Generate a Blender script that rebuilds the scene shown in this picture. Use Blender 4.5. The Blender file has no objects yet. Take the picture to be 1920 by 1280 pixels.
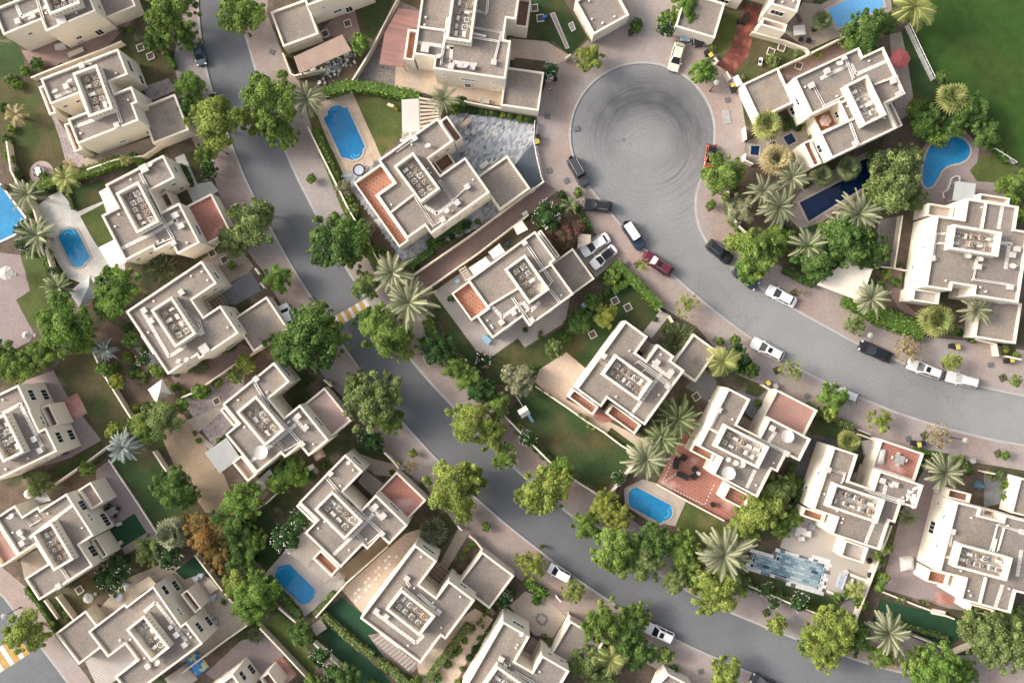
import bpy, bmesh, math, random
from mathutils import Vector, Matrix
from math import sin, cos, pi, radians as R, atan2, hypot

# ---------------------------------------------------------------- camera, sky, sun
scene = bpy.context.scene
COL = scene.collection
H = 135.0            # flying height, metres
S = 0.087            # metres on the ground per survey unit
cam = bpy.data.objects.new('camera', bpy.data.cameras.new('camera'))
COL.objects.link(cam)
cam.location = (0, 0, H)
cam.rotation_euler = (0, 0, 0)
cam.data.sensor_width = 36.0
cam.data.lens = 36.0 * H / (1920 * S)
cam.data.clip_end = 3000
scene.camera = cam

SUN_EL, SUN_AZ = R(30), R(166)       # azimuth of the sun, counter-clockwise from +X
world = bpy.data.worlds.new('World'); scene.world = world
world.use_nodes = True
_wn = world.node_tree.nodes; _wl = world.node_tree.links
_sky = _wn.new('ShaderNodeTexSky'); _sky.sky_type = 'NISHITA'
_sky.sun_disc = False; _sky.sun_elevation = SUN_EL
_sky.sun_rotation = R(90) - SUN_AZ
_sky.dust_density = 6.0; _sky.air_density = 1.0; _sky.ozone_density = 1.0
_hs = _wn.new('ShaderNodeHueSaturation'); _hs.inputs['Saturation'].default_value = 0.42      # hazy, whitish sky
_wl.new(_sky.outputs[0], _hs.inputs['Color']); _wl.new(_hs.outputs[0], _wn['Background'].inputs[0])
_wn['Background'].inputs[1].default_value = 0.15
_sl = bpy.data.lights.new('sun', 'SUN'); _sl.energy = 1.42; _sl.angle = R(14)
_sl.color = (1.0, 0.90, 0.76)
sun = bpy.data.objects.new('sun', _sl); COL.objects.link(sun)
_d = Vector((cos(SUN_EL) * cos(SUN_AZ), cos(SUN_EL) * sin(SUN_AZ), sin(SUN_EL)))
sun.rotation_euler = _d.to_track_quat('Z', 'Y').to_euler()
sun.location = _d * 200
scene.view_settings.view_transform = 'Standard'
scene.view_settings.look = 'None'
scene.view_settings.gamma = 1
scene.view_settings.exposure = 0.92
scene.cycles.max_bounces = 6
scene.cycles.transparent_max_bounces = 8

# ---------------------------------------------------------------- helpers
def P(u, v, z=0.12):
    """survey point -> metres, for a point at height z"""
    k = S * (H - z) / H
    return Vector(((u - 960) * k, (640 - v) * k, z))
def PL(pts, z=0.12): return [P(u, v, z) for u, v in pts]

def tag(o, label=None, cat=None, group=None, kind=None):
    if label: o['label'] = label
    if cat: o['category'] = cat
    if group: o['group'] = group
    if kind: o['kind'] = kind
    return o
def empty(name, loc=(0, 0, 0), rz=0):
    o = bpy.data.objects.new(name, None); COL.objects.link(o)
    o.location = loc; o.rotation_euler = (0, 0, rz); o.empty_display_size = 0.3
    return o
def link(name, me, parent=None, loc=None):
    o = bpy.data.objects.new(name, me); COL.objects.link(o)
    if parent: o.parent = parent
    if loc is not None: o.location = loc
    return o
def copy_tree(o, parent=None):
    c = o.copy(); COL.objects.link(c)
    if parent: c.parent = parent
    for ch in [x for x in o.children]: copy_tree(ch, c)
    return c

class MB:
    """collects faces; build() links them as one mesh object"""
    def __init__(s): s.v = []; s.f = []; s.m = []; s.smooth = False
    def face(s, pts, m=0):
        i = len(s.v); s.v += [tuple(p) for p in pts]; s.f.append(list(range(i, i + len(pts)))); s.m.append(m)
    def grid(s, rings, closed=True, m=0):
        i = len(s.v); n = len(rings[0])
        for r in rings: s.v += [tuple(p) for p in r]
        for a in range(len(rings) - 1):
            for b in range(n if closed else n - 1):
                c = (b + 1) % n
                s.f.append([i + a * n + b, i + a * n + c, i + (a + 1) * n + c, i + (a + 1) * n + b]); s.m.append(m)
    def box(s, c, d, rz=0, m=0):
        x, y, z = c; a, b, h = d[0] / 2, d[1] / 2, d[2] / 2
        q = []
        for sx, sy in ((-a, -b), (a, -b), (a, b), (-a, b)):
            q.append((x + sx * cos(rz) - sy * sin(rz), y + sx * sin(rz) + sy * cos(rz)))
        s.prism(q, z - h, z + h, m)
    def prism(s, poly, z0, z1, m=0, top=True, bottom=True):
        poly = ccw(poly)
        n = len(poly); i = len(s.v)
        s.v += [(p[0], p[1], z0) for p in poly] + [(p[0], p[1], z1) for p in poly]
        for k in range(n):
            l = (k + 1) % n
            s.f.append([i + k, i + l, i + n + l, i + n + k]); s.m.append(m)
        if top: s.f.append([i + n + k for k in range(n)]); s.m.append(m)
        if bottom: s.f.append([i + k for k in range(n - 1, -1, -1)]); s.m.append(m)
    def ring(s, outer, inner, z0, z1, zin, m=0):
        """outer wall z0..z1, flat rim, inner face down to zin"""
        n = len(outer)
        for k in range(n):
            l = (k + 1) % n
            o0, o1, i0, i1 = outer[k], outer[l], inner[k], inner[l]
            s.face([(o0[0], o0[1], z0), (o1[0], o1[1], z0), (o1[0], o1[1], z1), (o0[0], o0[1], z1)], m)
            s.face([(o0[0], o0[1], z1), (o1[0], o1[1], z1), (i1[0], i1[1], z1), (i0[0], i0[1], z1)], m)
            s.face([(i0[0], i0[1], z1), (i1[0], i1[1], z1), (i1[0], i1[1], zin), (i0[0], i0[1], zin)], m)
    def tube(s, pts, r, n=6, m=0, r2=None):
        pts = [Vector(p) for p in pts]; rings = []
        for k, p in enumerate(pts):
            t = (pts[min(k + 1, len(pts) - 1)] - pts[max(k - 1, 0)]).normalized()
            a = t.orthogonal().normalized(); b = t.cross(a)
            rr = r if r2 is None else r + (r2 - r) * k / max(1, len(pts) - 1)
            rings.append([p + a * cos(2 * pi * j / n) * rr + b * sin(2 * pi * j / n) * rr for j in range(n)])
        s.grid(rings, True, m); s.face(rings[0][::-1], m); s.face(rings[-1], m)
    def lathe(s, c, prof, n=16, m=0):
        s.grid([[(c[0] + r * cos(2 * pi * j / n), c[1] + r * sin(2 * pi * j / n), c[2] + z) for j in range(n)] for r, z in prof], True, m)
    def mesh(s, name, mats):
        me = bpy.data.meshes.new(name); me.from_pydata(s.v, [], s.f)
        for mt in (mats if isinstance(mats, (list, tuple)) else [mats]): me.materials.append(mt)
        if any(s.m): me.polygons.foreach_set('material_index', s.m)
        if s.smooth: me.polygons.foreach_set('use_smooth', [True] * len(s.f))
        me.update(); return me
    def build(s, name, mats, parent=None, loc=None, bevel=0, local=True):
        """bevel rounds the edges; with a parent the coordinates are taken as relative to it"""
        me = s.mesh(name, mats)
        if bevel:
            bm = bmesh.new(); bm.from_mesh(me)
            bmesh.ops.remove_doubles(bm, verts=bm.verts, dist=1e-4)
            bmesh.ops.bevel(bm, geom=[e for e in bm.edges if len(e.link_faces) == 2 and e.calc_face_angle(0) > 0.5], offset=bevel, segments=2, affect='EDGES', clamp_overlap=True)
            bm.to_mesh(me); bm.free()
        return link(name, me, parent, loc)

def area(p):
    return 0.5 * sum(p[k][0] * p[(k + 1) % len(p)][1] - p[(k + 1) % len(p)][0] * p[k][1] for k in range(len(p)))
def ccw(p):
    return list(p) if area(p) > 0 else list(p)[::-1]
def inset(poly, t):
    """inward offset of a counter-clockwise polygon"""
    n = len(poly); out = []
    for k in range(n):
        a, b, c = Vector(poly[k - 1][:2]), Vector(poly[k][:2]), Vector(poly[(k + 1) % n][:2])
        d1, d2 = (b - a).normalized(), (c - b).normalized()
        n1, n2 = Vector((-d1.y, d1.x)), Vector((-d2.y, d2.x))
        q = 1 + n1.dot(n2)
        m = (n1 + n2) / (q if abs(q) > 0.2 else 0.2)
        out.append((b.x + m.x * t, b.y + m.y * t))
    return out
def rectify(pts, th=None):
    """square up a traced outline"""
    p = [Vector((q[0], q[1])) for q in pts]; n = len(p)
    if th is None:
        sx = sy = 0
        for k in range(n):
            d = p[(k + 1) % n] - p[k]; a = atan2(d.y, d.x); L = d.length ** 2
            sx += L * cos(4 * a); sy += L * sin(4 * a)
        th = atan2(sy, sx) / 4
    ux, uy = Vector((cos(th), sin(th))), Vector((-sin(th), cos(th)))
    loc = [(q.dot(ux), q.dot(uy)) for q in p]
    ed = []
    for k in range(n):
        a, b = loc[k], loc[(k + 1) % n]
        h = abs(b[0] - a[0]) > abs(b[1] - a[1])
        ed.append((h, (a[1] + b[1]) / 2 if h else (a[0] + b[0]) / 2))
    out = []
    for k in range(n):
        e0, e1 = ed[k - 1], ed[k]; x, y = loc[k]
        for e in (e0, e1):
            if e[0]: y = e[1]
            else: x = e[1]
        if e0[0] == e1[0]: x, y = (x, (e0[1] + e1[1]) / 2) if e0[0] else ((e0[1] + e1[1]) / 2, y)
        out.append(tuple(ux * x + uy * y))
    return ccw(out), th
def smooth_line(pts, it=2, closed=False):
    p = [Vector(q) for q in pts]
    for _ in range(it):
        o = [] if closed else [p[0]]
        for k in range(len(p) if closed else len(p) - 1):
            a, b = p[k], p[(k + 1) % len(p)]
            o += [a * .75 + b * .25, a * .25 + b * .75]
        if not closed: o.append(p[-1])
        p = o
    return p
def offset_line(pts, t):
    out = []
    for k in range(len(pts)):
        a, b = Vector(pts[max(k - 1, 0)][:2]), Vector(pts[min(k + 1, len(pts) - 1)][:2])
        d = (b - a).normalized(); out.append(Vector((pts[k][0] - d.y * t, pts[k][1] + d.x * t)))
    return out
def strip_poly(pts, w):
    return [tuple(q) for q in offset_line(pts, w / 2)] + [tuple(q) for q in offset_line(pts, -w / 2)][::-1]

# ---------------------------------------------------------------- materials
MAT = {}
def mat(name, col, rough=0.85, var=(), brick=None, spec=0.3, metal=0, transl=0, attr=None, bump=0, vor=None, rings=None, two=None, stain=None, crack=None, emit=None, coat=0):
    """var: (scale, amount[, detail]) brightness noises; two: (colour, scale, lo, hi) patches of a second colour;
    brick: (colour2, mortar, scale, brick w, row h, mortar size, angle)"""
    m = bpy.data.materials.new(name); m.use_nodes = True; MAT[name] = m
    nt = m.node_tree; N = nt.nodes; L = nt.links; bs = N['Principled BSDF']
    bs.inputs['Roughness'].default_value = rough; bs.inputs['Metallic'].default_value = metal
    bs.inputs['Specular IOR Level'].default_value = spec
    if coat: bs.inputs['Coat Weight'].default_value = coat
    tc = N.new('ShaderNodeTexCoord'); vec = tc.outputs['Object']
    rgb = N.new('ShaderNodeRGB'); rgb.outputs[0].default_value = (*col, 1); cur = rgb.outputs[0]
    if brick:
        c2, mo, sc, bw, rh, ms, ang = brick
        mp = N.new('ShaderNodeMapping'); mp.inputs['Rotation'].default_value = (0, 0, ang); L.new(vec, mp.inputs[0])
        b = N.new('ShaderNodeTexBrick'); L.new(mp.outputs[0], b.inputs[0])
        b.inputs['Color1'].default_value = (*col, 1); b.inputs['Color2'].default_value = (*c2, 1); b.inputs['Mortar'].default_value = (*mo, 1)
        b.inputs['Scale'].default_value = sc; b.inputs['Brick Width'].default_value = bw; b.inputs['Row Height'].default_value = rh
        b.inputs['Mortar Size'].default_value = ms; b.inputs['Bias'].default_value = 0
        cur = b.outputs[0]
    def mix(a, bcol, fac, mode='MIX'):
        x = N.new('ShaderNodeMix'); x.data_type = 'RGBA'; x.blend_type = mode
        for s, val in ((0, fac), (6, a), (7, bcol)):
            if hasattr(val, 'is_output'): L.new(val, x.inputs[s])
            elif s == 0: x.inputs[0].default_value = val
            else: x.inputs[s].default_value = (*val, 1)
        return x.outputs[2]
    def noise(sc, det=2.0, vv=None):
        t = N.new('ShaderNodeTexNoise'); t.inputs['Scale'].default_value = sc; t.inputs['Detail'].default_value = det
        L.new(vv or vec, t.inputs['Vector']); return t.outputs['Fac']
    def rng(x, a, b, c, d):
        t = N.new('ShaderNodeMapRange'); L.new(x, t.inputs[0])
        for i, q in enumerate((a, b, c, d)): t.inputs[i + 1].default_value = q
        return t.outputs[0]
    for tw in (two or []):
        c2, sc, lo, hi = tw
        cur = mix(cur, c2, rng(noise(sc, 4), lo, hi, 0, 1))
    if vor:
        t = N.new('ShaderNodeTexVoronoi'); t.inputs['Scale'].default_value = vor[0]; L.new(vec, t.inputs['Vector'])
        sep = N.new('ShaderNodeSeparateColor'); L.new(t.outputs['Color'], sep.inputs[0])
        f = rng(sep.outputs[0], 0, 1, 1 - vor[1], 1 + vor[1])
        cm = N.new('ShaderNodeCombineColor'); [L.new(f, cm.inputs[i]) for i in range(3)]
        cur = mix(cur, cm.outputs[0], 1.0, 'MULTIPLY')
    for vv in var:
        f = rng(noise(vv[0], vv[2] if len(vv) > 2 else 3), 0.25, 0.75, 1 - vv[1], 1 + vv[1])
        cm = N.new('ShaderNodeCombineColor'); [L.new(f, cm.inputs[i]) for i in range(3)]
        cur = mix(cur, cm.outputs[0], 1.0, 'MULTIPLY')
    if crack:            # hairline cracks, only in places
        nd = N.new('ShaderNodeTexNoise'); nd.inputs['Scale'].default_value = .5; nd.inputs['Detail'].default_value = 4; L.new(vec, nd.inputs['Vector'])
        ad = N.new('ShaderNodeVectorMath'); ad.operation = 'MULTIPLY_ADD'; L.new(nd.outputs['Color'], ad.inputs[0]); ad.inputs[1].default_value = (3.5, 3.5, 0); L.new(vec, ad.inputs[2])
        vt = N.new('ShaderNodeTexVoronoi'); vt.feature = 'DISTANCE_TO_EDGE'; vt.inputs['Scale'].default_value = crack[0]; L.new(ad.outputs[0], vt.inputs['Vector'])
        mu = N.new('ShaderNodeMath'); mu.operation = 'MULTIPLY'; L.new(rng(vt.outputs['Distance'], 0.004, .016, crack[1], 0), mu.inputs[0]); L.new(rng(noise(.09, 2), .46, .56, 0, 1), mu.inputs[1])
        cur = mix(cur, (0.04, 0.04, 0.045), mu.outputs[0])
    if stain:            # rubber worn into the upper half of the turning circle
        cx, cy, r0, r1, amt = stain
        vm = N.new('ShaderNodeVectorMath'); vm.operation = 'DISTANCE'; L.new(vec, vm.inputs[0]); vm.inputs[1].default_value = (cx, cy, 0)
        sp = N.new('ShaderNodeSeparateXYZ'); L.new(vec, sp.inputs[0]); f = rng(vm.outputs['Value'], r0, r0 + 3, 0, 1)
        for q in (rng(vm.outputs['Value'], r1 - 4, r1, 1, 0), rng(sp.outputs[1], cy - 5, cy + 6, 0, 1), rng(noise(.35, 4), .3, .6, .6, 1)):
            mu = N.new('ShaderNodeMath'); mu.operation = 'MULTIPLY'; L.new(f, mu.inputs[0]); L.new(q, mu.inputs[1]); f = mu.outputs[0]
        mu = N.new('ShaderNodeMath'); mu.operation = 'MULTIPLY'; L.new(f, mu.inputs[0]); mu.inputs[1].default_value = amt
        cur = mix(cur, (0.06, 0.062, 0.07), mu.outputs[0])
    if rings:
        for cx, cy, r0, r1, amt in rings:
            vm = N.new('ShaderNodeVectorMath'); vm.operation = 'DISTANCE'; L.new(vec, vm.inputs[0]); vm.inputs[1].default_value = (cx, cy, 0)
            d = vm.outputs['Value']
            sb = N.new('ShaderNodeVectorMath'); sb.operation = 'SUBTRACT'; L.new(vec, sb.inputs[0]); sb.inputs[1].default_value = (cx, cy, 0)
            nm = N.new('ShaderNodeVectorMath'); nm.operation = 'NORMALIZE'; L.new(sb.outputs[0], nm.inputs[0])
            sc = N.new('ShaderNodeVectorMath'); sc.operation = 'SCALE'; L.new(nm.outputs[0], sc.inputs[0]); sc.inputs['Scale'].default_value = 0.9
            cb = N.new('ShaderNodeVectorMath'); cb.operation = 'ADD'; L.new(sc.outputs[0], cb.inputs[0])
            cz = N.new('ShaderNodeCombineXYZ'); mm = N.new('ShaderNodeMath'); mm.operation = 'MULTIPLY'; L.new(d, mm.inputs[0]); mm.inputs[1].default_value = 3.4
            L.new(mm.outputs[0], cz.inputs[2]); L.new(cz.outputs[0], cb.inputs[1])
            nz = noise(1.0, 3, cb.outputs[0])
            k = rng(nz, 0.45, 0.72, 0, 1)
            win = N.new('ShaderNodeMath'); win.operation = 'MULTIPLY'
            L.new(rng(d, r0, r0 + 3, 0, 1), win.inputs[0]); L.new(rng(d, r1 - 3, r1, 1, 0), win.inputs[1])
            # worn only over part of the circle
            nb = rng(noise(0.06, 1), 0.38, 0.6, 0.25, 1)
            w2 = N.new('ShaderNodeMath'); w2.operation = 'MULTIPLY'; L.new(win.outputs[0], w2.inputs[0]); L.new(nb, w2.inputs[1])
            w3 = N.new('ShaderNodeMath'); w3.operation = 'MULTIPLY'; L.new(w2.outputs[0], w3.inputs[0]); L.new(k, w3.inputs[1])
            w4 = N.new('ShaderNodeMath'); w4.operation = 'MULTIPLY'; L.new(w3.outputs[0], w4.inputs[0]); w4.inputs[1].default_value = amt
            cur = mix(cur, (0.035, 0.035, 0.04), w4.outputs[0])
    if attr:
        at = N.new('ShaderNodeAttribute'); at.attribute_name = 'tone'
        sp = N.new('ShaderNodeSeparateColor'); L.new(at.outputs['Color'], sp.inputs[0])
        cur = mix(cur, attr[0], sp.outputs[0])           # per-leaf hue
        f = rng(sp.outputs[1], 0, 1, 1 - attr[1], 1 + attr[1])
        cm = N.new('ShaderNodeCombineColor'); [L.new(f, cm.inputs[i]) for i in range(3)]
        cur = mix(cur, cm.outputs[0], 1.0, 'MULTIPLY')
    L.new(cur, bs.inputs['Base Color'])
    if bump:
        bp = N.new('ShaderNodeBump'); bp.inputs['Strength'].default_value = bump[1]; bp.inputs['Distance'].default_value = 0.05
        L.new(noise(bump[0], 3), bp.inputs['Height']); L.new(bp.outputs[0], bs.inputs['Normal'])
    if transl:
        tr = N.new('ShaderNodeBsdfTranslucent'); L.new(cur, tr.inputs[0])
        mx = N.new('ShaderNodeMixShader'); mx.inputs[0].default_value = transl
        L.new(bs.outputs[0], mx.inputs[1]); L.new(tr.outputs[0], mx.inputs[2]); L.new(mx.outputs[0], N['Material Output'].inputs[0])
    return m

CX, CY = P(1205, 253, 0).x, P(1205, 253, 0).y
mat('asphalt_shaded', (0.138, 0.141, 0.150), 0.9, [(0.05, 0.22, 2), (0.3, .07, 3), (3.5, .14, 3), (9, .14, 2)], crack=(.11, .15))  # tree shade and lens vignetting are painted into this darker asphalt
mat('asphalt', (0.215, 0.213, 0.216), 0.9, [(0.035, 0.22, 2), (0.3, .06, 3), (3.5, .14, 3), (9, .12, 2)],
    rings=[(CX + .6, CY - .9, 3.2, 11.8, .6), (CX + 3.0, CY - 6, 4, 13, .22)], stain=(CX + .6, CY - .9, 3.0, 12.3, .85), crack=(.16, .18))  # lighter, unshaded copy of the road asphalt; the tyre marks are wear
mat('paver', (0.355, 0.278, 0.236), 0.9, [(0.05, .16, 2), (0.5, .08, 3), (3.0, .12, 3)], two=[((0.315, 0.275, 0.262), 0.08, .42, .6), ((0.32, .215, .185), 0.11, .55, .75)],
    brick=((0.315, 0.243, 0.218), (0.235, 0.19, 0.172), 3.0, .6, .3, .03, .5))
mat('kerb', (0.370, 0.352, 0.339), 0.9, [(0.8, .12), (5, .1)])
mat('sand_ground', (0.42, 0.34, 0.26), 0.95, [(0.02, .15), (3, .2)])
mat('wall', (0.745, 0.67, 0.555), 0.9, [(0.25, .05), (1.5, .04)])
mat('wall_pale', (0.80, 0.735, 0.63), 0.9, [(0.25, .05), (1.5, .04)])
mat('yard_wall', (0.616, 0.546, 0.440), 0.92, [(0.25, .1), (1.5, .06)])
mat('coping_wall', (0.70, 0.63, 0.52), 0.9, [(.4, .12), (3, .1)])
mat('gravel_roof', (0.225, 0.192, 0.168), 0.95, [(0.12, .15), (.6, .06, 4), (5.5, .2, 3)], vor=(7, .15), two=[((0.265, .218, .175), .18, .45, .7), ((.165, .148, .138), .33, .56, .74)])
mat('gravel_yard', (0.205, 0.178, 0.165), 0.95, [(0.12, .13), (4.5, .30, 3)], vor=(6, .2))
mat('roof_tile_grey', (0.62, 0.58, 0.52), 0.9, [(.8, .1)], brick=((0.58, .54, .49), (.42, .39, .35), 1.0, .6, .6, .02, .5))
mat('plant_deck', (0.50, 0.455, 0.40), 0.9, [(.6, .25), (4, .12)], brick=((0.42, .37, .33), (.22, .19, .17), 1.0, .7, .7, .035, .55))
mat('white_metal', (0.70, 0.67, 0.62), 0.5, [(2, .06)])
mat('dish', (0.50, 0.475, 0.44), 0.6, [(3, .1)])
mat('ac_body', (0.62, 0.59, 0.54), 0.55, [(2, .15)])
mat('ac_rust', (0.40, 0.31, 0.24), 0.7, [(2, .25)])
mat('dark_metal', (0.045, 0.045, 0.05), 0.5)
mat('louvre_dark', (0.30, 0.26, 0.22), 0.8)
mat('frame', (0.70, 0.68, 0.64), 0.5)
mat('glass', (0.012, 0.015, 0.019), 0.22, spec=0.35)
TE = (0.285, 0.132, 0.095)
mat('terracotta', TE, 0.85, [(.5, .12), (3, .08)], brick=((0.264, 0.108, 0.068), (0.400, 0.240, 0.176), 1.0, .6, .6, .028, .55))
mat('red_tile', (0.320, 0.132, 0.100), 0.85, [(.3, .12), (3, .08)], brick=((0.296, 0.120, 0.092), (0.416, 0.264, 0.216), 1.0, .55, .55, .02, .52), two=[((0.52, .34, .30), .25, .55, .72)])
mat('brown_tile', (0.20, 0.11, 0.085), 0.85, [(.5, .12), (3, .08)], brick=((0.18, .095, .075), (.25, .15, .12), 1.0, .6, .6, .03, .55))
mat('pink_tile', (0.376, 0.280, 0.252), 0.85, [(.35, .1), (4, .1)], two=[((0.38, .24, .20), .3, .55, .7)])
mat('pink_red_tile', (0.352, 0.196, 0.160), 0.85, [(.35, .1), (4, .1)], brick=((0.336, 0.184, 0.152), (0.400, 0.256, 0.216), 1.0, .5, .5, .03, .5))
mat('lawn_dry', (0.085, 0.072, 0.034), 0.95, [(0.35, .25, 4), (3, .22, 3), (8, .2)], two=[((0.05, 0.070, 0.021), .22, .45, .62)], bump=(6, .5))
mat('lawn_olive', (0.074, 0.096, 0.026), 0.95, [(0.35, .22, 4), (3, .2, 3), (8, .2)], two=[((0.13, 0.115, 0.045), .2, .52, .7)], bump=(6, .5))
mat('lawn_green', (0.036, 0.064, 0.021), 0.95, [(0.3, .25, 4), (3, .2, 3), (8, .2)], two=[((0.078, 0.068, 0.028), .16, .47, .66)], bump=(6, .5))
mat('golf_grass', (0.027, 0.066, 0.010), 0.95, [(0.10, .3, 4), (.6, .2, 4), (6, .25)], two=[((0.038, 0.064, 0.012), .12, .48, .65)], bump=(6, .4))
mat('turf', (0.020, 0.060, 0.030), 0.95, [(0.2, .12), (5, .2)])
mat('yard_mix', (0.115, 0.085, 0.064), 0.95, [(0.5, .2), (4, .25)], two=[((0.045, .055, .02), .14, .44, .6), ((.18, .14, .11), .3, .56, .7)])
mat('soil', (0.115, 0.082, 0.06), 0.95, [(0.5, .25), (4, .3)], two=[((0.08, .085, .035), .6, .55, .7)])
mat('sand', (0.352, 0.264, 0.180), 0.95, [(0.3, .15), (4, .2)], two=[((0.33, .235, .155), .25, .5, .7)])
mat('sand_light', (0.480, 0.380, 0.300), 0.95, [(0.3, .1), (3, .14)], two=[((0.50, .36, .26), .3, .55, .7)])
mat('beige_tile', (0.432, 0.364, 0.300), 0.9, [(0.4, .1), (4, .12)], brick=((0.400, 0.336, 0.276), (0.320, 0.264, 0.216), 1.0, .5, .5, .02, .5))
mat('beige_deck', (0.480, 0.384, 0.292), 0.85, [(0.6, .14), (4, .12)], brick=((0.424, 0.320, 0.228), (0.360, 0.272, 0.200), 1.0, .9, .2, .012, 1.1))
mat('white_paver', (0.581, 0.554, 0.515), 0.85, [(0.3, .08), (4, .08)], brick=((0.504, 0.480, 0.444), (0.416, 0.392, 0.368), 1.0, .6, .6, .018, .4))
mat('pale_paver', (0.448, 0.400, 0.368), 0.88, [(0.3, .1), (4, .1)], brick=((0.416, 0.376, 0.344), (0.288, 0.248, 0.232), 1.0, .4, .4, .035, .56))
mat('tan_paver', (0.368, 0.300, 0.240), 0.9, [(0.3, .12), (3, .16)], brick=((0.336, 0.276, 0.220), (0.264, 0.212, 0.168), 1.0, .4, .22, .02, .7))
mat('taupe_patio', (0.400, 0.356, 0.312), 0.85, [(0.3, .05), (6, .08)])
mat('lilac_paver', (0.300, 0.240, 0.232), 0.9, [(0.3, .1), (4, .12)], brick=((0.272, 0.212, 0.210), (0.232, 0.188, 0.180), 1.0, .4, .22, .03, .5))
mat('lilac_diamond', (0.344, 0.292, 0.280), 0.9, [(0.3, .1)], brick=((0.216, 0.172, 0.188), (0.320, 0.272, 0.264), 1.0, .55, .55, .06, 1.3))
mat('slate_paver', (0.25, 0.265, 0.29), 0.8, [(0.3, .1), (4, .1)], brick=((0.42, .42, .425), (.20, .20, .215), 1.0, .95, .5, .02, .95), vor=(1.1, .3))
mat('slate_small', (0.184, 0.192, 0.208), 0.85, [(0.3, .1), (5, .14)], brick=((0.232, 0.232, 0.240), (0.136, 0.136, 0.144), 1.0, .5, .5, .04, .56))
mat('blue_drive', (0.092, 0.108, 0.128), 0.75, [(0.25, .22), (3, .1)])  # colour of the painted garage shadow on the slate
mat('charcoal_slab', (0.085, 0.085, 0.092), 0.8, [(.5, .1)], brick=((0.075, .075, .08), (.035, .035, .035), 1.0, 1.1, .9, .03, .35))
mat('brick_path', (0.285, 0.20, 0.178), 0.9, [(0.3, .12), (4, .14)], brick=((0.25, 0.175, 0.155), (0.184, 0.120, 0.104), 1.0, .35, .2, .03, .3))
mat('stamped_red', (0.155, 0.048, 0.036), 0.7, [(0.5, .15), (3, .1)], vor=(1.4, .28), two=[((0.26, .095, .065), .5, .5, .65)])
mat('slab_grey', (0.19, 0.185, 0.185), 0.8, [(.6, .15)])
mat('stone_deck', (0.320, 0.268, 0.228), 0.85, [(.5, .14), (4, .1)], brick=((0.288, 0.240, 0.204), (0.232, 0.192, 0.160), 1.0, .6, .6, .02, .42))
mat('yellow_paint', (0.44, 0.275, 0.075), 0.8, [(1.5, .15), (6, .1)])
mat('white_paint', (0.55, 0.525, 0.48), 0.8, [(1.5, .12), (6, .1)])
mat('pool_blue', (0.010, 0.150, 0.335), 0.1, [(0.2, .15), (1.6, .10), (4, .14)], spec=.5)  # finest noise paints caustic light into the water colour
mat('pool_mid', (0.016, 0.195, 0.40), 0.1, [(0.2, .15), (1.6, .10), (4, .14)], spec=.5)  # caustic ripples of light painted in by the finest noise
mat('pool_step', (0.07, 0.31, 0.52), 0.15, [(2, .1)], spec=.5)
mat('pool_light', (0.13, 0.36, 0.64), 0.1, [(0.25, .05), (4, .14)], spec=.5)  # same painted caustic mottling in the finest noise
mat('pool_navy', (0.004, 0.017, 0.060), 0.06, [(0.3, .15)], spec=.5)
mat('pool_mosaic', (0.23, 0.335, 0.39), 0.12, [(0.3, .1)], brick=((0.035, .055, .075), (.2, .29, .33), 1.0, 1.15, .48, .0, -.28), two=[((0.20, .33, .40), .35, .42, .6)], spec=.5)
for _n, _c in [('slab_dark', (.05, .065, .08)), ('slab_mid', (.13, .19, .23)), ('slab_light', (.28, .36, .39)), ('slab_pale', (.40, .47, .48)), ('slab_blue', (.16, .25, .30)), ('slab_white', (.62, .61, .60)), ('slab_brown', (.16, .13, .12)),
               ('slate_a', (0.155, 0.167, 0.189)), ('slate_b', (0.271, 0.287, 0.318)), ('slate_c', (0.403, 0.419, 0.442)), ('slate_d', (0.512, 0.504, 0.496)), ('slate_e', (0.341, 0.310, 0.302))]:
    mat(_n, _c, 0.2 if _n[:5] == 'slab_' else .8, [(1.2, .08), (6, .08)])
mat('mosaic_edge', (0.72, 0.70, 0.68), 0.6, brick=((0.22, .19, .18), (.6, .58, .55), 1.0, .9, .5, .0, -.28))
mat('coping', (0.400, 0.336, 0.288), 0.8, [(.7, .1), (4, .1)])
mat('coping_white', (0.66, 0.63, 0.585), 0.8, [(.7, .08)])
mat('timber', (0.320, 0.276, 0.240), 0.85, [(.5, .15), (5, .15)])
mat('timber_dark', (0.17, 0.12, 0.10), 0.8, [(.5, .15)])
mat('timber_cream', (0.45, 0.385, 0.31), 0.8, [(.5, .08)])
mat('canopy_pink', (0.20, 0.118, 0.108), 0.9, [(.25, .1), (3, .08)], brick=((0.280, 0.152, 0.132), (0.216, 0.116, 0.104), 1.0, 9, .42, .02, .2))
mat('roof_clay', (0.440, 0.320, 0.264), 0.85, [(.5, .1), (4, .1)])
mat('fabric_white', (0.49, 0.465, 0.435), 0.9, [(.6, .06)])
mat('fabric_grey', (0.42, 0.43, 0.43), 0.9, [(.6, .1)])
mat('fabric_red', (0.26, 0.07, 0.075), 0.9, [(.8, .08)])
mat('fabric_tan', (0.40, 0.28, 0.235), 0.9)
mat('fabric_blue_grey', (0.36, 0.385, 0.45), 0.9, [(2, .1)])
mat('black_plastic', (0.022, 0.023, 0.026), 0.5)
mat('wicker_dark', (0.035, 0.033, 0.032), 0.7)
mat('yellow_plastic', (0.55, 0.47, 0.10), 0.5)
mat('blue_plastic', (0.05, 0.19, 0.45), 0.5)
mat('slide_blue', (0.22, 0.36, 0.50), 0.4)
mat('tarp_blue', (0.05, 0.22, 0.50), 0.6, two=[((0.55, .58, .30), .9, .55, .57)])
mat('tarp_beige', (0.50, 0.43, 0.37), 0.8, [(.6, .15)], bump=(2, .6))
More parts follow.
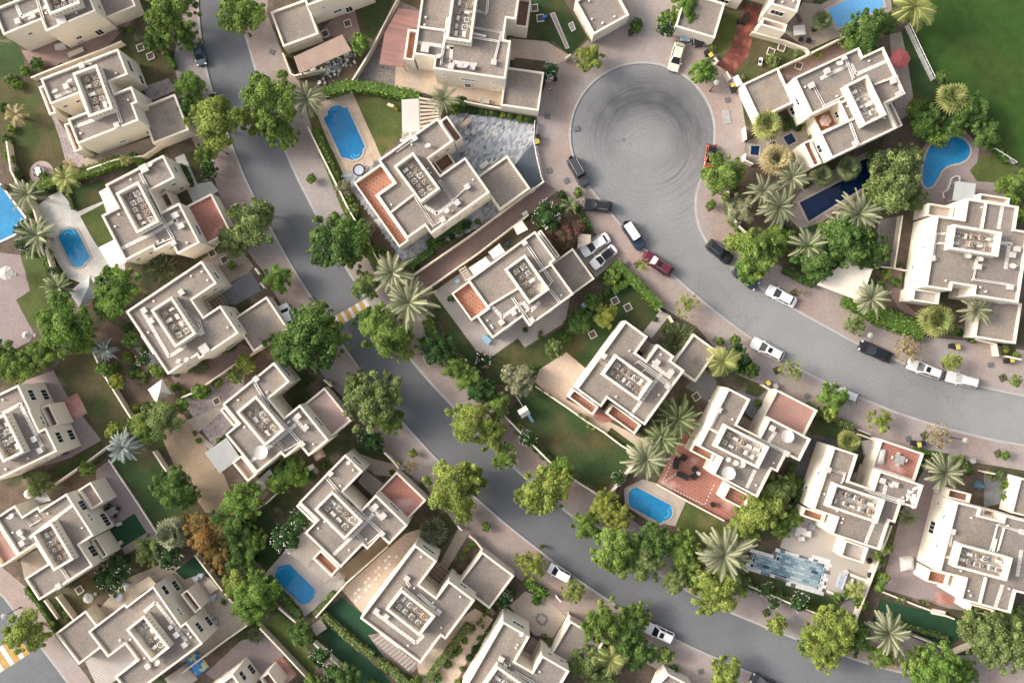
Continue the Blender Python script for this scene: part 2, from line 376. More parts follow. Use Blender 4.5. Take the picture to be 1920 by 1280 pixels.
mat('pebble_white', (0.62, 0.60, 0.56), 0.9)
mat('clay_pot', (0.36, 0.15, 0.09), 0.85)
mat('stone_grey', (0.33, 0.32, 0.31), 0.9, [(2, .2)])
mat('cover_metal', (0.13, 0.13, 0.135), 0.7, [(3, .2)])
mat('bark', (0.16, 0.12, 0.09), 0.95, [(2, .2), (9, .2)])
mat('palm_bark', (0.26, 0.21, 0.16), 0.95, [(3, .25)])
for _n, _c, _c2, _a in [('leaf_mid', (0.120, 0.202, 0.039), (0.270, 0.341, 0.080), .60), ('leaf_yellow', (0.176, 0.244, 0.047), (0.387, 0.419, 0.106), .55),
                    ('leaf_dark', (0.070, 0.143, 0.032), (0.171, 0.249, 0.063), .62), ('leaf_olive', (0.130, 0.184, 0.057), (0.290, 0.342, 0.120), .60),
                    ('leaf_bright', (0.109, 0.206, 0.036), (0.234, 0.333, 0.075), .58), ('leaf_deep', (0.031, 0.084, 0.022), (0.081, 0.147, 0.042), .60),
                    ('leaf_pale', (0.241, 0.255, 0.141), (0.376, 0.358, 0.220), .48), ('leaf_flame', (0.163, 0.160, 0.052), (0.417, 0.197, 0.064), .5),
                    ('leaf_lime', (0.243, 0.299, 0.056), (0.354, 0.345, 0.079), .5), ('leaf_pink', (0.097, 0.129, 0.046), (0.321, 0.072, 0.124), .5),
                    ('leaf_dry', (0.300, 0.235, 0.120), (0.400, 0.330, 0.190), .4),
                    ('palm_grey', (0.132, 0.154, 0.084), (0.324, 0.324, 0.198), .55), ('palm_green', (0.084, 0.120, 0.048), (0.228, 0.252, 0.120), .55),
                    ('palm_yellow', (0.130, 0.185, 0.050), (0.40, 0.385, 0.14), .5), ('palm_blue', (0.204, 0.240, 0.216), (0.300, 0.330, 0.310), .3),
                    ('palm_dry', (0.300, 0.250, 0.120), (0.430, 0.360, 0.190), .34)]:
    mat(_n, _c, 0.75, transl=0.28, attr=(_c2, _a), spec=.25)
mat('blossom', (0.78, 0.76, 0.68), 0.8)
for _n, _c in [('white', (0.84, 0.835, 0.82)), ('silver', (0.60, 0.60, 0.59)), ('black', (0.012, 0.013, 0.016)), ('graphite', (0.045, 0.048, 0.052)), ('maroon', (0.105, 0.010, 0.024)),
               ('cream', (0.66, 0.60, 0.48)), ('bluegrey', (0.055, 0.08, 0.105)), ('orange', (0.30, 0.065, 0.03)), ('paleblue', (0.33, 0.43, 0.52)), ('navy', (0.015, 0.03, 0.055))]:
    mat('paint_' + _n, _c, 0.3, spec=.5, coat=.6)
mat('tyre', (0.02, 0.02, 0.02), 0.9); mat('rim', (0.45, 0.45, 0.46), 0.35, metal=.7)
mat('lamp_clear', (0.75, 0.76, 0.76), 0.15, spec=.7); mat('lamp_red', (0.16, 0.012, 0.012), 0.25, spec=.6)
mat('skin', (0.34, 0.20, 0.14), 0.7); mat('hair', (0.012, 0.010, 0.009), 0.7)
for _n, _c in [('white', (.75, .75, .75)), ('pink', (.50, .33, .35)), ('tan', (.38, .28, .18)), ('dark', (.02, .022, .03)), ('blue', (.10, .14, .25)), ('red', (.30, .06, .05)), ('grey', (.25, .25, .27))]:
    mat('cloth_' + _n, _c, 0.9)

# ---------------------------------------------------------------- labels: what stands nearest
MARKS = []; USED = set()
def mark(phrase, u, v): MARKS.append((phrase, u, v))
def near(look, u, v):
    """a label that says what the thing stands beside"""
    for ph, a, b in sorted(MARKS, key=lambda m: (m[1] - u) ** 2 + (m[2] - v) ** 2):
        dx, dy = u - a, v - b
        if hypot(dx, dy) < 8: continue
        ax, ay = abs(dx), abs(dy)
        if ax > 2.2 * ay: r = 'left of' if dx < 0 else 'right of'
        elif ay > 2.2 * ax: r = 'above' if dy < 0 else 'below'
        else: r = ('above' if dy < 0 else 'below') + ' and ' + ('left of' if dx < 0 else 'right of')
        t = f'{look} {r} {ph}'
        if t not in USED and len(t.replace('-', ' ').split()) <= 16:
            USED.add(t); return t
    return look
# ---------------------------------------------------------------- the ground
ZP = 0.12            # pavements and plots lie a kerb above the road
def sheet(name, pts, z, m, label=None, world=False):
    b = MB(); q = ccw([tuple(p)[:2] for p in (pts if world else PL(pts, z))])
    b.face([(x, y, z) for x, y in q])
    o = b.build(name, MAT[m]); tag(o, label, name.replace('_', ' '), kind='structure'); return o

sheet('ground', [(-9000, -9000), (11000, -9000), (11000, 10000), (-9000, 10000)], -0.3, 'sand_ground', 'pale sandy ground reaching to the horizon around the estate')
sheet('road', [(-700, -700), (2700, -700), (2700, 2000), (-700, 2000)], 0.0, 'asphalt_shaded', 'asphalt of the long road with tree shade in its dark colour')
sheet('road', [(1050, 100), (1360, 90), (1380, 330), (1420, 440), (1600, 560), (2700, 780), (2700, 950), (1900, 900), (1250, 620), (1040, 340)], 0.003, 'asphalt', 'worn asphalt road in unshaded lighter tone with curved tyre marks in the turning circle')

west = [(372, -700), (370, -100), (368, 0), (373, 60), (384, 130), (402, 190), (436, 280), (455, 330), (482, 385), (515, 445), (545, 500), (582, 558), (610, 600), (655, 668),
        (700, 730), (757, 797), (822, 867), (862, 908), (905, 947), (955, 990), (1010, 1033), (1075, 1083), (1150, 1133), (1215, 1174), (1275, 1205), (1365, 1245), (1450, 1280), (1600, 1330), (1800, 1385), (2100, 1440), (2700, 1530)]
east = [(430, -700), (436, -100), (442, 0), (456, 50), (466, 80), (485, 147), (510, 220), (530, 268), (552, 320), (575, 365), (597, 408), (622, 455), (650, 502), (685, 556), (720, 607),
        (765, 666), (812, 721), (857, 768), (905, 820), (960, 872), (1018, 923), (1077, 969), (1130, 1007), (1190, 1048), (1257, 1088), (1315, 1120), (1375, 1149), (1500, 1199), (1620, 1240), (1700, 1262), (1900, 1302), (2100, 1335), (2700, 1420)]
circle = [(1205 + 139 * cos(R(a)), 253 + 138 * sin(R(a))) for a in range(155, 351, 15)]
low = [(2700, 880), (2100, 853), (1920, 838), (1800, 812), (1700, 782), (1620, 750), (1560, 724), (1500, 694), (1450, 664), (1400, 630), (1350, 593), (1300, 552), (1265, 521), (1205, 468), (1167, 427), (1140, 396), (1112, 362), (1091, 335)]
up = [(1341, 268), (1337, 290), (1328, 310), (1314, 340), (1306, 370), (1306, 400), (1316, 438), (1342, 474), (1385, 510), (1440, 546), (1505, 587), (1560, 617), (1605, 642), (1680, 674), (1750, 700), (1832, 722), (1920, 741), (2100, 772), (2700, 830)]
W = smooth_line(PL(west, ZP)); Ea = smooth_line(PL(east, ZP)); Lo = smooth_line(PL(low + circle + up, ZP))
corner = smooth_line(PL([(-700, 640), (-300, 880), (-120, 1010), (0, 1107), (25, 1140), (82, 1217), (130, 1280), (200, 1380), (420, 1700), (600, 2000)], ZP))

def block(name, poly, label):
    b = MB(); b.prism([(p[0], p[1]) for p in poly], 0.002, ZP)
    return tag(b.build(name, MAT['paver']), label, 'pavement', kind='structure')
block('pavement', W + PL([(2700, 2000)], ZP) + corner[::-1] + PL([(-700, -700)], ZP), 'block of pinkish paved ground between the two left roads')
block('pavement', Ea + Lo + PL([(2700, -700)], ZP), 'block of pinkish paved ground around the turning circle road')
def kerb(line, w, label):
    b = MB(); b.prism(strip_poly(line, w), 0.004, ZP + 0.012)
    tag(b.build('kerb', MAT['kerb']), label, 'kerb', kind='structure')
kerb(offset_line(W, 0.12), .36, 'pale kerb along the left edge of the long road')
kerb(offset_line(Ea, -0.12), .36, 'pale kerb along the right edge of the long road')
kerb(offset_line(Lo, -0.12), .36, 'pale kerb round the turning circle road')
kerb(offset_line(corner, -0.12), .36, 'pale kerb of the corner road at lower left')

def crossing(a, b_, wdt, n, label):
    A, B = P(*a, .008), P(*b_, .008); d = (B - A); L = d.length; d.normalize(); nrm = Vector((-d.y, d.x, 0))
    mb = MB(); st = L / n
    for k in range(n):
        p, q = A + d * st * (k + .04), A + d * st * (k + .96)
        mb.face([p - nrm * wdt / 2, q - nrm * wdt / 2, q + nrm * wdt / 2, p + nrm * wdt / 2], k % 2)
    tag(mb.build('crosswalk_marking', [MAT['yellow_paint'], MAT['white_paint']]), label, 'road marking', kind='structure')
crossing((622, 607), (697, 565), 1.75, 11, 'yellow and white zebra crossing over the long road')
crossing((-40, 1262), (45, 1207), 3.6, 9, 'yellow and white zebra crossing at the lower left corner')

_zc = [0]; LEVELS = []
def inside(p, q):
    c = False
    for k in range(len(q)):
        a, b = q[k - 1], q[k]
        if (a[1] > p[1]) != (b[1] > p[1]) and p[0] < (b[0] - a[0]) * (p[1] - a[1]) / (b[1] - a[1]) + a[0]: c = not c
    return c
def overlap(p, q):
    def side(a, b, c): return (b[0] - a[0]) * (c[1] - a[1]) - (b[1] - a[1]) * (c[0] - a[0])
    if any(inside(a, q) for a in p) or any(inside(a, p) for a in q): return True
    for i in range(len(p)):
        for j in range(len(q)):
            a, b, c, d = p[i - 1], p[i], q[j - 1], q[j]
            if side(a, b, c) * side(a, b, d) < 0 and side(c, d, a) * side(c, d, b) < 0: return True
    return False
def patch(name, m, pts, label, edge=None, z=None):
    """a sheet of lawn or paving, each a few millimetres above the last; edge: (material, width)"""
    lv = 0
    for b2, l2 in LEVELS:
        if overlap(pts, b2): lv = max(lv, l2 + 1)
    LEVELS.append((pts, lv)); zz = ZP + 0.004 * (lv + 1)
    if edge:
        q = ccw([tuple(p)[:2] for p in PL(pts, zz)]); o_ = inset(q, -edge[1]); b = MB()
        b.face([(x, y, zz - .0015) for x, y in o_]); e = b.build('patio_edging' if 'lawn' not in name else 'lawn_edging', MAT[edge[0]])
        tag(e, near(edge[0].split('_')[0] + ' border strip', sum(p[0] for p in pts) / len(pts), sum(p[1] for p in pts) / len(pts)), 'edging', kind='structure')
    return sheet(name, pts, zz, m, label)

LAWN, PAT, YARD = 'lawn', 'patio', 'yard'
G = []
def g(*a, **k): G.append((a, k))
# the plots
g('plot_ground', 'yard_mix', [(-60, -60), (330, -60), (338, 40), (326, 110), (345, 235), (402, 335), (432, 430), (492, 508), (545, 605), (606, 705), (655, 760), (735, 868), (792, 905), (860, 990), (908, 1036), (970, 1082), (1030, 1130), (1078, 1165), (1140, 1203), (1250, 1264), (1350, 1345), (210, 1345), (165, 1270), (104, 1192), (58, 1108), (0, 1060), (-60, 1020)], 'brown and green planted ground of the left plots')
g('plot_ground', 'yard_mix', [(508, -60), (500, 25), (530, 100), (560, 150), (582, 232), (645, 365), (722, 515), (800, 595), (832, 665), (902, 745), (942, 778), (1035, 872), (1130, 932), (1200, 985), (1300, 1035), (1396, 1094), (1600, 1176), (1700, 1190), (1790, 1228), (1940, 1225), (1940, 885), (1800, 862), (1710, 842), (1632, 816), (1535, 770), (1455, 732), (1382, 702), (1306, 612), (1240, 576), (1152, 490), (1118, 520), (1075, 470), (1120, 440), (1075, 395), (1046, 358), (1018, 340), (1004, 265), (1008, 205), (1030, 130), (1068, 108), (1112, 66), (1075, -60)], 'brown and green planted ground of the middle plots')
g('plot_ground', 'yard_mix', [(1345, 110), (1385, 155), (1400, 250), (1395, 305), (1362, 335), (1358, 400), (1400, 450), (1470, 503), (1530, 533), (1545, 535), (1600, 560), (1660, 592), (1735, 632), (1830, 640), (1940, 660), (1940, -60), (1345, -60)], 'brown and green planted ground of the upper right plots')
g('alley', 'brick_path', [(762, 524), (1020, 342), (1046, 358), (992, 402), (802, 542), (790, 560)], 'narrow brick paved alley between two villas')
# left column
g(LAWN, 'lawn_dry', [(-30, 165), (62, 150), (82, 190), (98, 218), (130, 318), (122, 330), (60, 355), (30, 300), (-30, 260)], 'dry brown lawn left of the balcony villa at upper left')
g(PAT, 'lilac_diamond', [(92, 205), (106, 222), (140, 270), (160, 300), (150, 318), (128, 322), (112, 260)], 'lilac patterned paving strip beside the dry brown lawn')
g(PAT, 'brick_path', [(40, 95), (62, 96), (110, 70), (175, 40), (215, 15), (262, 0), (262, 28), (225, 62), (205, 85), (120, 122), (75, 125), (55, 120)], 'reddish brick path below the villa in the upper left corner')
g(LAWN, 'lawn_green', [(-30, 78), (32, 80), (46, 112), (40, 165), (-30, 180)], 'small dark lawn at the left edge of the photo, top')
g(LAWN, 'lawn_dry', [(242, 84), (285, 66), (300, 80), (328, 140), (272, 162)], 'small dry lawn with two square planters')
g(PAT, 'lilac_diamond', [(268, 163), (315, 147), (330, 170), (278, 192)], 'lilac patterned entrance path below the two square planters')
g(PAT, 'tan_paver', [(150, 300), (215, 280), (290, 255), (330, 262), (275, 300), (165, 318)], 'tan side yard between two villas at upper left')
g(LAWN, 'lawn_green', [(118, 365), (190, 335), (205, 350), (206, 372), (140, 398), (122, 380)], 'narrow dark lawn above the white pool terrace')
g(PAT, 'white_paver', [(68, 388), (92, 368), (112, 358), (145, 397), (205, 372), (225, 400), (235, 505), (200, 530), (150, 530), (125, 520), (84, 450)], 'white paved terrace round a roman ended pool')
g(LAWN, 'lawn_olive', [(150, 405), (194, 382), (212, 440), (212, 450), (184, 464), (170, 442)], 'small square lawn set in the white pool terrace')
g(PAT, 'white_paver', [(328, 296), (345, 288), (370, 345), (396, 340), (410, 358), (365, 385), (345, 345)], 'white entrance path left of the red roof terrace')
g(LAWN, 'lawn_green', [(345, 286), (372, 283), (398, 335), (370, 343)], 'dark green lawn strip beside the white entrance path')
g(YARD, 'tan_paver', [(378, 486), (440, 452), (475, 498), (466, 512), (420, 536), (390, 500)], 'tan gravelled yard with a potted tree')
g(PAT, 'slate_small', [(415, 544), (470, 509), (486, 534), (490, 545), (440, 572), (420, 570)], 'grey mosaic patio with small dark squares')
g(PAT, 'lilac_paver', [(-30, 470), (38, 478), (56, 545), (30, 562), (62, 622), (56, 640), (0, 668), (-30, 660)], 'lilac paved terrace under a white parasol at the left edge')
g(LAWN, 'lawn_olive', [(38, 472), (80, 480), (96, 560), (100, 600), (60, 615), (32, 562), (58, 545)], 'shady lawn strip beside the lilac terrace')
g(LAWN, 'lawn_dry', [(100, 690), (165, 640), (246, 785), (235, 812), (190, 832), (150, 750)], 'long dry brown lawn behind the garden wall')
g(PAT, 'lilac_paver', [(42, 715), (100, 694), (128, 745), (190, 825), (132, 858), (60, 880), (30, 760)], 'lilac paving round the left edge villa')
g(PAT, 'red_tile', [(112, 752), (145, 736), (164, 774), (131, 792)], 'square red tiled patio on the dry lawn')
g(LAWN, 'lawn_dry', [(56, 895), (130, 860), (185, 832), (196, 858), (95, 912), (60, 940)], 'dark strip of lawn above the lower left garden wall')
g(YARD, 'soil', [(4, 915), (95, 900), (205, 862), (200, 895), (130, 940), (40, 960), (5, 935)], 'brown planted yard with stepping slabs at lower left')
g(LAWN, 'lawn_green', [(204, 864), (245, 840), (290, 848), (315, 885), (345, 960), (300, 1004)], 'long dark green lawn right of a white kerb wall')
g(PAT, 'lilac_paver', [(180, 880), (203, 864), (296, 1004), (235, 1040), (215, 1000), (180, 950)], 'lilac terrace with a dining table at lower left')
g(LAWN, 'turf', [(202, 994), (252, 962), (275, 998), (223, 1030)], 'square of dark artificial turf on the lilac terrace')
g(PAT, 'lilac_diamond', [(340, 750), (412, 705), (460, 690), (450, 780), (400, 836)], 'diamond patterned lilac paving left of a flat roof')
g(PAT, 'beige_tile', [(345, 790), (380, 775), (410, 760), (415, 772), (372, 810), (402, 838), (395, 846)], 'beige path across the diamond patterned paving')
g(YARD, 'sand', [(300, 812), (335, 775), (345, 778), (395, 850), (420, 890), (440, 940), (440, 965), (385, 960), (330, 880)], 'bare sandy yard between trees')
g(YARD, 'soil', [(165, 640), (200, 600), (262, 640), (310, 705), (345, 742), (330, 770), (250, 790), (205, 720)], 'planted garden soil round a white gazebo')
g(PAT, 'slate_small', [(252, 652), (275, 650), (300, 680), (310, 700), (285, 692)], 'dark slate patch beside the white gazebo garden')
g(YARD, 'brick_path', [(320, 706), (440, 640), (478, 655), (500, 650), (400, 715), (345, 742)], 'reddish brown side yard below a grey roof')
g(PAT, 'beige_tile', [(165, 1165), (235, 1085), (300, 1058), (345, 1062), (390, 1082), (430, 1110), (466, 1165), (385, 1232), (340, 1240)], 'beige tiled patio with blue grey beanbags')
g(LAWN, 'turf', [(328, 1070), (365, 1042), (386, 1072), (346, 1086)], 'small dark turf corner behind the beige patio')
g(LAWN, 'lawn_dry', [(122, 1120), (160, 1085), (215, 1060), (228, 1080), (165, 1135), (130, 1142)], 'narrow dark lawn below the flowering tree at lower left')
g(LAWN, 'lawn_olive', [(95, 1140), (115, 1125), (135, 1165), (122, 1180)], 'small grass strip beside a low wall at lower left')
g(YARD, 'lawn_green', [(455, 985), (500, 950), (540, 1040), (500, 1075), (470, 1030)], 'shady grass patch between trees and a pool deck')
g(PAT, 'pale_paver', [(494, 1078), (545, 1020), (575, 992), (640, 1060), (668, 1072), (652, 1092), (572, 1155)], 'weathered pale pool deck with wooden slats')
g(YARD, 'sand', [(634, 1070), (690, 1022), (716, 1008), (728, 1020), (700, 1045), (652, 1090)], 'orange sandy side yard beside the slatted pool deck')
g(PAT, 'tan_paver', [(640, 860), (662, 845), (700, 860), (760, 875), (748, 893), (690, 890)], 'tan entrance yard right of a roof with a round disc')
g(PAT, 'timber_dark', [(665, 895), (690, 878), (720, 905), (695, 930)], 'dark brown wooden deck between two roofs')
g(PAT, 'sand_light', [(640, 1105), (760, 1000), (790, 990), (800, 1005), (680, 1150)], 'sandy stepping stone path between two villas')
g(LAWN, 'turf', [(610, 1146), (640, 1119), (676, 1147), (735, 1225), (715, 1240), (690, 1215)], 'green artificial turf beside a clipped hedge')
g(LAWN, 'turf', [(598, 1185), (612, 1172), (700, 1245), (748, 1292), (670, 1310), (645, 1255)], 'dark turf below the clipped hedge at the bottom')
g(PAT, 'lilac_paver', [(690, 1190), (712, 1186), (755, 1220), (790, 1242), (770, 1264), (730, 1245)], 'lilac timber look terrace under a balcony')
g(LAWN, 'lawn_olive', [(486, 1176), (520, 1148), (558, 1176), (590, 1245), (588, 1275), (560, 1262)], 'light olive lawn between two white walls at the bottom')
g(PAT, 'lilac_paver', [(385, 1262), (452, 1200), (500, 1188), (532, 1228), (500, 1262), (440, 1300)], 'purple paved yard at the bottom edge')
g(PAT, 'red_tile', [(503, 1250), (527, 1229), (557, 1264), (530, 1288)], 'square red tiled patio at the bottom edge')
g(YARD, 'sand_light', [(780, 1235), (850, 1170), (890, 1140), (925, 1160), (880, 1230), (850, 1290), (790, 1290)], 'sandy garden strip between two bottom villas')
g(PAT, 'beige_tile', [(955, 1135), (985, 1108), (1030, 1128), (1062, 1155), (1036, 1196), (1002, 1190)], 'square beige courtyard with a dark diamond outline')
g(PAT, 'tan_paver', [(820, 1065), (862, 985), (880, 998), (838, 1068)], 'tan entrance path beside a spiky palm')
g(YARD, 'lawn_dry', [(790, 975), (838, 960), (858, 990), (826, 1030), (795, 1012)], 'dry shady plot round a spiky round palm')
g(YARD, 'soil', [(848, 1072), (892, 1020), (905, 1034), (868, 1085)], 'planted strip beside the courtyard roof')
g(PAT, 'pale_paver', [(160, 1240), (203, 1200), (237, 1203), (260, 1237), (218, 1274), (185, 1295)], 'pale paved inner court of the lower left villa')
g(PAT, 'tan_paver', [(38, 1046), (82, 1022), (96, 1056), (46, 1086)], 'tan paved inner court of the dark turf villa')
# middle
g(YARD, 'soil', [(620, 140), (672, 90), (665, 155), (640, 165), (605, 175)], 'rubble strewn earth yard beside a tiled shed')
g(PAT, 'brick_path', [(600, 60), (625, 35), (665, 12), (682, 60), (655, 80)], 'dull red paved yard above a tiled shed')
g(LAWN, 'lawn_green', [(664, 14), (720, -30), (745, -20), (700, 75), (676, 62)], 'dark green lawn between two top villas')
g(YARD, 'gravel_yard', [(668, 150), (745, 0), (790, 20), (760, 120), (740, 165), (690, 155)], 'dark gravel yard under the rust pink canopy')
g(PAT, 'sand_light', [(742, 125), (815, 108), (955, 160), (948, 200), (800, 175), (740, 165)], 'sandy paved strip below the largest top roof')
g(LAWN, 'lawn_green', [(985, -20), (1045, -20), (1100, 70), (1068, 105), (1040, 80), (985, 72)], 'green lawn with a long gravel bed at the top')
g(PAT, 'sand_light', [(955, 72), (1025, 78), (1070, 105), (1045, 122), (955, 112)], 'sandy paved entrance below the green lawn')
g(YARD, 'soil', [(965, 108), (1025, 115), (1020, 135), (960, 125)], 'dark planted bed above a square garage roof')
g(PAT, 'beige_deck', [(592, 208), (600, 192), (660, 172), (716, 296), (700, 322), (655, 340), (640, 332)], 'beige stone deck round the large blue pool')
g(LAWN, 'lawn_olive', [(664, 176), (755, 188), (753, 255), (714, 293)], 'olive lawn right of the large blue pool')
g(PAT, 'slate_b', [(640, 330), (688, 312), (800, 250), (850, 212), (1001, 226), (1005, 262), (1017, 342), (940, 398), (890, 430), (755, 490), (700, 410)], 'blue grey slate paving round the terracotta edged villa')
g(PAT, 'blue_drive', [(958, 312), (1003, 266), (1017, 342), (996, 356)], 'garage shadow painted dark blue on the slate beside the white fence')  # shade beside the garage, laid as a dark sheet
g(YARD, 'soil', [(800, 455), (850, 425), (905, 392), (918, 405), (840, 462), (790, 500)], 'planted strip along the alley wall')
g(YARD, 'soil', [(680, 450), (715, 440), (752, 488), (770, 520), (735, 545), (700, 490)], 'planted corner with a date palm beside the alley')
g(PAT, 'pale_paver', [(812, 548), (885, 497), (930, 470), (1070, 552), (1060, 604), (984, 651), (971, 634), (921, 669), (893, 657)], 'pale paved terrace round the villa beside the alley')
g(LAWN, 'lawn_green', [(806, 560), (816, 555), (893, 660), (921, 672), (971, 637), (984, 654), (1010, 640), (1062, 608), (1095, 640), (1090, 690), (1010, 690), (1000, 725), (930, 720), (850, 650)], 'dark green lawn where people stand in a group')
g(YARD, 'soil', [(985, 420), (1046, 358), (1080, 400), (1110, 440), (1060, 480), (1020, 470)], 'planted corner with pink bougainvillea')
g(LAWN, 'lawn_green', [(1062, 600), (1120, 555), (1180, 535), (1236, 580), (1208, 622), (1172, 603), (1095, 690), (1062, 660)], 'dark green lawn inside the L shaped hedge')
g(PAT, 'pale_paver', [(1206, 622), (1238, 582), (1256, 590), (1222, 634)], 'pale path beside the L shaped hedge')
g(PAT, 'sand_light', [(1003, 715), (1012, 692), (1062, 660), (1100, 692), (1062, 745), (1060, 765), (1010, 722)], 'sandy stone square left of a long white wall')
g(LAWN, 'lawn_green', [(950, 772), (1003, 722), (1132, 812), (1195, 852), (1130, 925), (1040, 855)], 'large green lawn with a play set')
g(PAT, 'sand_light', [(1055, 745), (1220, 830), (1202, 850), (1130, 808), (1058, 762)], 'narrow sandy terrace along the large lawn')
g(LAWN, 'lawn_green', [(1137, 813), (1146, 801), (1196, 838), (1188, 852), (1165, 838)], 'small lawn patch below the red balcony strip')
g(PAT, 'red_tile', [(1250, 868), (1292, 790), (1345, 770), (1345, 870), (1430, 935), (1360, 976), (1232, 906)], 'large red tiled terrace with a white dashed line')
g(PAT, 'beige_tile', [(1170, 915), (1205, 898), (1232, 906), (1287, 938), (1266, 986), (1215, 975), (1172, 948)], 'beige deck round the stepped blue pool')
g(LAWN, 'lawn_olive', [(1288, 940), (1350, 975), (1368, 1000), (1330, 1040), (1268, 988)], 'brown green lawn right of the stepped blue pool')
g(PAT, 'slab_grey', [(1330, 755), (1285, 725), (1320, 690), (1345, 715)], 'grey paved lane between two villas')
g(PAT, 'slate_small', [(1380, 730), (1420, 745), (1440, 730), (1440, 770), (1415, 790), (1395, 770)], 'grey entrance yard below a white wagon')
g(PAT, 'charcoal_slab', [(1490, 855), (1516, 818), (1580, 825), (1575, 840), (1515, 850), (1505, 930), (1470, 930)], 'charcoal stepping slabs between two villas')
g(PAT, 'taupe_patio', [(1468, 1010), (1500, 955), (1545, 960), (1665, 1030), (1652, 1062), (1598, 1128), (1550, 1112), (1548, 1060), (1462, 1025)], 'smooth taupe patio beside the mosaic pool')
g(LAWN, 'lawn_green', [(1390, 1082), (1402, 1066), (1550, 1116), (1582, 1135), (1572, 1155)], 'dark lawn strip below the mosaic pool')
g(PAT, 'slab_grey', [(1570, 1155), (1596, 1085), (1626, 1098), (1600, 1170)], 'dark grey side path right of the mosaic pool')
g(PAT, 'lilac_paver', [(1652, 1102), (1690, 960), (1745, 855), (1775, 880), (1780, 960), (1725, 1075), (1800, 1118), (1850, 1150), (1780, 1140)], 'lilac paved yard with a covered grey object')
g(PAT, 'red_tile', [(1750, 1128), (1756, 1106), (1790, 1122), (1784, 1134)], 'small red tiled patio at lower right')
g(LAWN, 'turf', [(1632, 1172), (1648, 1124), (1790, 1156), (1812, 1164), (1805, 1190), (1785, 1210)], 'dark green turf lawn at lower right')
g(YARD, 'soil', [(1605, 1170), (1640, 1085), (1655, 1110), (1632, 1172)], 'brown planted strip left of the dark turf lawn')
g(YARD, 'soil', [(1735, 845), (1780, 850), (1795, 895), (1745, 900)], 'dark planted yard beside the red roof terrace')
g(PAT, 'slate_small', [(1845, 885), (1885, 890), (1895, 940), (1845, 950)], 'grey stepping slabs among plants at the right edge')
g(PAT, 'red_tile', [(1111, 779), (1123, 763), (1137, 775), (1152, 787), (1128, 795)], 'small red tiled landing between two balcony strips')
# right, top
g(LAWN, 'golf_grass', [(1690, -60), (2100, -60), (2100, 420), (1960, 340), (1905, 305), (1868, 282), (1800, 230), (1757, 148), (1705, 45)], 'wide bright mown grass at the upper right corner')
g(LAWN, 'lawn_green', [(1680, 70), (1704, 46), (1757, 148), (1790, 215), (1740, 240), (1700, 190), (1690, 120)], 'shady lawn inside the white glass fence')
g(LAWN, 'lawn_olive', [(1818, 320), (1840, 295), (1875, 290), (1910, 315), (1890, 345), (1830, 340)], 'small lawn right of the kidney shaped pool')
g(PAT, 'lilac_paver', [(1722, 290), (1745, 255), (1775, 232), (1812, 248), (1836, 275), (1832, 305), (1818, 320), (1832, 340), (1905, 345), (1905, 380), (1715, 400), (1718, 340)], 'lilac paved deck round the kidney shaped pool')
g(PAT, 'stone_deck', [(1482, 384), (1500, 362), (1590, 300), (1640, 280), (1668, 282), (1655, 330), (1530, 425), (1500, 430), (1470, 400)], 'stone deck round the long navy pool')
g(PAT, 'stone_deck', [(1400, 265), (1470, 235), (1520, 205), (1560, 215), (1530, 275), (1410, 310), (1396, 300)], 'stone entrance court with dark square ponds')
g(PAT, 'stone_deck', [(1668, 65), (1690, 60), (1700, 105), (1712, 180), (1705, 215), (1680, 230)], 'stone strip behind the red parasol')
g(YARD, 'brick_path', [(1470, 125), (1545, 90), (1610, 70), (1620, 95), (1490, 160), (1475, 150)], 'reddish side yard above the terrace villa')
g(PAT, 'stamped_red', [(1345, 122), (1368, 95), (1398, 10), (1428, 18), (1410, 75), (1403, 105), (1388, 128), (1370, 140)], 'red stamped concrete drive')
g(LAWN, 'lawn_dry', [(1374, 140), (1402, 108), (1412, 68), (1470, 85), (1505, 98), (1462, 126), (1400, 155)], 'patchy lawn right of the red stamped drive')
g(LAWN, 'lawn_olive', [(1326, 92), (1358, 28), (1390, 20), (1368, 95), (1352, 108)], 'patchy lawn left of the red stamped drive')
g(PAT, 'tan_paver', [(1470, 60), (1505, 5), (1550, 10), (1572, 58), (1558, 75), (1515, 95)], 'tan yard beside the pale blue pool')
g(PAT, 'stone_deck', [(1530, 14), (1600, -25), (1670, -20), (1672, 20), (1600, 60), (1556, 76)], 'stone deck round the pale blue pool')
g(YARD, 'lawn_green', [(1500, 430), (1560, 410), (1650, 380), (1650, 470), (1600, 500), (1500, 510), (1440, 460)], 'shady ground below palms beside the navy pool')
g(YARD, 'gravel_yard', [(1648, 412), (1692, 404), (1677, 503), (1632, 490)], 'lilac grey gravel yard inside a white wall')
g(YARD, 'soil', [(1370, 360), (1440, 300), (1500, 330), (1480, 400), (1410, 445), (1370, 410)], 'planted garden inside the curved white wall')
g(YARD, 'brick_path', [(1640, 508), (1692, 500), (1690, 560), (1720, 590), (1840, 620), (1840, 640), (1700, 600)], 'reddish path below the kidney pool villa')
g(YARD, 'soil', [(1575, 560), (1640, 560), (1730, 600), (1735, 632), (1640, 605)], 'planted strip under the long bright hedge')
g(LAWN, 'lawn_dry', [(1880, 645), (1905, 650), (1905, 672), (1878, 668)], 'small planted square at the right edge')
g(LAWN, 'lawn_olive', [(577, 215), (592, 215), (650, 340), (690, 430), (714, 505), (702, 510), (640, 390), (600, 290)], 'grass verge along the slate yard wall')
g(YARD, 'lawn_green', [(1515, 760), (1540, 770), (1600, 800), (1580, 825), (1520, 815)], 'shady strip behind a low hedge')
for a, k in G: patch(*a, **k)
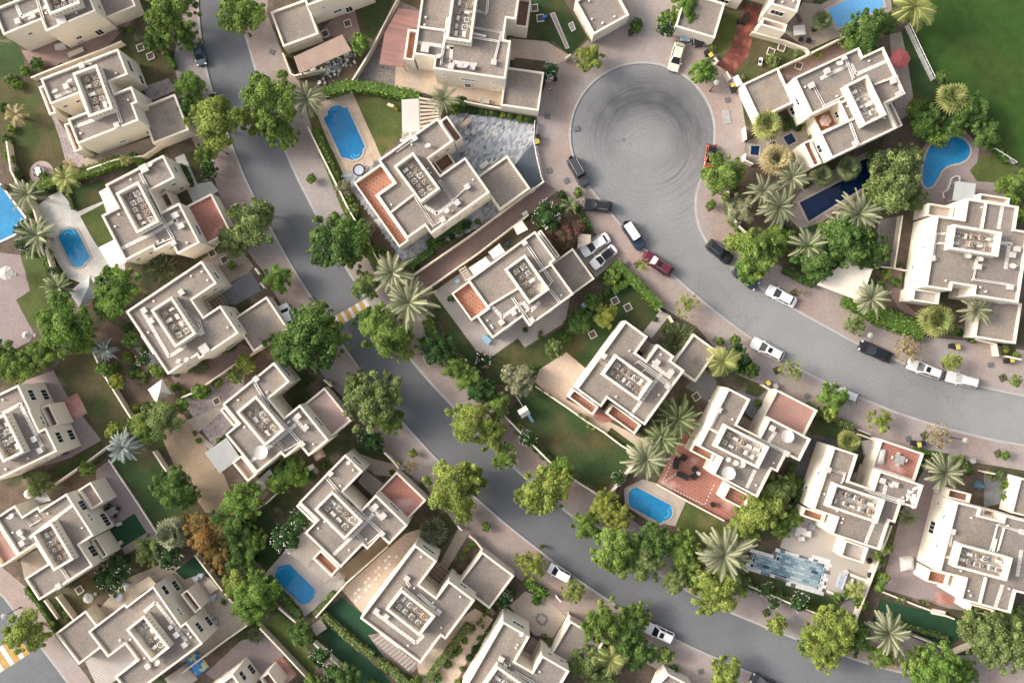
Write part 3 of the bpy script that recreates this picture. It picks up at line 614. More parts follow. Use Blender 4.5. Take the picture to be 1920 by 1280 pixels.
def slabs(name, pts, z, ang, w, h, tones, weights, label, clump=.25, grow=0):
    q = ccw([(p.x, p.y) for p in PL(pts, z)]); rnd = random.Random(11); ca, sa = cos(ang), sin(ang); b = MB()
    loc = [(x * ca + y * sa, -x * sa + y * ca) for x, y in q]; x0, x1, y0, y1 = min(p[0] for p in loc), max(p[0] for p in loc), min(p[1] for p in loc), max(p[1] for p in loc)
    j = 0; y = y0
    from mathutils import noise as mn
    while y < y1:
        x = x0 - (w / 2 if j % 2 else 0) - rnd.random() * .1
        while x < x1:
            cx, cy = x + w / 2, y + h / 2; wx, wy = cx * ca - cy * sa, cx * sa + cy * ca
            if inside((wx, wy), q):
                t = rnd.random() * (1 - clump) + clump * (mn.noise(Vector((wx * .35, wy * .35, 3))) * .9 + .5); t = min(.999, max(0, t)); acc = 0
                for k, wt in enumerate(weights):
                    acc += wt
                    if t < acc: break
                g_ = .012; c4 = [(x + g_, y + g_), (x + w - g_, y + g_), (x + w - g_, y + h - g_), (x + g_, y + h - g_)]
                b.face([(px * ca - py * sa, px * sa + py * ca, z) for px, py in c4], k)
            x += w
        y += h; j += 1
    return tag(b.build(name, [MAT[t] for t in tones]), label, name.replace('_', ' '), kind='structure')
slabs('patio', [(640, 330), (688, 312), (800, 250), (850, 212), (1001, 226), (1005, 262), (960, 314), (940, 398), (890, 430), (755, 490), (700, 410)], ZP + .045, .93, .62, .31, ['slate_a', 'slate_b', 'slate_c', 'slate_d', 'slate_e'], [.10, .26, .32, .20, .12], 'individual blue grey slabs of the slate paved yard', .15)
# raised planting beds and marks set in the paving
def strip(name, m, pts, w, label, z=None):
    _zc[0] += 1
    zz = z or ZP + 0.26 + 0.002 * (_zc[0] % 40)
    L = [Vector((p.x, p.y, 0)) for p in PL(pts, zz)]
    b = MB(); q = strip_poly(L, w); b.face([(x, y, zz) for x, y in ccw(q)])
    return tag(b.build(name, MAT[m]), label, name.replace('_', ' '), kind='structure')
b = MB()
for (p, q) in (((1268, 888), (1240, 906)), ((1240, 906), (1321, 946)), ((1321, 946), (1340, 906)), ((1268, 850), (1240, 906))):
    A, B = P(*p, ZP + .08), P(*q, ZP + .08); n = int((B - A).length / .55)
    for k in range(n):
        c = A.lerp(B, (k + .35) / n); d = (B - A).normalized(); b.box((c.x, c.y, ZP + .072), (.36, .16, .02), atan2(d.y, d.x))
tag(b.build('terrace_marking', MAT['white_paint']), 'white dashed line on the large red tiled terrace', 'paving line', kind='structure')
b = MB()
for k in range(4):
    c = [(1004, 1160), (1013, 1148), (1028, 1158), (1018, 1173)]
    A, B = P(*c[k]), P(*c[(k + 1) % 4]); d = B - A; m_ = (A + B) / 2
    b.box((m_.x, m_.y, ZP + .072), (d.length * .8, .38, .02), atan2(d.y, d.x))
tag(b.build('paving_inlay', MAT['slab_grey']), 'dark grey diamond outline inlaid in the beige courtyard', 'paving inlay', kind='structure')
b = MB(); random.seed(5)
for k in range(13):
    t = k / 12; c = P(660 + 76 * t, 1118 - 82 * t)
    for dx in (0, 1):
        if (k + dx) % 3: b.box((c.x + dx * .62, c.y - dx * .62, ZP + .072), (.52, .42, .02), .75)
tag(b.build('stepping_stones', MAT['coping_white']), 'two rows of pale stepping stones on the sandy path', 'stepping stones', kind='structure')
for u, v, a in [(510, 98, 1.2), (1026, 219, -.15), (1030, 320, .3), (1062, 339, .6), (1178, 495, .7), (1341, 636, .9), (1513, 742, .5), (1364, 188, .3), (1857, 684, .1), (1703, 822, .3), (970, 1047, .6), (1314, 1258, .4), (1484, 505, .4), (585, 562, .4), (1111, 965, .6), (1080, 241, .2)]:
    b = MB(); c = P(u, v); b.box((c.x, c.y, ZP + .05), (.85, .8, .13), a); o = b.build('access_cover', MAT['cover_metal'])
    tag(o, near('square dark metal access cover', u, v), 'access cover', 'metal access covers in the paving')
b = MB(); c = P(1362, 219); b.box((c.x, c.y, ZP + .04), (1.2, 2.3, .1), .15); tag(b.build('vent_grate', MAT['stone_grey']), 'long grey vent grate in the pavement right of the turning circle', 'grate')
c = P(1170, 262, 0); b = MB(); b.lathe((c.x, c.y, 0), [(.3, 0), (.3, .012), (0, .012)]); tag(b.build('manhole_cover', MAT['cover_metal']), 'round dark manhole cover in the turning circle', 'manhole cover')
# ---------------------------------------------------------------- villas
def put(mb, name, mats, parent, root, bevel=0):
    o = root.location; mb.v = [(x - o.x, y - o.y, z - o.z) for x, y, z in mb.v]
    return mb.build(name, mats, parent, bevel=bevel)

def flat(poly, z):
    return [(p[0], p[1], z) for p in poly]
AC_MESH = {}
def ac_meshes():
    """two kinds of condenser: top-blowing box and open unit with a dark coil"""
    for kind in ('fan', 'coil', 'case'):
        b = MB(); b.smooth = False
        if kind == 'case': b.box((0, 0, .35), (1.15, .62, .7)); f = MB(); f.lathe((-.22, 0, .701), [(.0, .0), (.02, .012), (0, .012)], 8); f.box((.2, .315, .35), (.5, .02, .45))
        else: b.box((0, 0, .42), (.95, .95, .84)); f = MB(); f.lathe((0, 0, .84), [(.36, 0), (.36, .05), (.27, .05), (.27, .015), (.2, .015), (.2, .03), (0, .03)], 18); f.m[-36:] = [1] * 36
        AC_MESH[kind] = (b, f, kind)
    for kind, (b, f, _) in list(AC_MESH.items()):
        me = b.mesh('ac_unit', MAT['ac_rust'] if kind == 'coil' else MAT['ac_body'])
        bm = bmesh.new(); bm.from_mesh(me); bmesh.ops.bevel(bm, geom=bm.edges[:], offset=.05, segments=1, affect='EDGES'); bm.to_mesh(me); bm.free()
        AC_MESH[kind] = (me, f.mesh('fan', [MAT['dark_metal'], MAT['stone_grey']]))
ac_meshes()

def parapet(root, parent, name, outline, h, z0, drop, t, wallm, floorm, floorname, rect=True, th=None):
    pts = [P(u, v, h) for u, v in outline]
    poly, th = rectify(pts, th) if rect else (ccw([(p.x, p.y) for p in pts]), 0)
    inn = inset(poly, t)
    b = MB(); b.ring(poly, inn, z0, h, h - drop)
    w = put(b, name, MAT[wallm], parent, root)
    b = MB(); b.face(flat(inset(poly, t - .02), h - drop)); 
    f = put(b, floorname, MAT[floorm], w if name != 'wall' else root, root)
    return poly, w, th

def villa(label, main, ac, h=7.3, garage=None, garages=(), balc=(), wins=(), walk=(), pipes=(), boxes=(), dishes=(), slabs=(), grids=(), gh=3.5, wm='wall', rect=True, acn=None, inner=(), seed=1, marks=None):
    us, vs = [p[0] for p in main], [p[1] for p in main]
    root = empty('villa', P((min(us) + max(us)) / 2, (min(vs) + max(vs)) / 2, 0))
    tag(root, label, 'villa')
    if marks: mark(marks, (min(us) + max(us)) / 2, (min(vs) + max(vs)) / 2)
    poly, wall, th = parapet(root, root, 'wall', main, h, 0, .5, .29, wm, 'gravel_roof', 'roof', rect)
    deck = h - .5
    rnd = random.Random(seed)
    # low wings and balconies
    for gq in ([garage] if garage else []) + list(garages):
        q, fl, hh = (gq if isinstance(gq, dict) else dict(q=gq, fl='gravel_roof', h=gh)).values()
        parapet(root, root, 'garage', q, hh, 0, .42, .3, wm, fl, 'roof', rect, th)
    for q, fl, hh, z0 in balc:
        _, w, _ = parapet(root, root, 'balcony', q, hh, z0, .85, .24, wm, fl, 'floor', rect, th)
        if z0 > 1:
            b = MB(); pq = rectify([P(u, v, hh) for u, v in q], th)[0]; b.prism(pq, z0 - .2, z0 + .01); put(b, 'slab', MAT[wm], w, root)
    for q, hh, m in slabs:
        b = MB(); b.prism([(p.x, p.y) for p in PL(q, hh)], hh - .25, hh); put(b, 'canopy', MAT[m], root, root)
        # its two posts
        b = MB()
        for p in PL(q, hh)[:2]:
            b.box((p.x * .998, p.y * .998, (hh - .25) / 2), (.2, .2, hh - .25), th)
        put(b, 'post', MAT[wm], root, root)
    for q, hh in grids:          # timber grid over an entrance court
        A, B, C, D = PL(q, hh); b = MB()
        for k in range(6):
            t = k / 5; b.tube([A.lerp(B, t), D.lerp(C, t)], .05, 4); t = k / 5; b.tube([A.lerp(D, t), B.lerp(C, t)], .05, 4)
        put(b, 'trellis', MAT['timber'], root, root)
        b = MB(); b.face(flat(ccw([(p.x, p.y) for p in PL(q, .5)]), .5)); put(b, 'court_floor', MAT['brown_tile'], root, root)
    # enclosure for the cooling plant
    if ac:
        ht = h + 1.35
        q, _ = rectify([P(u, v, ht) for u, v in ac], None if rect else None)
        n_in = inset(q, .36)
        b = MB(); b.ring(q, n_in, deck, ht, deck + .02); enc = put(b, 'plant_enclosure', MAT[wm], root, root)
        b = MB(); b.face(flat(inset(q, .34), deck + .33)); put(b, 'plant_floor', MAT['plant_deck'], enc, root)
        b = MB()
        for k in range(4):
            a, c = Vector(q[k]), Vector(q[(k + 1) % 4]); L = (c - a).length; d = (c - a) / L; n = Vector((d.y, -d.x)); cnt = max(3, int(L / .62))
            for j in range(cnt):
                p = a + d * L * (j + .5) / cnt + n * .012
                b.box((p.x, p.y, ht - .62), (.26, .05, .34), atan2(d.y, d.x))
        put(b, 'louvre', MAT['louvre_dark'], enc, root)
        a, c = Vector(q[0]), Vector(q[1]); d1 = (c - a); d2 = Vector(q[3]) - a
        if d1.length < d2.length: d1, d2 = d2, d1
        L1, L2 = d1.length, d2.length; d1 /= L1; d2 /= L2; nx = max(2, int((L1 - .9) / 1.2)); ang = atan2(d1.y, d1.x)
        for i in range(nx):
            for j in range(2):
                if rnd.random() < .06: continue
                kind = rnd.choice(['fan', 'fan', 'coil', 'coil', 'case', 'case'])
                p = a + d1 * (.75 + (L1 - 1.5) * (i + .5) / nx + rnd.uniform(-.12, .12)) + d2 * (L2 * (.335 if j == 0 else .665) + rnd.uniform(-.12, .12))
                bd, fn = AC_MESH[kind]
                o = link('ac_unit', bd, root, Vector((p.x, p.y, deck + .34)) - root.location)
                o.rotation_euler.z = ang + rnd.choice([0, pi / 2, pi]) + rnd.uniform(-.06, .06); s = rnd.uniform(.62, .9); o.scale = (s * rnd.uniform(.85, 1.1), s, rnd.uniform(.7, 1.1))
                link('fan', fn, o)
        b = MB()          # refrigerant lines on the plant floor
        for k in range(20):
            p = a + d1 * rnd.uniform(.9, L1 - .9) + d2 * rnd.uniform(.9, L2 - .9)
            e1 = p + (d1 if rnd.random() < .5 else d2) * rnd.uniform(-1.2, 1.2); e2 = e1 + (d2 if rnd.random() < .5 else d1) * rnd.uniform(-.8, .8)
            lo, hi = .6, .6
            b.tube([(p.x, p.y, deck + .4), (e1.x, e1.y, deck + .42), (e2.x, e2.y, deck + .4)], .04, 5)
        put(b, 'pipe', MAT['louvre_dark'], enc, root)
    # roof walkways of pale slabs, pipes, vents, dishes
    for line in walk:
        L = PL(line, deck); b = MB()
        for a, c in zip(L[:-1], L[1:]):
            d = c - a; n = max(1, round(d.length / .62)); g_ = d.length / n; d.normalize()
            for k in range(n):
                p = a + d * g_ * (k + .5); b.box((p.x, p.y, deck + .03), (g_ - .05, .56, .06), atan2(d.y, d.x))
        put(b, 'walkway', MAT['roof_tile_grey'], root, root)
    for line in pipes:
        L = [p + Vector((0, 0, .22)) for p in PL(line, deck)]; b = MB(); b.tube(L, .085, 6)
        off = [p + Vector((.26, .18, -.03)) for p in L]; b.tube(off, .07, 6)
        for p in L: b.box((p.x, p.y, deck + .1), (.14, .14, .2), th)
        put(b, 'pipe', MAT['white_metal'], root, root)
    for bx in boxes:
        u, v = bx[:2]; s = bx[2] if len(bx) > 2 else .74; p = P(u, v, deck + .5); b = MB(); b.box((p.x, p.y, deck + .3), (s, s, .6), th); b.box((p.x, p.y, deck + .63), (s + .12, s + .12, .06), th)
        put(b, 'vent_box', MAT['dish'], root, root)
    for dd in dishes:
        u, v = dd[:2]; r = dd[2] if len(dd) > 2 else .5; p = P(u, v, deck + .6)
        b = MB(); b.smooth = True
        b.lathe((0, 0, 0), [(r, r * .32), (r * .75, r * .17), (r * .4, r * .05), (0, 0)], 20); b.lathe((0, 0, -.02), [(0, 0), (r * .4, r * .05), (r * .75, r * .17), (r, r * .32)], 20)
        tilt = Matrix.Rotation(R(38 if r < 1 else 16), 3, 'X'); spin = Matrix.Rotation(R(200), 3, 'Z')
        b.v = [tuple(spin @ (tilt @ Vector(q))) for q in b.v]
        b.v = [(x + p.x, y + p.y, z + deck + .75) for x, y, z in b.v]
        do = put(b, 'satellite_dish', MAT['dish'], root, root)
        b = MB(); b.tube([(p.x, p.y, deck), (p.x, p.y, deck + .76)], .05, 6); put(b, 'mast', MAT['white_metal'], do, root)
    for k in range(6):           # small caps and outlets standing in the gravel
        bb = inset(poly, 1.0); i = rnd.randrange(len(bb)); a, c = Vector(bb[i]), Vector(bb[(i + 1) % len(bb)])
        p = a.lerp(c, rnd.uniform(.1, .9)); b = MB(); b.lathe((p.x, p.y, deck), [(.11, 0), (.11, .25), (.16, .25), (.16, .32), (0, .34)], 8)
        put(b, 'vent_cap', MAT['white_metal'], root, root)
    for a, c in inner:           # low upstand walls across the roof
        A, C = P(*a, h - .1), P(*c, h - .1); d = C - A; m = (A + C) / 2; b = MB(); b.box((m.x, m.y, deck + .2), (d.length, .3, .4), atan2(d.y, d.x)); put(b, 'roof_upstand', MAT[wm], root, root)
    # windows on the walls
    used_edges = set()
    def window(u, v, z, w, hh):
        p = P(u, v, h); best = None
        for k in range(len(poly)):
            a, c = Vector(poly[k]), Vector(poly[(k + 1) % len(poly)]); d = c - a; L = d.length
            if L < w + .3: continue
            d /= L; t = max(w / 2 + .12, min(L - w / 2 - .12, (Vector((p.x, p.y)) - a).dot(d))); q = a + d * t; e = (q - Vector((p.x, p.y))).length
            if best is None or e < best[0]: best = (e, q, d, k)
        if not best: return
        _, q, d, k = best; used_edges.add(k); n = Vector((d.y, -d.x)); an = atan2(d.y, d.x)
        b = MB(); b.box((q.x + n.x * .03, q.y + n.y * .03, z), (w + .14, .10, hh + .14), an); b.box((q.x + n.x * .08, q.y + n.y * .08, z - hh / 2 - .12), (w + .34, .22, .09), an)
        fr = put(b, 'window', MAT['frame'], root, root)
        b = MB(); np_ = max(2, round(w / .6))
        for k in range(np_):
            s = -w / 2 + w * (k + .5) / np_
            b.box((q.x + d.x * s + n.x * .075, q.y + d.y * s + n.y * .075, z), (w / np_ - .07, .03, hh - .06), an)
        put(b, 'pane', MAT['glass'], fr, root)
    for w in wins: window(*w)
    # further plain windows on the long walls, two floors
    for k in range(len(poly)):
        a, c = Vector(poly[k]), Vector(poly[(k + 1) % len(poly)]); L = (c - a).length
        if L > 4.2 and k not in used_edges and h > 5:
            d = (c - a) / L; n = Vector((d.y, -d.x)); an = atan2(d.y, d.x); m = (a + c) / 2
            for t, z in ((.25, 5.0), (.7, 5.0), (.7, 1.9)):
                q = a + d * L * t; b = MB(); b.box((q.x + n.x * .02, q.y + n.y * .02, z), (.72, .08, .62), an); fr = put(b, 'window', MAT['frame'], root, root)
                b = MB(); b.box((q.x + n.x * .05, q.y + n.y * .05, z), (.58, .05, .48), an); put(b, 'pane', MAT['glass'], fr, root)
    return root

def B(q, fl='terracotta', hh=4.6, z0=0): return (q, fl, hh, z0)
villa('cream villa in the upper left corner, its garage roof beside a street tree', [(12, 63), (77, 38), (86, 59), (178, 22), (152, -50), (-20, 20)], [(80, -6), (138, -32), (146, 6), (92, 30)], garage=[(168, -6), (240, -32), (252, 14), (191, 37)],
      wins=[(115, 46, 2.2, .9, .7), (40, 52, 5, .6, .5), (150, 33, 1.3, 1.0, 1.6)], walk=[[(30, 8), (40, 32)], [(40, 33), (90, 12)]], pipes=[[(68, -5), (84, 50)]], boxes=[(33, 40), (61, 30), (115, 38, 1.3)], seed=1, marks='the upper left corner villa')
villa('cream villa beside the dry brown lawn, two narrow balconies on its left', [(74, 148), (222, 91), (239, 141), (205, 152), (215, 175), (247, 161), (257, 192), (249, 196), (260, 226), (145, 270), (126, 223), (162, 210), (147, 174), (96, 197)], [(136, 137), (179, 122), (215, 206), (164, 217)],
      garage=[(261, 202), (328, 176), (354, 244), (286, 270)], balc=[B([(72, 163), (82, 160), (106, 210), (93, 217)]), B([(120, 233), (130, 229), (155, 280), (139, 285)])],
      wins=[(232, 115, 5, 1.8, 1.2), (236, 130, 2, 1.4, 1.2), (200, 250, 2, 1.0, .5), (250, 228, 1.3, 1, 1.8)], walk=[[(103, 183), (143, 166)], [(137, 240), (192, 219)]], pipes=[[(207, 172), (228, 234)], [(160, 122), (172, 121)]], boxes=[(153, 123), (219, 235), (124, 162)], dishes=[(104, 173), (131, 154)], seed=2, marks='the dry brown lawn villa')
villa('cream villa with a white pool terrace and a red tiled garage roof', [(196, 347), (306, 290), (328, 334), (282, 356), (303, 397), (336, 380), (374, 454), (332, 478), (322, 455), (290, 470), (286, 462), (234, 490), (189, 402), (221, 390)], [(216, 361), (258, 342), (301, 416), (255, 436)],
      garage=dict(q=[(345, 388), (397, 362), (432, 434), (384, 462)], fl='red_tile', h=3.7), slabs=[([(185, 360), (199, 352), (222, 390), (203, 397)], 3.2, 'wall_pale'), ([(185, 464), (214, 450), (236, 492), (210, 506)], 3.2, 'wall_pale')],
      balc=[B([(299, 364), (312, 358), (327, 384), (310, 393)], 'brown_tile', 4.2)], wins=[(365, 425, 5, 1.6, 1.0), (310, 462, 5, .7, .5), (318, 312, 5, .8, 1)], walk=[[(228, 466), (290, 436)], [(290, 436), (330, 412)], [(322, 400), (338, 430)]], pipes=[[(262, 326), (282, 365)], [(297, 400), (325, 450)], [(285, 440), (297, 458), (322, 448)]], boxes=[(270, 316, 1.1), (330, 403), (340, 423), (325, 455)], dishes=[(282, 311)], seed=3, marks='the white pool terrace villa')
villa('cream villa above the white gazebo garden, plain grey garage roof', [(232, 584), (379, 490), (406, 531), (361, 562), (381, 594), (414, 571), (446, 625), (374, 673), (369, 666), (317, 700)], [(281, 580), (321, 558), (370, 626), (327, 650)],
      garage=[(432, 598), (501, 557), (541, 617), (476, 658)], balc=[B([(262, 630), (275, 621), (298, 655), (289, 664)], 'sand_light')], grids=[([(383, 565), (412, 547), (428, 570), (400, 588)], 3.0)], wins=[(410, 650, 2, 1.4, 1.2), (345, 690, 5, .7, .5), (395, 515, 5, 1.2, 1)],
      walk=[[(268, 584), (318, 670)], [(318, 668), (350, 648)]], pipes=[[(345, 582), (372, 602), (378, 620)], [(355, 598), (378, 622)]], boxes=[(270, 582), (283, 602), (340, 548), (377, 623), (383, 654, 1.3)], dishes=[(335, 678, .45), (350, 675, .45)], seed=4, marks='the white gazebo villa')
villa('cream villa beside the bare sand yard, a round white disc on its roof', [(416, 757), (514, 679), (544, 717), (502, 746), (534, 781), (561, 759), (617, 823), (579, 855), (562, 836), (534, 857), (527, 851), (481, 885), (421, 814), (447, 794)], [(441, 771), (480, 743), (535, 805), (496, 836)],
      garage=dict(q=[(565, 762), (611, 723), (656, 791), (618, 821)], fl='pink_tile', h=3.7), balc=[B([(411, 769), (420, 763), (447, 793), (440, 800)], 'sand_light'), B([(434, 867), (451, 855), (482, 886), (466, 904)], 'pink_tile')], wins=[(595, 790, 5, 1.8, .9), (530, 700, 5, 1.4, 1)],
      walk=[[(470, 865), (500, 842), (555, 795)], [(550, 782), (574, 808)]], pipes=[[(475, 715), (503, 762)], [(515, 778), (540, 805), (566, 834)], [(522, 830), (534, 845), (560, 830)]], boxes=[(480, 710), (559, 780), (573, 801), (566, 832)], dishes=[(491, 848, 1.1)], seed=5, marks='the sand yard villa')
villa('cream villa above the slatted pool deck, faded red garage roof', [(559, 942), (646, 853), (681, 881), (645, 921), (676, 954), (706, 928), (764, 984), (730, 1021), (714, 1006), (687, 1029), (680, 1021), (639, 1064), (570, 998), (595, 975)], [(587, 954), (624, 921), (681, 977), (646, 1011)],
      garage=dict(q=[(703, 922), (746, 885), (798, 937), (762, 978)], fl='red_tile', h=3.7), balc=[B([(586, 1046), (601, 1031), (636, 1064), (621, 1081)]), B([(554, 949), (561, 943), (595, 975), (589, 980)])], wins=[(735, 955, 5, 1.8, .9), (664, 867, 5, 1.6, 1)],
      walk=[[(625, 1040), (676, 990), (703, 960)], [(688, 945), (718, 974)]], pipes=[[(609, 893), (648, 938)], [(663, 950), (712, 996)], [(668, 1000), (688, 1020), (710, 1000)]], boxes=[(619, 887), (704, 949), (719, 966), (716, 1000)], dishes=[(653, 868, .35)], seed=6, marks='the slatted deck villa')
villa('cream villa beside the stepping stone path, timber trellis over its court', [(672, 1159), (780, 1022), (820, 1052), (786, 1095), (817, 1119), (841, 1089), (891, 1124), (835, 1199), (827, 1191), (790, 1242)], [(722, 1142), (753, 1104), (816, 1155), (787, 1192)],
      garage=[(855, 1096), (905, 1034), (964, 1079), (919, 1140)], balc=[B([(712, 1187), (725, 1176), (757, 1204), (746, 1215)], 'red_tile')], grids=[([(797, 1083), (822, 1054), (842, 1070), (818, 1103)], 3.0)], wins=[(800, 1037, 5, 2.2, 1), (866, 1107, 5, 1.2, .8)],
      walk=[[(700, 1145), (780, 1205)], [(780, 1205), (795, 1190)]], pipes=[[(762, 1090), (768, 1100)], [(785, 1115), (822, 1150)], [(778, 1125), (784, 1113), (815, 1140)]], boxes=[(763, 1084), (706, 1145), (724, 1156), (822, 1147)], seed=7, marks='the stepping stone villa')
villa('cream villa cut off by the bottom edge beside the beige courtyard', [(950, 1167), (995, 1195), (965, 1238), (997, 1259), (1016, 1230), (1073, 1258), (1000, 1365), (850, 1310)], [(895, 1300), (932, 1248), (998, 1293), (960, 1345)],
      garage=[(1026, 1232), (1071, 1164), (1136, 1201), (1092, 1270)], grids=[([(977, 1226), (998, 1194), (1012, 1205), (993, 1238)], 3.0)], wins=[(972, 1180, 5, 2.0, 1), (930, 1190, 5, .8, .6), (905, 1225, 2, .8, .6)], boxes=[(940, 1235), (947, 1248, .5)], pipes=[[(962, 1258), (1000, 1280)]], dishes=[(977, 1188, .4)], seed=8, marks='the bottom edge villa')
villa('white villa at the left edge with two window wings and a middle balcony', [(37, 725), (56, 768), (57, 771), (72, 808), (86, 801), (106, 843), (-10, 905), (-80, 770)], [(-30, 795), (8, 773), (44, 848), (5, 867)],
      balc=[B([(78, 764), (92, 756), (110, 796), (93, 804)], 'brown_tile', 4.6)], wins=[(45, 742, 5.2, 1.7, 1.3), (46, 744, 1.7, 1.7, 1.5), (96, 823, 5.2, 1.7, 1.3), (96, 823, 1.7, 1.7, 1.5), (64, 785, 5.4, .4, .6), (67, 795, 5.4, .4, .6)],
      walk=[[(5, 775), (38, 757)], [(38, 757), (83, 845)]], boxes=[(64, 823), (75, 844)], seed=9, marks='the left edge villa')
villa('white villa with a dark turf square and a pale pink left terrace', [(-10, 972), (28, 945), (41, 968), (71, 949), (75, 956), (125, 924), (175, 1004), (149, 1020), (173, 1060), (73, 1126), (46, 1083), (90, 1057), (67, 1021), (35, 1040)], [(58, 1001), (97, 978), (137, 1049), (101, 1070)],
      balc=[B([(146, 919), (170, 902), (193, 942), (170, 955)], 'pink_tile', 4.8), B([(170, 1012), (181, 1005), (202, 1041), (192, 1047)], 'brown_tile', 4.6), B([(-30, 985), (-2, 988), (35, 1040), (6, 1062), (-30, 1020)], 'pink_red_tile', 4.2)], rect=True,
      wins=[(142, 952, 5.4, 1.6, 1.5), (165, 988, 2.0, 2.2, 1.5), (155, 970, 5.4, .4, .6), (160, 978, 5.4, .4, .6), (160, 1040, 5.2, 1.8, 1.5)], walk=[[(55, 1008), (138, 945)], [(35, 995), (52, 1020)]], pipes=[[(41, 962), (58, 985), (75, 975)], [(112, 1060), (128, 1085)]], boxes=[(37, 998), (41, 1018), (110, 1098)], dishes=[(22, 968, .5)], seed=10, marks='the dark turf villa')
villa('cream villa at lower left with a blue tarpaulin on its right side', [(164, 1182), (235, 1132), (237, 1135), (289, 1097), (314, 1135), (337, 1173), (350, 1165), (378, 1205), (258, 1302), (240, 1300), (215, 1270), (256, 1236), (234, 1208), (202, 1232)], [(236, 1180), (270, 1152), (317, 1214), (284, 1241)],
      garage=[(103, 1187), (160, 1144), (206, 1202), (147, 1245)], balc=[B([(340, 1113), (352, 1104), (377, 1140), (364, 1150)], 'brown_tile', 4.6)], wins=[(300, 1113, 5.2, 1.5, 1.2), (303, 1117, 1.7, 1.6, 1.4), (325, 1150, 5.4, .4, .6), (329, 1158, 5.4, .4, .6), (364, 1184, 5.2, 1.6, 1.2), (366, 1187, 1.7, 1.6, 1.3)],
      walk=[[(270, 1146), (292, 1128)], [(292, 1128), (355, 1208)]], boxes=[(331, 1189), (346, 1208), (277, 1248), (320, 1175, .5)], dishes=[(296, 1242, .45)], seed=11, marks='the blue tarpaulin villa')
villa('small cream villa at the bottom edge beside the purple paving', [(436, 1265), (465, 1300), (400, 1350), (370, 1310)], None, balc=[B([(487, 1272), (503, 1258), (525, 1288), (509, 1302)], 'brown_tile', 4.6)], wins=[(446, 1277, 5.2, 1.5, 1.2), (450, 1281, 1.7, 1.6, 1.4)], seed=12, marks='the purple paving villa')
villa('cream villa at the top with a tiled shed and a rubble heap', [(569, -3), (577, 13), (690, -32), (660, -115), (545, -75)], None, garage=[(503, 26), (569, -2), (601, 60), (536, 89)], wins=[(600, 4, 5, .5, .4), (620, -4, 2.2, 1.4, .6), (640, -12, 1.3, 1, 1.7)], seed=13, marks='the rubble heap villa')
villa('large cream villa at the top with a rust pink canopy', [(797, -60), (790, 5), (775, 101), (815, 108), (812, 127), (945, 150), (960, 77), (944, 74), (950, 34), (966, 37), (980, -40)], [(850, -30), (898, -24), (883, 80), (836, 73)],
      garage=[(950, 125), (1021, 136), (1009, 209), (937, 197)], balc=[B([(967, -6), (997, -1), (987, 52), (966, 49)], 'brown_tile', 4.8), B([(766, 54), (783, 57), (776, 114), (756, 110)], 'terracotta', 4.6)], wins=[(830, 131, 5, .5, .4), (875, 140, 4.4, 2.2, .6), (925, 147, 5, .6, .4), (925, 147, 2, .6, .4), (873, 139, 1.4, .9, 1.7)],
      walk=[[(782, 80), (850, 90)], [(847, 88), (845, 118)], [(845, 116), (895, 122)]], pipes=[[(838, 35), (826, 122), (845, 127)], [(888, 54), (939, 63), (926, 115)], [(885, 72), (934, 80)], [(892, 22), (911, 28), (915, -10)]], boxes=[(797, 91, 1.1), (846, 125), (863, 122), (886, 126), (926, 117)], dishes=[(822, 108, .55), (872, 126, .5)], inner=[((784, 50), (834, 57)), ((885, 62), (911, 68))], seed=14, marks='the rust pink canopy villa')
villa('cream villa with slate paved yard and terracotta terrace strip', [(709, 300), (820, 221), (851, 265), (804, 296), (825, 329), (872, 294), (917, 359), (808, 441), (798, 423), (762, 448), (707, 364), (740, 343)], [(737, 311), (775, 286), (825, 353), (789, 381)],
      garage=[(896, 331), (950, 291), (995, 353), (935, 395)], balc=[B([(662, 343), (711, 309), (745, 343), (707, 364), (764, 450), (750, 465)], 'terracotta', 4.4), B([(826, 226), (838, 217), (869, 261), (851, 268)], 'brown_tile', 4.6), B([(812, 302), (838, 284), (854, 305), (828, 326)], 'brown_tile', 3.6)], wins=[(860, 405, 5, .6, .4), (830, 425, 5, .8, .5), (890, 382, 5, .8, .5)],
      walk=[[(795, 385), (820, 402)], [(818, 402), (858, 373)]], pipes=[[(745, 285), (778, 262)], [(822, 340), (848, 377), (875, 352)], [(775, 366), (812, 425), (830, 412)], [(733, 398), (775, 365)]], boxes=[(777, 259), (876, 350), (857, 380), (830, 412)], dishes=[(837, 397, .5), (802, 275, .5)], inner=[((731, 399), (774, 366))], seed=15, marks='the slate yard villa')
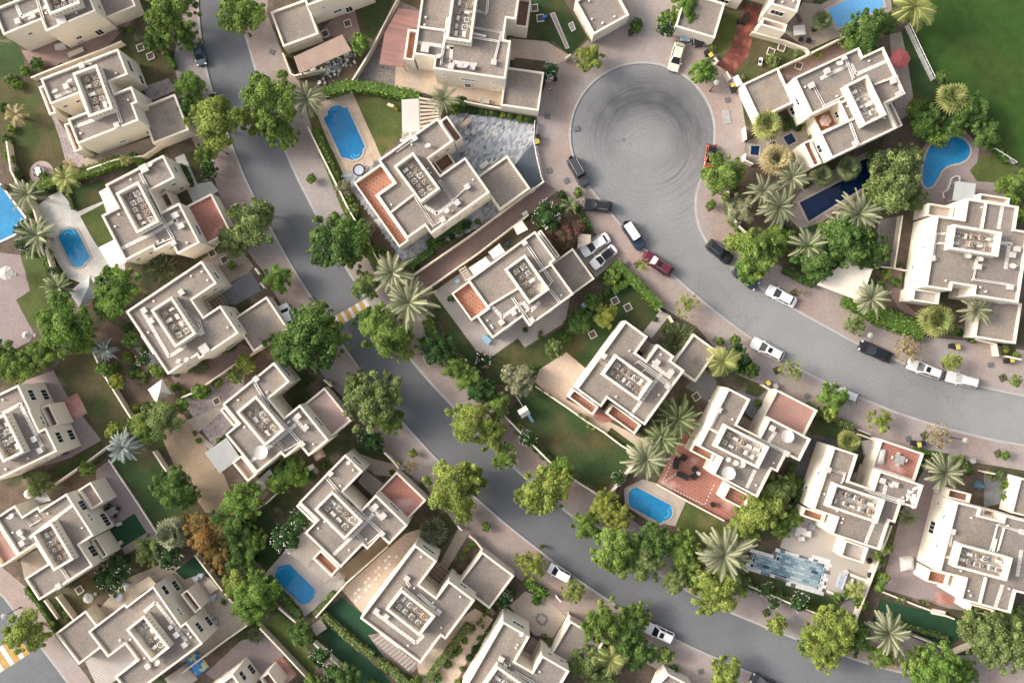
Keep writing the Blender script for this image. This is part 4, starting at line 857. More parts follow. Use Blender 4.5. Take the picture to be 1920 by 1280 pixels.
villa('cream villa between the narrow alley and the white sedans', [(878, 524), (1004, 432), (1041, 487), (1034, 493), (1075, 550), (993, 613), (980, 593), (923, 635), (894, 593), (913, 578)], [(946, 504), (984, 477), (1031, 542), (992, 570)],
      garage=[(1030, 499), (1072, 464), (1116, 522), (1070, 555)], balc=[B([(846, 550), (880, 526), (915, 576), (885, 603)], 'terracotta', 4.4), B([(1008, 436), (1014, 430), (1050, 480), (1044, 484)], 'brown_tile', 4.4)], wins=[(1035, 585, 5, .7, .5), (955, 612, 2, 1.2, 1)],
      walk=[[(918, 570), (942, 595)], [(942, 595), (978, 568)], [(980, 566), (994, 584), (1012, 566)]], pipes=[[(983, 455), (1034, 530), (1026, 538)], [(960, 560), (990, 602)], [(1030, 545), (1050, 570)]], boxes=[(983, 455), (963, 586), (940, 604), (997, 600)], dishes=[(910, 488, .3)], inner=[((912, 576), (972, 540)), ((1010, 510), (1036, 494))], seed=16, marks='the alley villa', slabs=[([(880, 502), (910, 482), (920, 493), (888, 515)], 2.6, 'wall_pale'), ([(917, 472), (936, 457), (947, 472), (925, 486)], 2.6, 'wall_pale'), ([(962, 424), (979, 414), (990, 430), (970, 440)], 2.6, 'wall_pale')])
villa('white sided villa above the large lawn with a play set', [(1172, 601), (1216, 631), (1192, 661), (1211, 675), (1234, 646), (1265, 668), (1258, 676), (1285, 695), (1208, 796), (1139, 747), (1128, 761), (1079, 731)], [(1127, 702), (1155, 665), (1225, 714), (1197, 751)],
      garage=[(1298, 633), (1307, 624), (1346, 657), (1305, 716), (1258, 683)][:0] or [(1300, 626), (1346, 657), (1305, 716), (1258, 684)], balc=[B([(1062, 743), (1078, 731), (1124, 763), (1111, 777)], 'terracotta', 4.2), B([(1135, 776), (1150, 757), (1204, 798), (1189, 812)], 'terracotta', 4.2)], wins=[(1120, 668, 5, .6, .5), (1098, 700, 2, .8, .6)],
      walk=[[(1185, 775), (1240, 700)], [(1222, 683), (1258, 708)]], pipes=[[(1130, 668), (1123, 678), (1140, 688)], [(1190, 682), (1195, 678), (1255, 722)], [(1203, 698), (1208, 692), (1252, 724)]], boxes=[(1132, 667), (1232, 679), (1258, 698), (1252, 724)], grids=[([(1198, 655), (1212, 638), (1222, 645), (1208, 664)], 3.0)], seed=17, marks='the large lawn villa')
villa('white sided villa beside the big red tiled terrace', [(1365, 728), (1409, 748), (1381, 796), (1425, 818), (1443, 783), (1520, 822), (1500, 865), (1474, 851), (1459, 885), (1446, 879), (1421, 934), (1337, 888), (1352, 860), (1310, 836)], [(1340, 836), (1361, 797), (1443, 836), (1422, 880)],
      garage=dict(q=[(1456, 731), (1533, 767), (1509, 818), (1430, 781)], fl='pink_red_tile', h=3.8), balc=[B([(1294, 838), (1306, 828), (1345, 846), (1330, 871)], 'terracotta', 4.4), B([(1356, 934), (1367, 909), (1408, 928), (1395, 957)], 'terracotta', 4.4)], wins=[(1335, 785, 5, .5, .5), (1325, 805, 2.4, .7, .5)],
      walk=[[(1400, 915), (1416, 880)], [(1440, 830), (1455, 808)]], pipes=[[(1348, 770), (1331, 803), (1350, 812)], [(1404, 815), (1475, 850)]], boxes=[(1348, 768), (1448, 803), (1475, 850)], dishes=[(1475, 818, 1.0), (1365, 887, 1.05), (1378, 868, .5), (1390, 871, .6), (1365, 862, .4)], inner=[((1330, 803), (1350, 813))], seed=18, marks='the red terrace villa', grids=[([(1383, 793), (1391, 780), (1420, 795), (1414, 810)], 3.0)])
villa('white sided villa beside the mosaic pool, dining set on its red roof terrace', [(1562, 838), (1611, 851), (1591, 901), (1636, 917), (1650, 883), (1732, 908), (1717, 955), (1690, 942), (1679, 981), (1668, 976), (1650, 1033), (1560, 1000), (1569, 972), (1526, 954)], [(1567, 906), (1660, 937), (1645, 981), (1552, 950)],
      garage=dict(q=[(1651, 822), (1732, 850), (1716, 902), (1636, 878)], fl='red_tile', h=3.8), balc=[B([(1508, 951), (1549, 964), (1543, 980), (1503, 967)], 'terracotta', 4.4), B([(1585, 1012), (1628, 1026), (1620, 1057), (1577, 1042)], 'pale_paver', 3.4)], wins=[(1545, 890, 5, .4, .7), (1535, 925, 2.2, .4, .8), (1570, 1003, 1.5, .9, 1.4)],
      walk=[[(1622, 1020), (1640, 975)], [(1655, 935), (1662, 905), (1675, 912)]], pipes=[[(1552, 880), (1582, 888), (1577, 905)], [(1622, 918), (1690, 940)], [(1625, 925), (1690, 945)]], boxes=[(1553, 880), (1655, 901), (1679, 908), (1690, 940)], seed=19, marks='the mosaic pool villa', grids=[([(1596, 898), (1602, 885), (1622, 892), (1618, 905)], 3.2)])
villa('white sided villa in the lower right, tall white wall facing left', [(1794, 940), (1840, 951), (1838, 966), (1881, 977), (1885, 965), (1975, 988), (1940, 1118), (1902, 1108), (1899, 1150), (1841, 1136), (1803, 1122), (1810, 1085), (1761, 1072)], [(1800, 1019), (1900, 1045), (1887, 1090), (1790, 1062)],
      garage=[(1897, 961), (1912, 895), (1985, 912), (1968, 980)], balc=[B([(1742, 1066), (1781, 1076), (1777, 1099), (1737, 1090)], 'terracotta', 4.4), B([(1820, 1132), (1866, 1142), (1862, 1156), (1816, 1146)], 'terracotta', 4.4), B([(1779, 915), (1822, 926), (1817, 944), (1776, 931)], 'brown_tile', 4.4), B([(1844, 952), (1882, 962), (1880, 975), (1842, 965)], 'sand_light', 4.4)], wins=[(1780, 1002, 2.4, 1.9, 1.4), (1785, 975, 5, .5, .5), (1790, 955, 2.4, .5, .5), (1772, 1030, 5, .5, .5)],
      walk=[[(1866, 1138), (1880, 1095)], [(1907, 1080), (1915, 1030)]], pipes=[[(1783, 998), (1778, 1022), (1796, 1030)], [(1855, 1030), (1868, 983), (1915, 998)], [(1868, 1033), (1880, 990)], [(1770, 1043), (1790, 1048)]], boxes=[(1786, 996), (1918, 997)], inner=[((1838, 1132), (1850, 1082)), ((1863, 1034), (1869, 1010))], seed=20, marks='the lower right villa')
villa('white sided villa below the kidney shaped pool', [(1812, 374), (1913, 385), (1902, 430), (1932, 434), (1908, 568), (1826, 554), (1827, 538), (1787, 531), (1784, 546), (1737, 537), (1756, 403), (1809, 412)], [(1790, 421), (1879, 435), (1872, 481), (1780, 467)], h=7.6,
      garage=[(1838, 556), (1916, 569), (1905, 645), (1828, 632)], balc=[B([(1741, 381), (1789, 388), (1785, 412), (1738, 404)], 'beige_tile', 4.6), B([(1714, 541), (1763, 548), (1760, 570), (1710, 564)], 'pale_paver', 4.6), B([(1838, 362), (1894, 372), (1892, 385), (1836, 377)], 'beige_tile', 4.2)], wins=[(1744, 495, 2.4, .5, .5), (1748, 460, 5, .5, .5), (1757, 535, 1.5, .8, .5)],
      walk=[[(1880, 385), (1872, 430)], [(1876, 455), (1898, 458)], [(1892, 458), (1885, 505)]], pipes=[[(1770, 440), (1752, 438), (1747, 482)], [(1770, 458), (1755, 457)], [(1832, 482), (1822, 525), (1890, 535)]], boxes=[(1748, 484), (1835, 500), (1899, 478), (1895, 538), (1908, 467)], dishes=[(1813, 481, .55), (1836, 487, .5), (1897, 500, .5)], inner=[((1850, 380), (1842, 428)), ((1834, 484), (1829, 505))], seed=21, marks='the kidney pool villa', grids=[([(1790, 535), (1824, 541), (1820, 560), (1787, 554)], 3.0)])
villa('white sided villa with a red parasol behind it and a sunken terrace', [(1490, 146), (1610, 88), (1619, 107), (1657, 86), (1697, 177), (1661, 193), (1681, 240), (1560, 298), (1537, 250), (1590, 226), (1572, 193), (1521, 215)], [(1584, 160), (1626, 140), (1663, 215), (1620, 236)], h=7.6,
      garage=[(1393, 158), (1459, 126), (1490, 194), (1421, 222)], balc=[B([(1505, 270), (1519, 260), (1541, 306), (1526, 313)], 'terracotta', 4.8), B([(1662, 195), (1672, 191), (1693, 236), (1682, 240)], 'pink_tile', 5.0), B([(1521, 218), (1570, 196), (1590, 226), (1540, 250)], 'terracotta', 4.4)], wins=[(1505, 183, 5.2, 1.0, .7), (1508, 190, 2, 1.2, 1.2), (1548, 272, 5.3, 1.2, 1.3), (1580, 208, 5.4, .9, 1.0)],
      walk=[[(1538, 148), (1595, 120), (1605, 140)], [(1605, 140), (1662, 115)]], pipes=[[(1583, 110), (1598, 150)], [(1522, 160), (1543, 200), (1580, 182)], [(1590, 228), (1605, 268)]], boxes=[(1582, 108), (1551, 133), (1522, 160), (1605, 268), (1675, 152), (1686, 176)], dishes=[(1573, 121, .55)], inner=[((1572, 195), (1600, 182)), ((1640, 158), (1684, 142)), ((1588, 228), (1602, 222))], seed=22, marks='the red parasol villa')
villa('white villa at the top right with a red stamped drive', [(1447, 8), (1494, 24), (1520, -60), (1360, -110), (1345, -35), (1403, -17), (1412, -40), (1456, -27)], None, garage=[(1268, 51), (1283, -15), (1361, 5), (1340, 72)], balc=[B([(1430, 33), (1478, 46), (1471, 59), (1427, 48)], 'pink_tile', 4.8)], wins=[(1465, 14, 5.3, 2.0, 1.2), (1462, 13, 1.6, 2.0, .9), (1390, -21, 5.2, 2, .9), (1372, -27, 1.8, 2, .9)], seed=23, marks='the stamped drive villa')
villa('flat garage wing at the top beside the green lawn', [(1078, 2), (1113, 64), (1181, 29), (1145, -35)], None, h=3.9, wins=[(1095, 33, 2, .5, .4)], seed=24, marks='the top garage wing')
villa('corner of a cream villa at the bottom edge, low terrace', [(1238, 1277), (1252, 1262), (1300, 1287), (1280, 1315), (1228, 1300)], None, h=4.2, rect=False, wins=[(1265, 1268, 2, .7, .5)], seed=25, marks='the bottom right corner villa')
# ---------------------------------------------------------------- garden walls, fences, pools
def garden_wall(pts, label, h=1.7, t=.2, m='yard_wall', caps=True, name='garden_wall'):
    line = [Vector((p.x, p.y, 0)) for p in PL(pts, h)]
    b = MB(); b.prism(strip_poly(line, t), 0.06, h)
    o = b.build(name, MAT[m]); tag(o, label, 'garden wall')
    if caps:
        b = MB(); b.prism(strip_poly(line, t + .05), h, h + .06); c = b.build('coping', MAT['coping_wall'], o)
    return o
WALLS = [
 ([(58, 146), (92, 132), (195, 92), (228, 78)], 'tan garden wall above the dry brown lawn villa'),
 ([(163, 318), (215, 300), (270, 292), (300, 272)], 'tan garden wall between the dry lawn villa and the white pool terrace villa'),
 ([(12, 265), (20, 320), (40, 360), (62, 390), (95, 500), (110, 540)], 'tan garden wall behind the roman ended pool, running down the left side'),
 ([(168, 645), (190, 695), (246, 785)], 'narrow pale garden wall right of the long dry lawn'),
 ([(165, 864), (200, 838), (242, 812)], 'tan garden wall above the long dark green lawn'),
 ([(287, 846), (312, 884)], 'short tan wall between the green lawn and the sand yard'),
 ([(40, 692), (62, 678)], 'very short tan wall near the left edge beside two trees'),
 ([(96, 912), (165, 864)], 'tan garden wall between the left edge villa and the dark turf villa'),
 ([(340, 745), (365, 735), (430, 690), (478, 660)], 'tan garden wall above the diamond patterned paving'),
 ([(365, 1040), (415, 1105), (466, 1164)], 'tan garden wall right of the patio with beanbags'),
 ([(480, 1160), (430, 1195), (385, 1228), (340, 1262)], 'tan garden wall between the beanbag patio and the purple paving'),
 ([(592, 1157), (650, 1092), (727, 1024)], 'pale garden wall between the orange sand yard and the stepping stone path'),
 ([(522, 1139), (555, 1167)], 'short thick white wall at the corner of the olive lawn'),
 ([(588, 1205), (618, 1233), (648, 1258)], 'tan wall between the olive lawn and the dark turf at the bottom'),
 ([(487, 1177), (530, 1222), (582, 1278)], 'white wall along the left side of the olive lawn'),
 ([(430, 985), (500, 942), (545, 900)], 'thin wall above the shady grass patch beside the slatted deck'),
 ([(577, 238), (600, 285), (640, 365), (652, 390), (690, 455), (715, 500)], 'long white wall between the grass verge and the slate paved yard'),
 ([(767, 521), (880, 443), (1020, 340)], 'tan wall along the upper side of the narrow alley'),
 ([(802, 541), (895, 476), (991, 402)], 'tan wall along the lower side of the narrow alley'),
 ([(870, 190), (905, 197), (940, 203)], 'low wall above the row of clipped round bushes'),
 ([(746, -4), (712, 62), (697, 92), (660, 152)], 'long tan wall left of the rust pink canopy'),
 ([(530, 100), (545, 138), (552, 142), (610, 130)], 'tan wall round the yard of the tiled shed'),
 ([(943, 777), (1000, 835), (1035, 870), (1085, 905), (1128, 932)], 'long white wall between the pavement and the large lawn with the play set'),
 ([(1004, 724), (1065, 765), (1100, 790), (1132, 810), (1165, 835), (1195, 852)], 'low white wall between the large lawn and the sandy terrace', 1.0),
 ([(1195, 862), (1172, 893), (1143, 928)], 'white wall at the lower right end of the large lawn'),
 ([(1232, 908), (1290, 940), (1358, 976)], 'white edge wall between the red tiled terrace and the stepped pool', .8),
 ([(1395, 1094), (1480, 1130), (1600, 1176)], 'tan street wall below the mosaic pool lawn'),
 ([(1600, 1176), (1625, 1110), (1648, 1050), (1672, 985)], 'tan wall right of the mosaic pool villa'),
 ([(1652, 1108), (1720, 1135), (1790, 1160)], 'low wall above the dark turf lawn at lower right', .9),
 ([(1705, 1188), (1748, 1205), (1788, 1226), (1830, 1208)], 'pale street wall below the dark turf lawn at lower right'),
 ([(1397, 238), (1399, 262)], 'white gate pier wall above the stone entrance court'),
 ([(1398, 288), (1397, 300), (1412, 308)], 'white gate pier wall below the stone entrance court'),
 ([(1366, 358), (1366, 378), (1370, 400), (1388, 426), (1408, 444)], 'curved white wall round a planted street corner', 1.2),
 ([(1462, 127), (1510, 105), (1550, 85), (1585, 68)], 'tan wall between the stamped drive villa and the red parasol villa'),
 ([(1410, 60), (1440, 68), (1470, 76), (1512, 92), (1520, 102)], 'thick white wall below the tan yard with a white table'),
 ([(1692, 404), (1677, 503)], 'straight white wall on the right of the lilac grey gravel yard'),
 ([(1632, 492), (1652, 500), (1677, 503), (1702, 508)], 'low curved white wall below the lilac grey gravel yard', 1.0),
 ([(1232, 578), (1240, 584)], 'tiny white pier at the end of the L shaped hedge'),
 ([(1255, 592), (1262, 604)], 'small cream gate pier beside the spiky grey bush'),
 ([(1430, 722), (1447, 732)], 'short cream wall beside the pink roof terrace'),
 ([(607, 712), (622, 724)], 'short white gate wall left of the tree shading the pink garage roof'),
 ([(478, 503), (486, 514)], 'short tan gate pier above the grey mosaic patio'),
 ([(488, 530), (496, 540)], 'short tan gate pier below the grey mosaic patio'),
 ([(720, 848), (735, 862), (748, 878)], 'pale wall beside two wheeled bins left of the long road'),
 ([(858, 986), (866, 994)], 'small white gate pier beside the spiky round palm'),
 ([(880, 1004), (890, 1012), (905, 1030)], 'white wall linking a gate to a square garage roof'),
 ([(1060, 110), (1070, 102)], 'short pale gate pier beside the yellow green tree near the circle'),
 ([(1340, 108), (1346, 116)], 'square cream gate pier left of the red stamped drive'),
 ([(1362, 134), (1370, 148)], 'cream gate pier right of the red stamped drive'),
 ([(1830, 636), (1868, 645), (1872, 668)], 'cream wall beside the small planted square at the right edge'),
 ([(1888, 668), (1915, 674)], 'short white wall at the right edge beside two wheeled bins'),
 ([(1843, 884), (1866, 888)], 'short white wall at the right edge beside grey stepping slabs'),
 ([(1614, 815), (1632, 822), (1660, 832)], 'cream wall linking a black gate to the red roof terrace'),
 ([(1043, 1118), (1052, 1128)], 'small cream gate pier beside the beige courtyard'),
 ([(83, 1125), (108, 1160)], 'low tan wall beside a grass strip at lower left', .9),
 ([(105, 1118), (138, 1162)], 'tan wall left of the yard with a white covered chair'),
 ([(1066, 1152), (1076, 1164)], 'cream pier at the corner of the courtyard garage roof'),
]
for w in WALLS: garden_wall(*w)
garden_wall([(203, 862), (250, 932), (297, 1004)], 'long thin white kerb wall between a lilac terrace and a green lawn', .5, .2, 'wall_pale', False)

def rail_fence(pts, label, h=1.6, closed_panes=True, name='fence', step=1.1):
    line = PL(pts, h); root = empty(name, (line[0].x, line[0].y, 0)); tag(root, label, 'fence')
    L0 = Vector((line[0].x, line[0].y, 0))
    rail, post, pane = MB(), MB(), MB()
    rail.tube([p - L0 for p in line], .06, 6); rail.tube([p - L0 - Vector((0, 0, h - .25)) for p in line], .05, 6)
    for a, c in zip(line[:-1], line[1:]):
        n = max(1, round((c - a).length / step))
        for k in range(n + 1):
            p = a.lerp(c, k / n) - L0; post.box((p.x, p.y, h / 2), (.07, .07, h), atan2((c - a).y, (c - a).x))
        m = (a + c) / 2 - L0; pane.box((m.x, m.y, h / 2), ((c - a).length - .1, .02, h - .9), atan2((c - a).y, (c - a).x))
    rail.build('rail', MAT['white_metal'], root); post.build('post_row', MAT['white_metal'], root)
    pane.build('panel', MAT['fabric_grey'] if closed_panes else MAT['glass'], root)
rail_fence([(1706, 44), (1722, 78), (1738, 112), (1755, 146)], 'white panelled fence between the shady lawn and the mown grass', 1.8, name='panel_fence')
rail_fence([(1866, 278), (1885, 290), (1908, 304)], 'white fence piece below the dark shrubs at the mown grass edge', 1.5, name='panel_fence')
rail_fence([(1003, 226), (1001, 262), (1006, 290), (1015, 330), (1019, 340)], 'white fence along the right edge of the slate paved yard', 1.6, name='panel_fence')
rail_fence([(1612, 806), (1632, 814)], 'short black metal gate left of the red roof terrace', 1.5, False, 'metal_gate')

# ---- swimming pools: coping, water lying just below it, a floor of steps
def pool(pts, label, water='pool_blue', cop='coping', w=.32, steps=None, mk=None, smooth=0):
    q = [Vector((p.x, p.y, 0)) for p in PL(pts, ZP)]
    if smooth: q = smooth_line(q, smooth, True)
    q = ccw([(p.x, p.y) for p in q]); cx = sum(p[0] for p in q) / len(q); cy = sum(p[1] for p in q) / len(q)
    q = [(x - cx, y - cy) for x, y in q]
    root = empty('swimming_pool', (cx, cy, 0)); tag(root, label, 'swimming pool')
    b = MB(); b.ring(inset(q, -w), q, ZP - .05, ZP + .09, ZP + .02); b.build('coping', MAT[cop], root)
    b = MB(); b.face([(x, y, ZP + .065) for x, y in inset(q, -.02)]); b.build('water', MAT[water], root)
    if steps:
        (u, v), r, a0, a1 = steps; c = P(u, v, ZP)
        for k in range(4):
            b = MB(); rr = r * (1 - .22 * k)
            o_ = [(c.x - cx + rr * cos(R(a0 + (a1 - a0) * j / 14)), c.y - cy + rr * sin(R(a0 + (a1 - a0) * j / 14))) for j in range(15)]
            b.face([(x, y, ZP + .07 + k * .004) for x, y in ccw(o_)]); b.build('step', MAT['pool_step' if k % 2 == 0 else water], root)
    if mk: mark(mk, sum(p[0] for p in pts) / len(pts), sum(p[1] for p in pts) / len(pts))
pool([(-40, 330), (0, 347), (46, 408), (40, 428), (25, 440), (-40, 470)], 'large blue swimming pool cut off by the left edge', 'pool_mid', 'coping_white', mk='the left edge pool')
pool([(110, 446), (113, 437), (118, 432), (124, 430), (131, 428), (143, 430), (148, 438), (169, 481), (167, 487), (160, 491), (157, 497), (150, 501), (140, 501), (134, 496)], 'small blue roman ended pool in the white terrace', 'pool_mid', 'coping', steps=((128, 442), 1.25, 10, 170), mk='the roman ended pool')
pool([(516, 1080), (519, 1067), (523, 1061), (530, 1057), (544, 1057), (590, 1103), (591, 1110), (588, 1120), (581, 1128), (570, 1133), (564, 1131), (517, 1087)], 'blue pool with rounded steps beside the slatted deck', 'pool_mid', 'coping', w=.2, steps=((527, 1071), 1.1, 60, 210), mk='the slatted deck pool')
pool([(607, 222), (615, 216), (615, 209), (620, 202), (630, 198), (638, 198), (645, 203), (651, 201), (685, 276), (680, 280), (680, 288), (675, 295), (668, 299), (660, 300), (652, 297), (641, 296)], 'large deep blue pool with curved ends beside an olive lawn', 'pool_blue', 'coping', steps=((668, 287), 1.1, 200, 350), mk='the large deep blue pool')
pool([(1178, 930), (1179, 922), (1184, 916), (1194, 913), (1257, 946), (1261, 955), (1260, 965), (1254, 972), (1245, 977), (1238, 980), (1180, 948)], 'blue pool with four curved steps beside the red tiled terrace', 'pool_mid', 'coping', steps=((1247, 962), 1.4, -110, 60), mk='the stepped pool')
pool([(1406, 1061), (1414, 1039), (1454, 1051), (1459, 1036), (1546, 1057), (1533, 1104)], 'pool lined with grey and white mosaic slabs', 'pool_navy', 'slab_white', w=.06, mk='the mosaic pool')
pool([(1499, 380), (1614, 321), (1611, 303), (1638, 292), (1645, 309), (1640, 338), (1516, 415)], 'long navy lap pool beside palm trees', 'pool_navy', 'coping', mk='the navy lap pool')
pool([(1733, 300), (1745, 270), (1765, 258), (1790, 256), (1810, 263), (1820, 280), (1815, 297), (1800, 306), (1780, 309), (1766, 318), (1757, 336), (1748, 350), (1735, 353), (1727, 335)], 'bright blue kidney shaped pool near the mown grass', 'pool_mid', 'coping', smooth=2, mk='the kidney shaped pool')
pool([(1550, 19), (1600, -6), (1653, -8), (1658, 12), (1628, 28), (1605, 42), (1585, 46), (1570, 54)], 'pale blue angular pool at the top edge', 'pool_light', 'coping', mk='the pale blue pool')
pool([(1408, 274), (1424, 274), (1422, 292), (1407, 290)], 'small square dark pond in the stone court, lowest of three', 'pool_navy', 'stone_grey', w=.25)
pool([(1440, 270), (1452, 264), (1460, 276), (1448, 281)], 'small square dark pond in the stone court, middle of three', 'pool_navy', 'stone_grey', w=.25)
pool([(1468, 258), (1484, 250), (1493, 265), (1478, 273)], 'small square dark pond in the stone court, largest and uppermost', 'pool_navy', 'stone_grey', w=.25)

slabs('mosaic', [(1406, 1061), (1414, 1039), (1454, 1051), (1459, 1036), (1546, 1057), (1533, 1104)], ZP + .075, -.28, 1.05, .46, ['slab_dark', 'slab_mid', 'slab_blue', 'slab_light', 'slab_pale'], [.2, .14, .14, .3, .22], 'grey, blue and black mosaic slabs of the lined pool', .55)
slabs('mosaic_border', [(1396, 1066), (1410, 1029), (1447, 1041), (1454, 1024), (1558, 1052), (1541, 1116)], ZP + .055, -.28, .8, .6, ['slab_white', 'slab_mid', 'slab_brown'], [.62, .2, .18], 'white, grey and brown slabs round the mosaic pool', .1)
# ---- free-standing roofs
def shed_roof(name, pts, label, hh, m, thick=.14, posts=True, slats=0, cat=None, ridges=0):
    A = PL(pts, hh); c = sum(A, Vector()) / len(A); root = empty(name, (c.x, c.y, 0)); tag(root, label, cat or name.replace('_', ' '))
    A = [Vector((p.x - c.x, p.y - c.y, hh)) for p in A]
    if slats:
        b = MB(); E0, E1, E2, E3 = A[:4]
        for k in range(slats):
            t = (k + .5) / slats; p, q = E0.lerp(E3, t), E1.lerp(E2, t); d = q - p; m_ = (p + q) / 2
            b.box((m_.x, m_.y, hh), (d.length, (E3 - E0).length / slats * .55, .1), atan2(d.y, d.x))
        b.build('slats', MAT[m], root)
        b = MB()
        for s, e in ((E0, E3), (E1, E2)):
            b.tube([s.lerp(e, 0) - Vector((0, 0, .12)), e - Vector((0, 0, .12))], .08, 4)
        b.build('beam', MAT[m], root)
    else:
        b = MB(); b.prism([(p.x, p.y) for p in A], hh - thick, hh); r_ = b.build('roof', MAT[m], root)
        if ridges:
            b = MB()
            for k in range(ridges):
                t = (k + .5) / ridges; p, q = A[0].lerp(A[1], t), A[3].lerp(A[2], t); b.tube([p + Vector((0, 0, .02)), q + Vector((0, 0, .02))], .07, 6)
            b.build('tile_rows', MAT[m], r_)
    if posts:
        for p in A:
            b = MB(); b.box((p.x * .93, p.y * .93, (hh - thick) / 2), (.14, .14, hh - thick), 0); b.build('post', MAT['timber'], root)
    return root
shed_roof('tiled_shed', [(551, 107), (642, 65), (659, 95), (562, 138)], 'long shed with a ribbed pinkish clay tiled roof', 2.7, 'roof_clay', ridges=34, cat='shed')
shed_roof('carport', [(747, 16), (789, 21), (782, 54), (766, 54), (757, 126), (711, 121), (721, 62)], 'rust pink corrugated carport canopy left of the largest top villa', 2.9, 'canopy_pink')
shed_roof('garden_shed', [(753, 187), (785, 185), (787, 247), (754, 248)], 'white flat shed roof right of the olive lawn', 2.6, 'fabric_white')
shed_roof('pergola', [(754, 249), (787, 247), (787, 262), (754, 263)], 'small timber pergola below the white shed roof', 2.6, 'timber_cream', slats=6)
shed_roof('pergola', [(786, 180), (822, 188), (828, 236), (788, 250)], 'pale timber pergola with junk below, right of the white shed', 2.6, 'timber_cream', slats=9)
shed_roof('awning', [(384, 849), (425, 820), (450, 858), (412, 887)], 'grey corrugated awning left of the sand yard villa', 2.7, 'fabric_grey', ridges=16)
shed_roof('pergola', [(466, 914), (505, 880), (518, 896), (488, 925)], 'small white slatted pergola below the sand yard villa', 2.5, 'fabric_white', slats=12)
shed_roof('pergola', [(533, 1030), (568, 997), (602, 1031), (574, 1062)], 'timber slatted pergola left of the slatted deck villa', 2.9, 'timber', slats=17)
shed_roof('pergola', [(575, 1066), (598, 1045), (628, 1080), (612, 1096)], 'timber slatted pergola beside the slatted deck pool', 2.7, 'timber', slats=14)
shed_roof('pergola', [(697, 1199), (714, 1187), (783, 1243), (767, 1258)], 'lilac grey timber pergola along the dark turf at the bottom', 2.6, 'timber', slats=12)
shed_roof('pergola', [(671, 902), (684, 882), (718, 908), (702, 930)], 'brown timber entrance pergola above a faded red garage roof', 2.8, 'timber', slats=13)
shed_roof('pergola', [(1084, 438), (1108, 440), (1107, 455), (1084, 466)], 'cream slatted pergola beside pink bougainvillea', 2.4, 'timber_cream', slats=9)
shed_roof('pergola', [(860, 505), (872, 498), (884, 520), (874, 528)], 'small cream garden trellis left of the alley villa', 2.3, 'timber_cream', slats=5)
shed_roof('gazebo', [(1792, 340), (1830, 344), (1826, 380), (1786, 376)], 'grey glazed gazebo roof beside the kidney shaped pool', 2.6, 'fabric_grey')
shed_roof('bench_shed', [(253, 1095), (280, 1080), (292, 1094), (262, 1113)], 'small tan shed roof beside the beige patio', 2.2, 'timber_cream', cat='shed')
shed_roof('garden_shed', [(62, 935), (84, 920), (96, 938), (68, 946)], 'small grey shed roof beside the dark turf villa', 2.2, 'fabric_grey')
shed_roof('shade_roof', [(382, 1094), (394, 1085), (410, 1103), (394, 1113)], 'cream slatted table roof between two beanbags', .9, 'timber_cream', cat='garden table')
# stepped entrance roof
root = empty('entrance_canopy', P(1585, 520, 0)); tag(root, 'stepped cream entrance canopy above the white sedan', 'entrance canopy')
for k, q in enumerate([[(1532, 534), (1562, 505), (1630, 548), (1606, 562)], [(1550, 520), (1572, 500), (1634, 536), (1618, 552)], [(1575, 498), (1588, 487), (1636, 505), (1622, 545)]]):
    hh = 2.6 + .25 * k; b = MB(); b.prism([(p.x - root.location.x, p.y - root.location.y) for p in PL(q, hh)], hh - .2, hh)
    b.build('roof', MAT['wall'], root)
for u, v in ((1540, 532), (1604, 560), (1630, 506), (1585, 492)):
    p = P(u, v, 1.3) - root.location; b = MB(); b.box((p.x, p.y, 1.2), (.3, .3, 2.4)); b.build('post', MAT['wall'], root)
def tent(pts, apex, label, m, hh=2.4, ha=3.6):
    A = PL(pts, hh); c = P(*apex, ha); root = empty('gazebo', (c.x, c.y, 0)); tag(root, label, 'gazebo')
    A = [Vector((p.x - c.x, p.y - c.y, hh)) for p in A]; T = Vector((0, 0, ha)); b = MB()
    for k in range(4): b.face([A[k], A[(k + 1) % 4], T]); b.face([A[(k + 1) % 4] - Vector((0, 0, .05)), A[k] - Vector((0, 0, .05)), T - Vector((0, 0, .05))])
    for k in range(4): b.face([A[k] - Vector((0, 0, .25)), A[(k + 1) % 4] - Vector((0, 0, .25)), A[(k + 1) % 4], A[k]])
    ca = b.build('canopy', MAT[m], root)
    b = MB(); Z = Vector((0, 0, .015))
    for p in A: b.tube([p + Z, T + Z], .035, 4)
    b.build('seam', MAT['white_metal'], ca)
    for p in A:
        b = MB(); b.box((p.x * .92, p.y * .92, hh / 2), (.09, .09, hh)); b.build('post', MAT['white_metal'], root)
tent([(129, 548), (168, 516), (183, 556), (148, 576)], (166, 537), 'grey tent roof at the lower end of the white pool terrace', 'fabric_grey')
tent([(277, 730), (303, 711), (321, 738), (293, 757)], (300, 733), 'white tent roof in the planted garden', 'fabric_white')

for m_ in [('the upper zebra crossing', 660, 586), ('the tiled shed', 607, 100), ('the trampoline', 673, 319), ('the play set', 982, 770), ('the L shaped hedge', 1195, 535), ('the big red parasol', 1688, 110), ('the round pink disc', 79, 325), ('the white tent roof', 300, 733), ('the grey tent roof', 160, 545), ('the lower left corner crossing', 20, 1230), ('the stepped entrance canopy', 1590, 525), ('the beige courtyard', 1010, 1160), ('the vent grate', 1362, 219), ('the grey mosaic patio', 452, 542)]: mark(*m_)
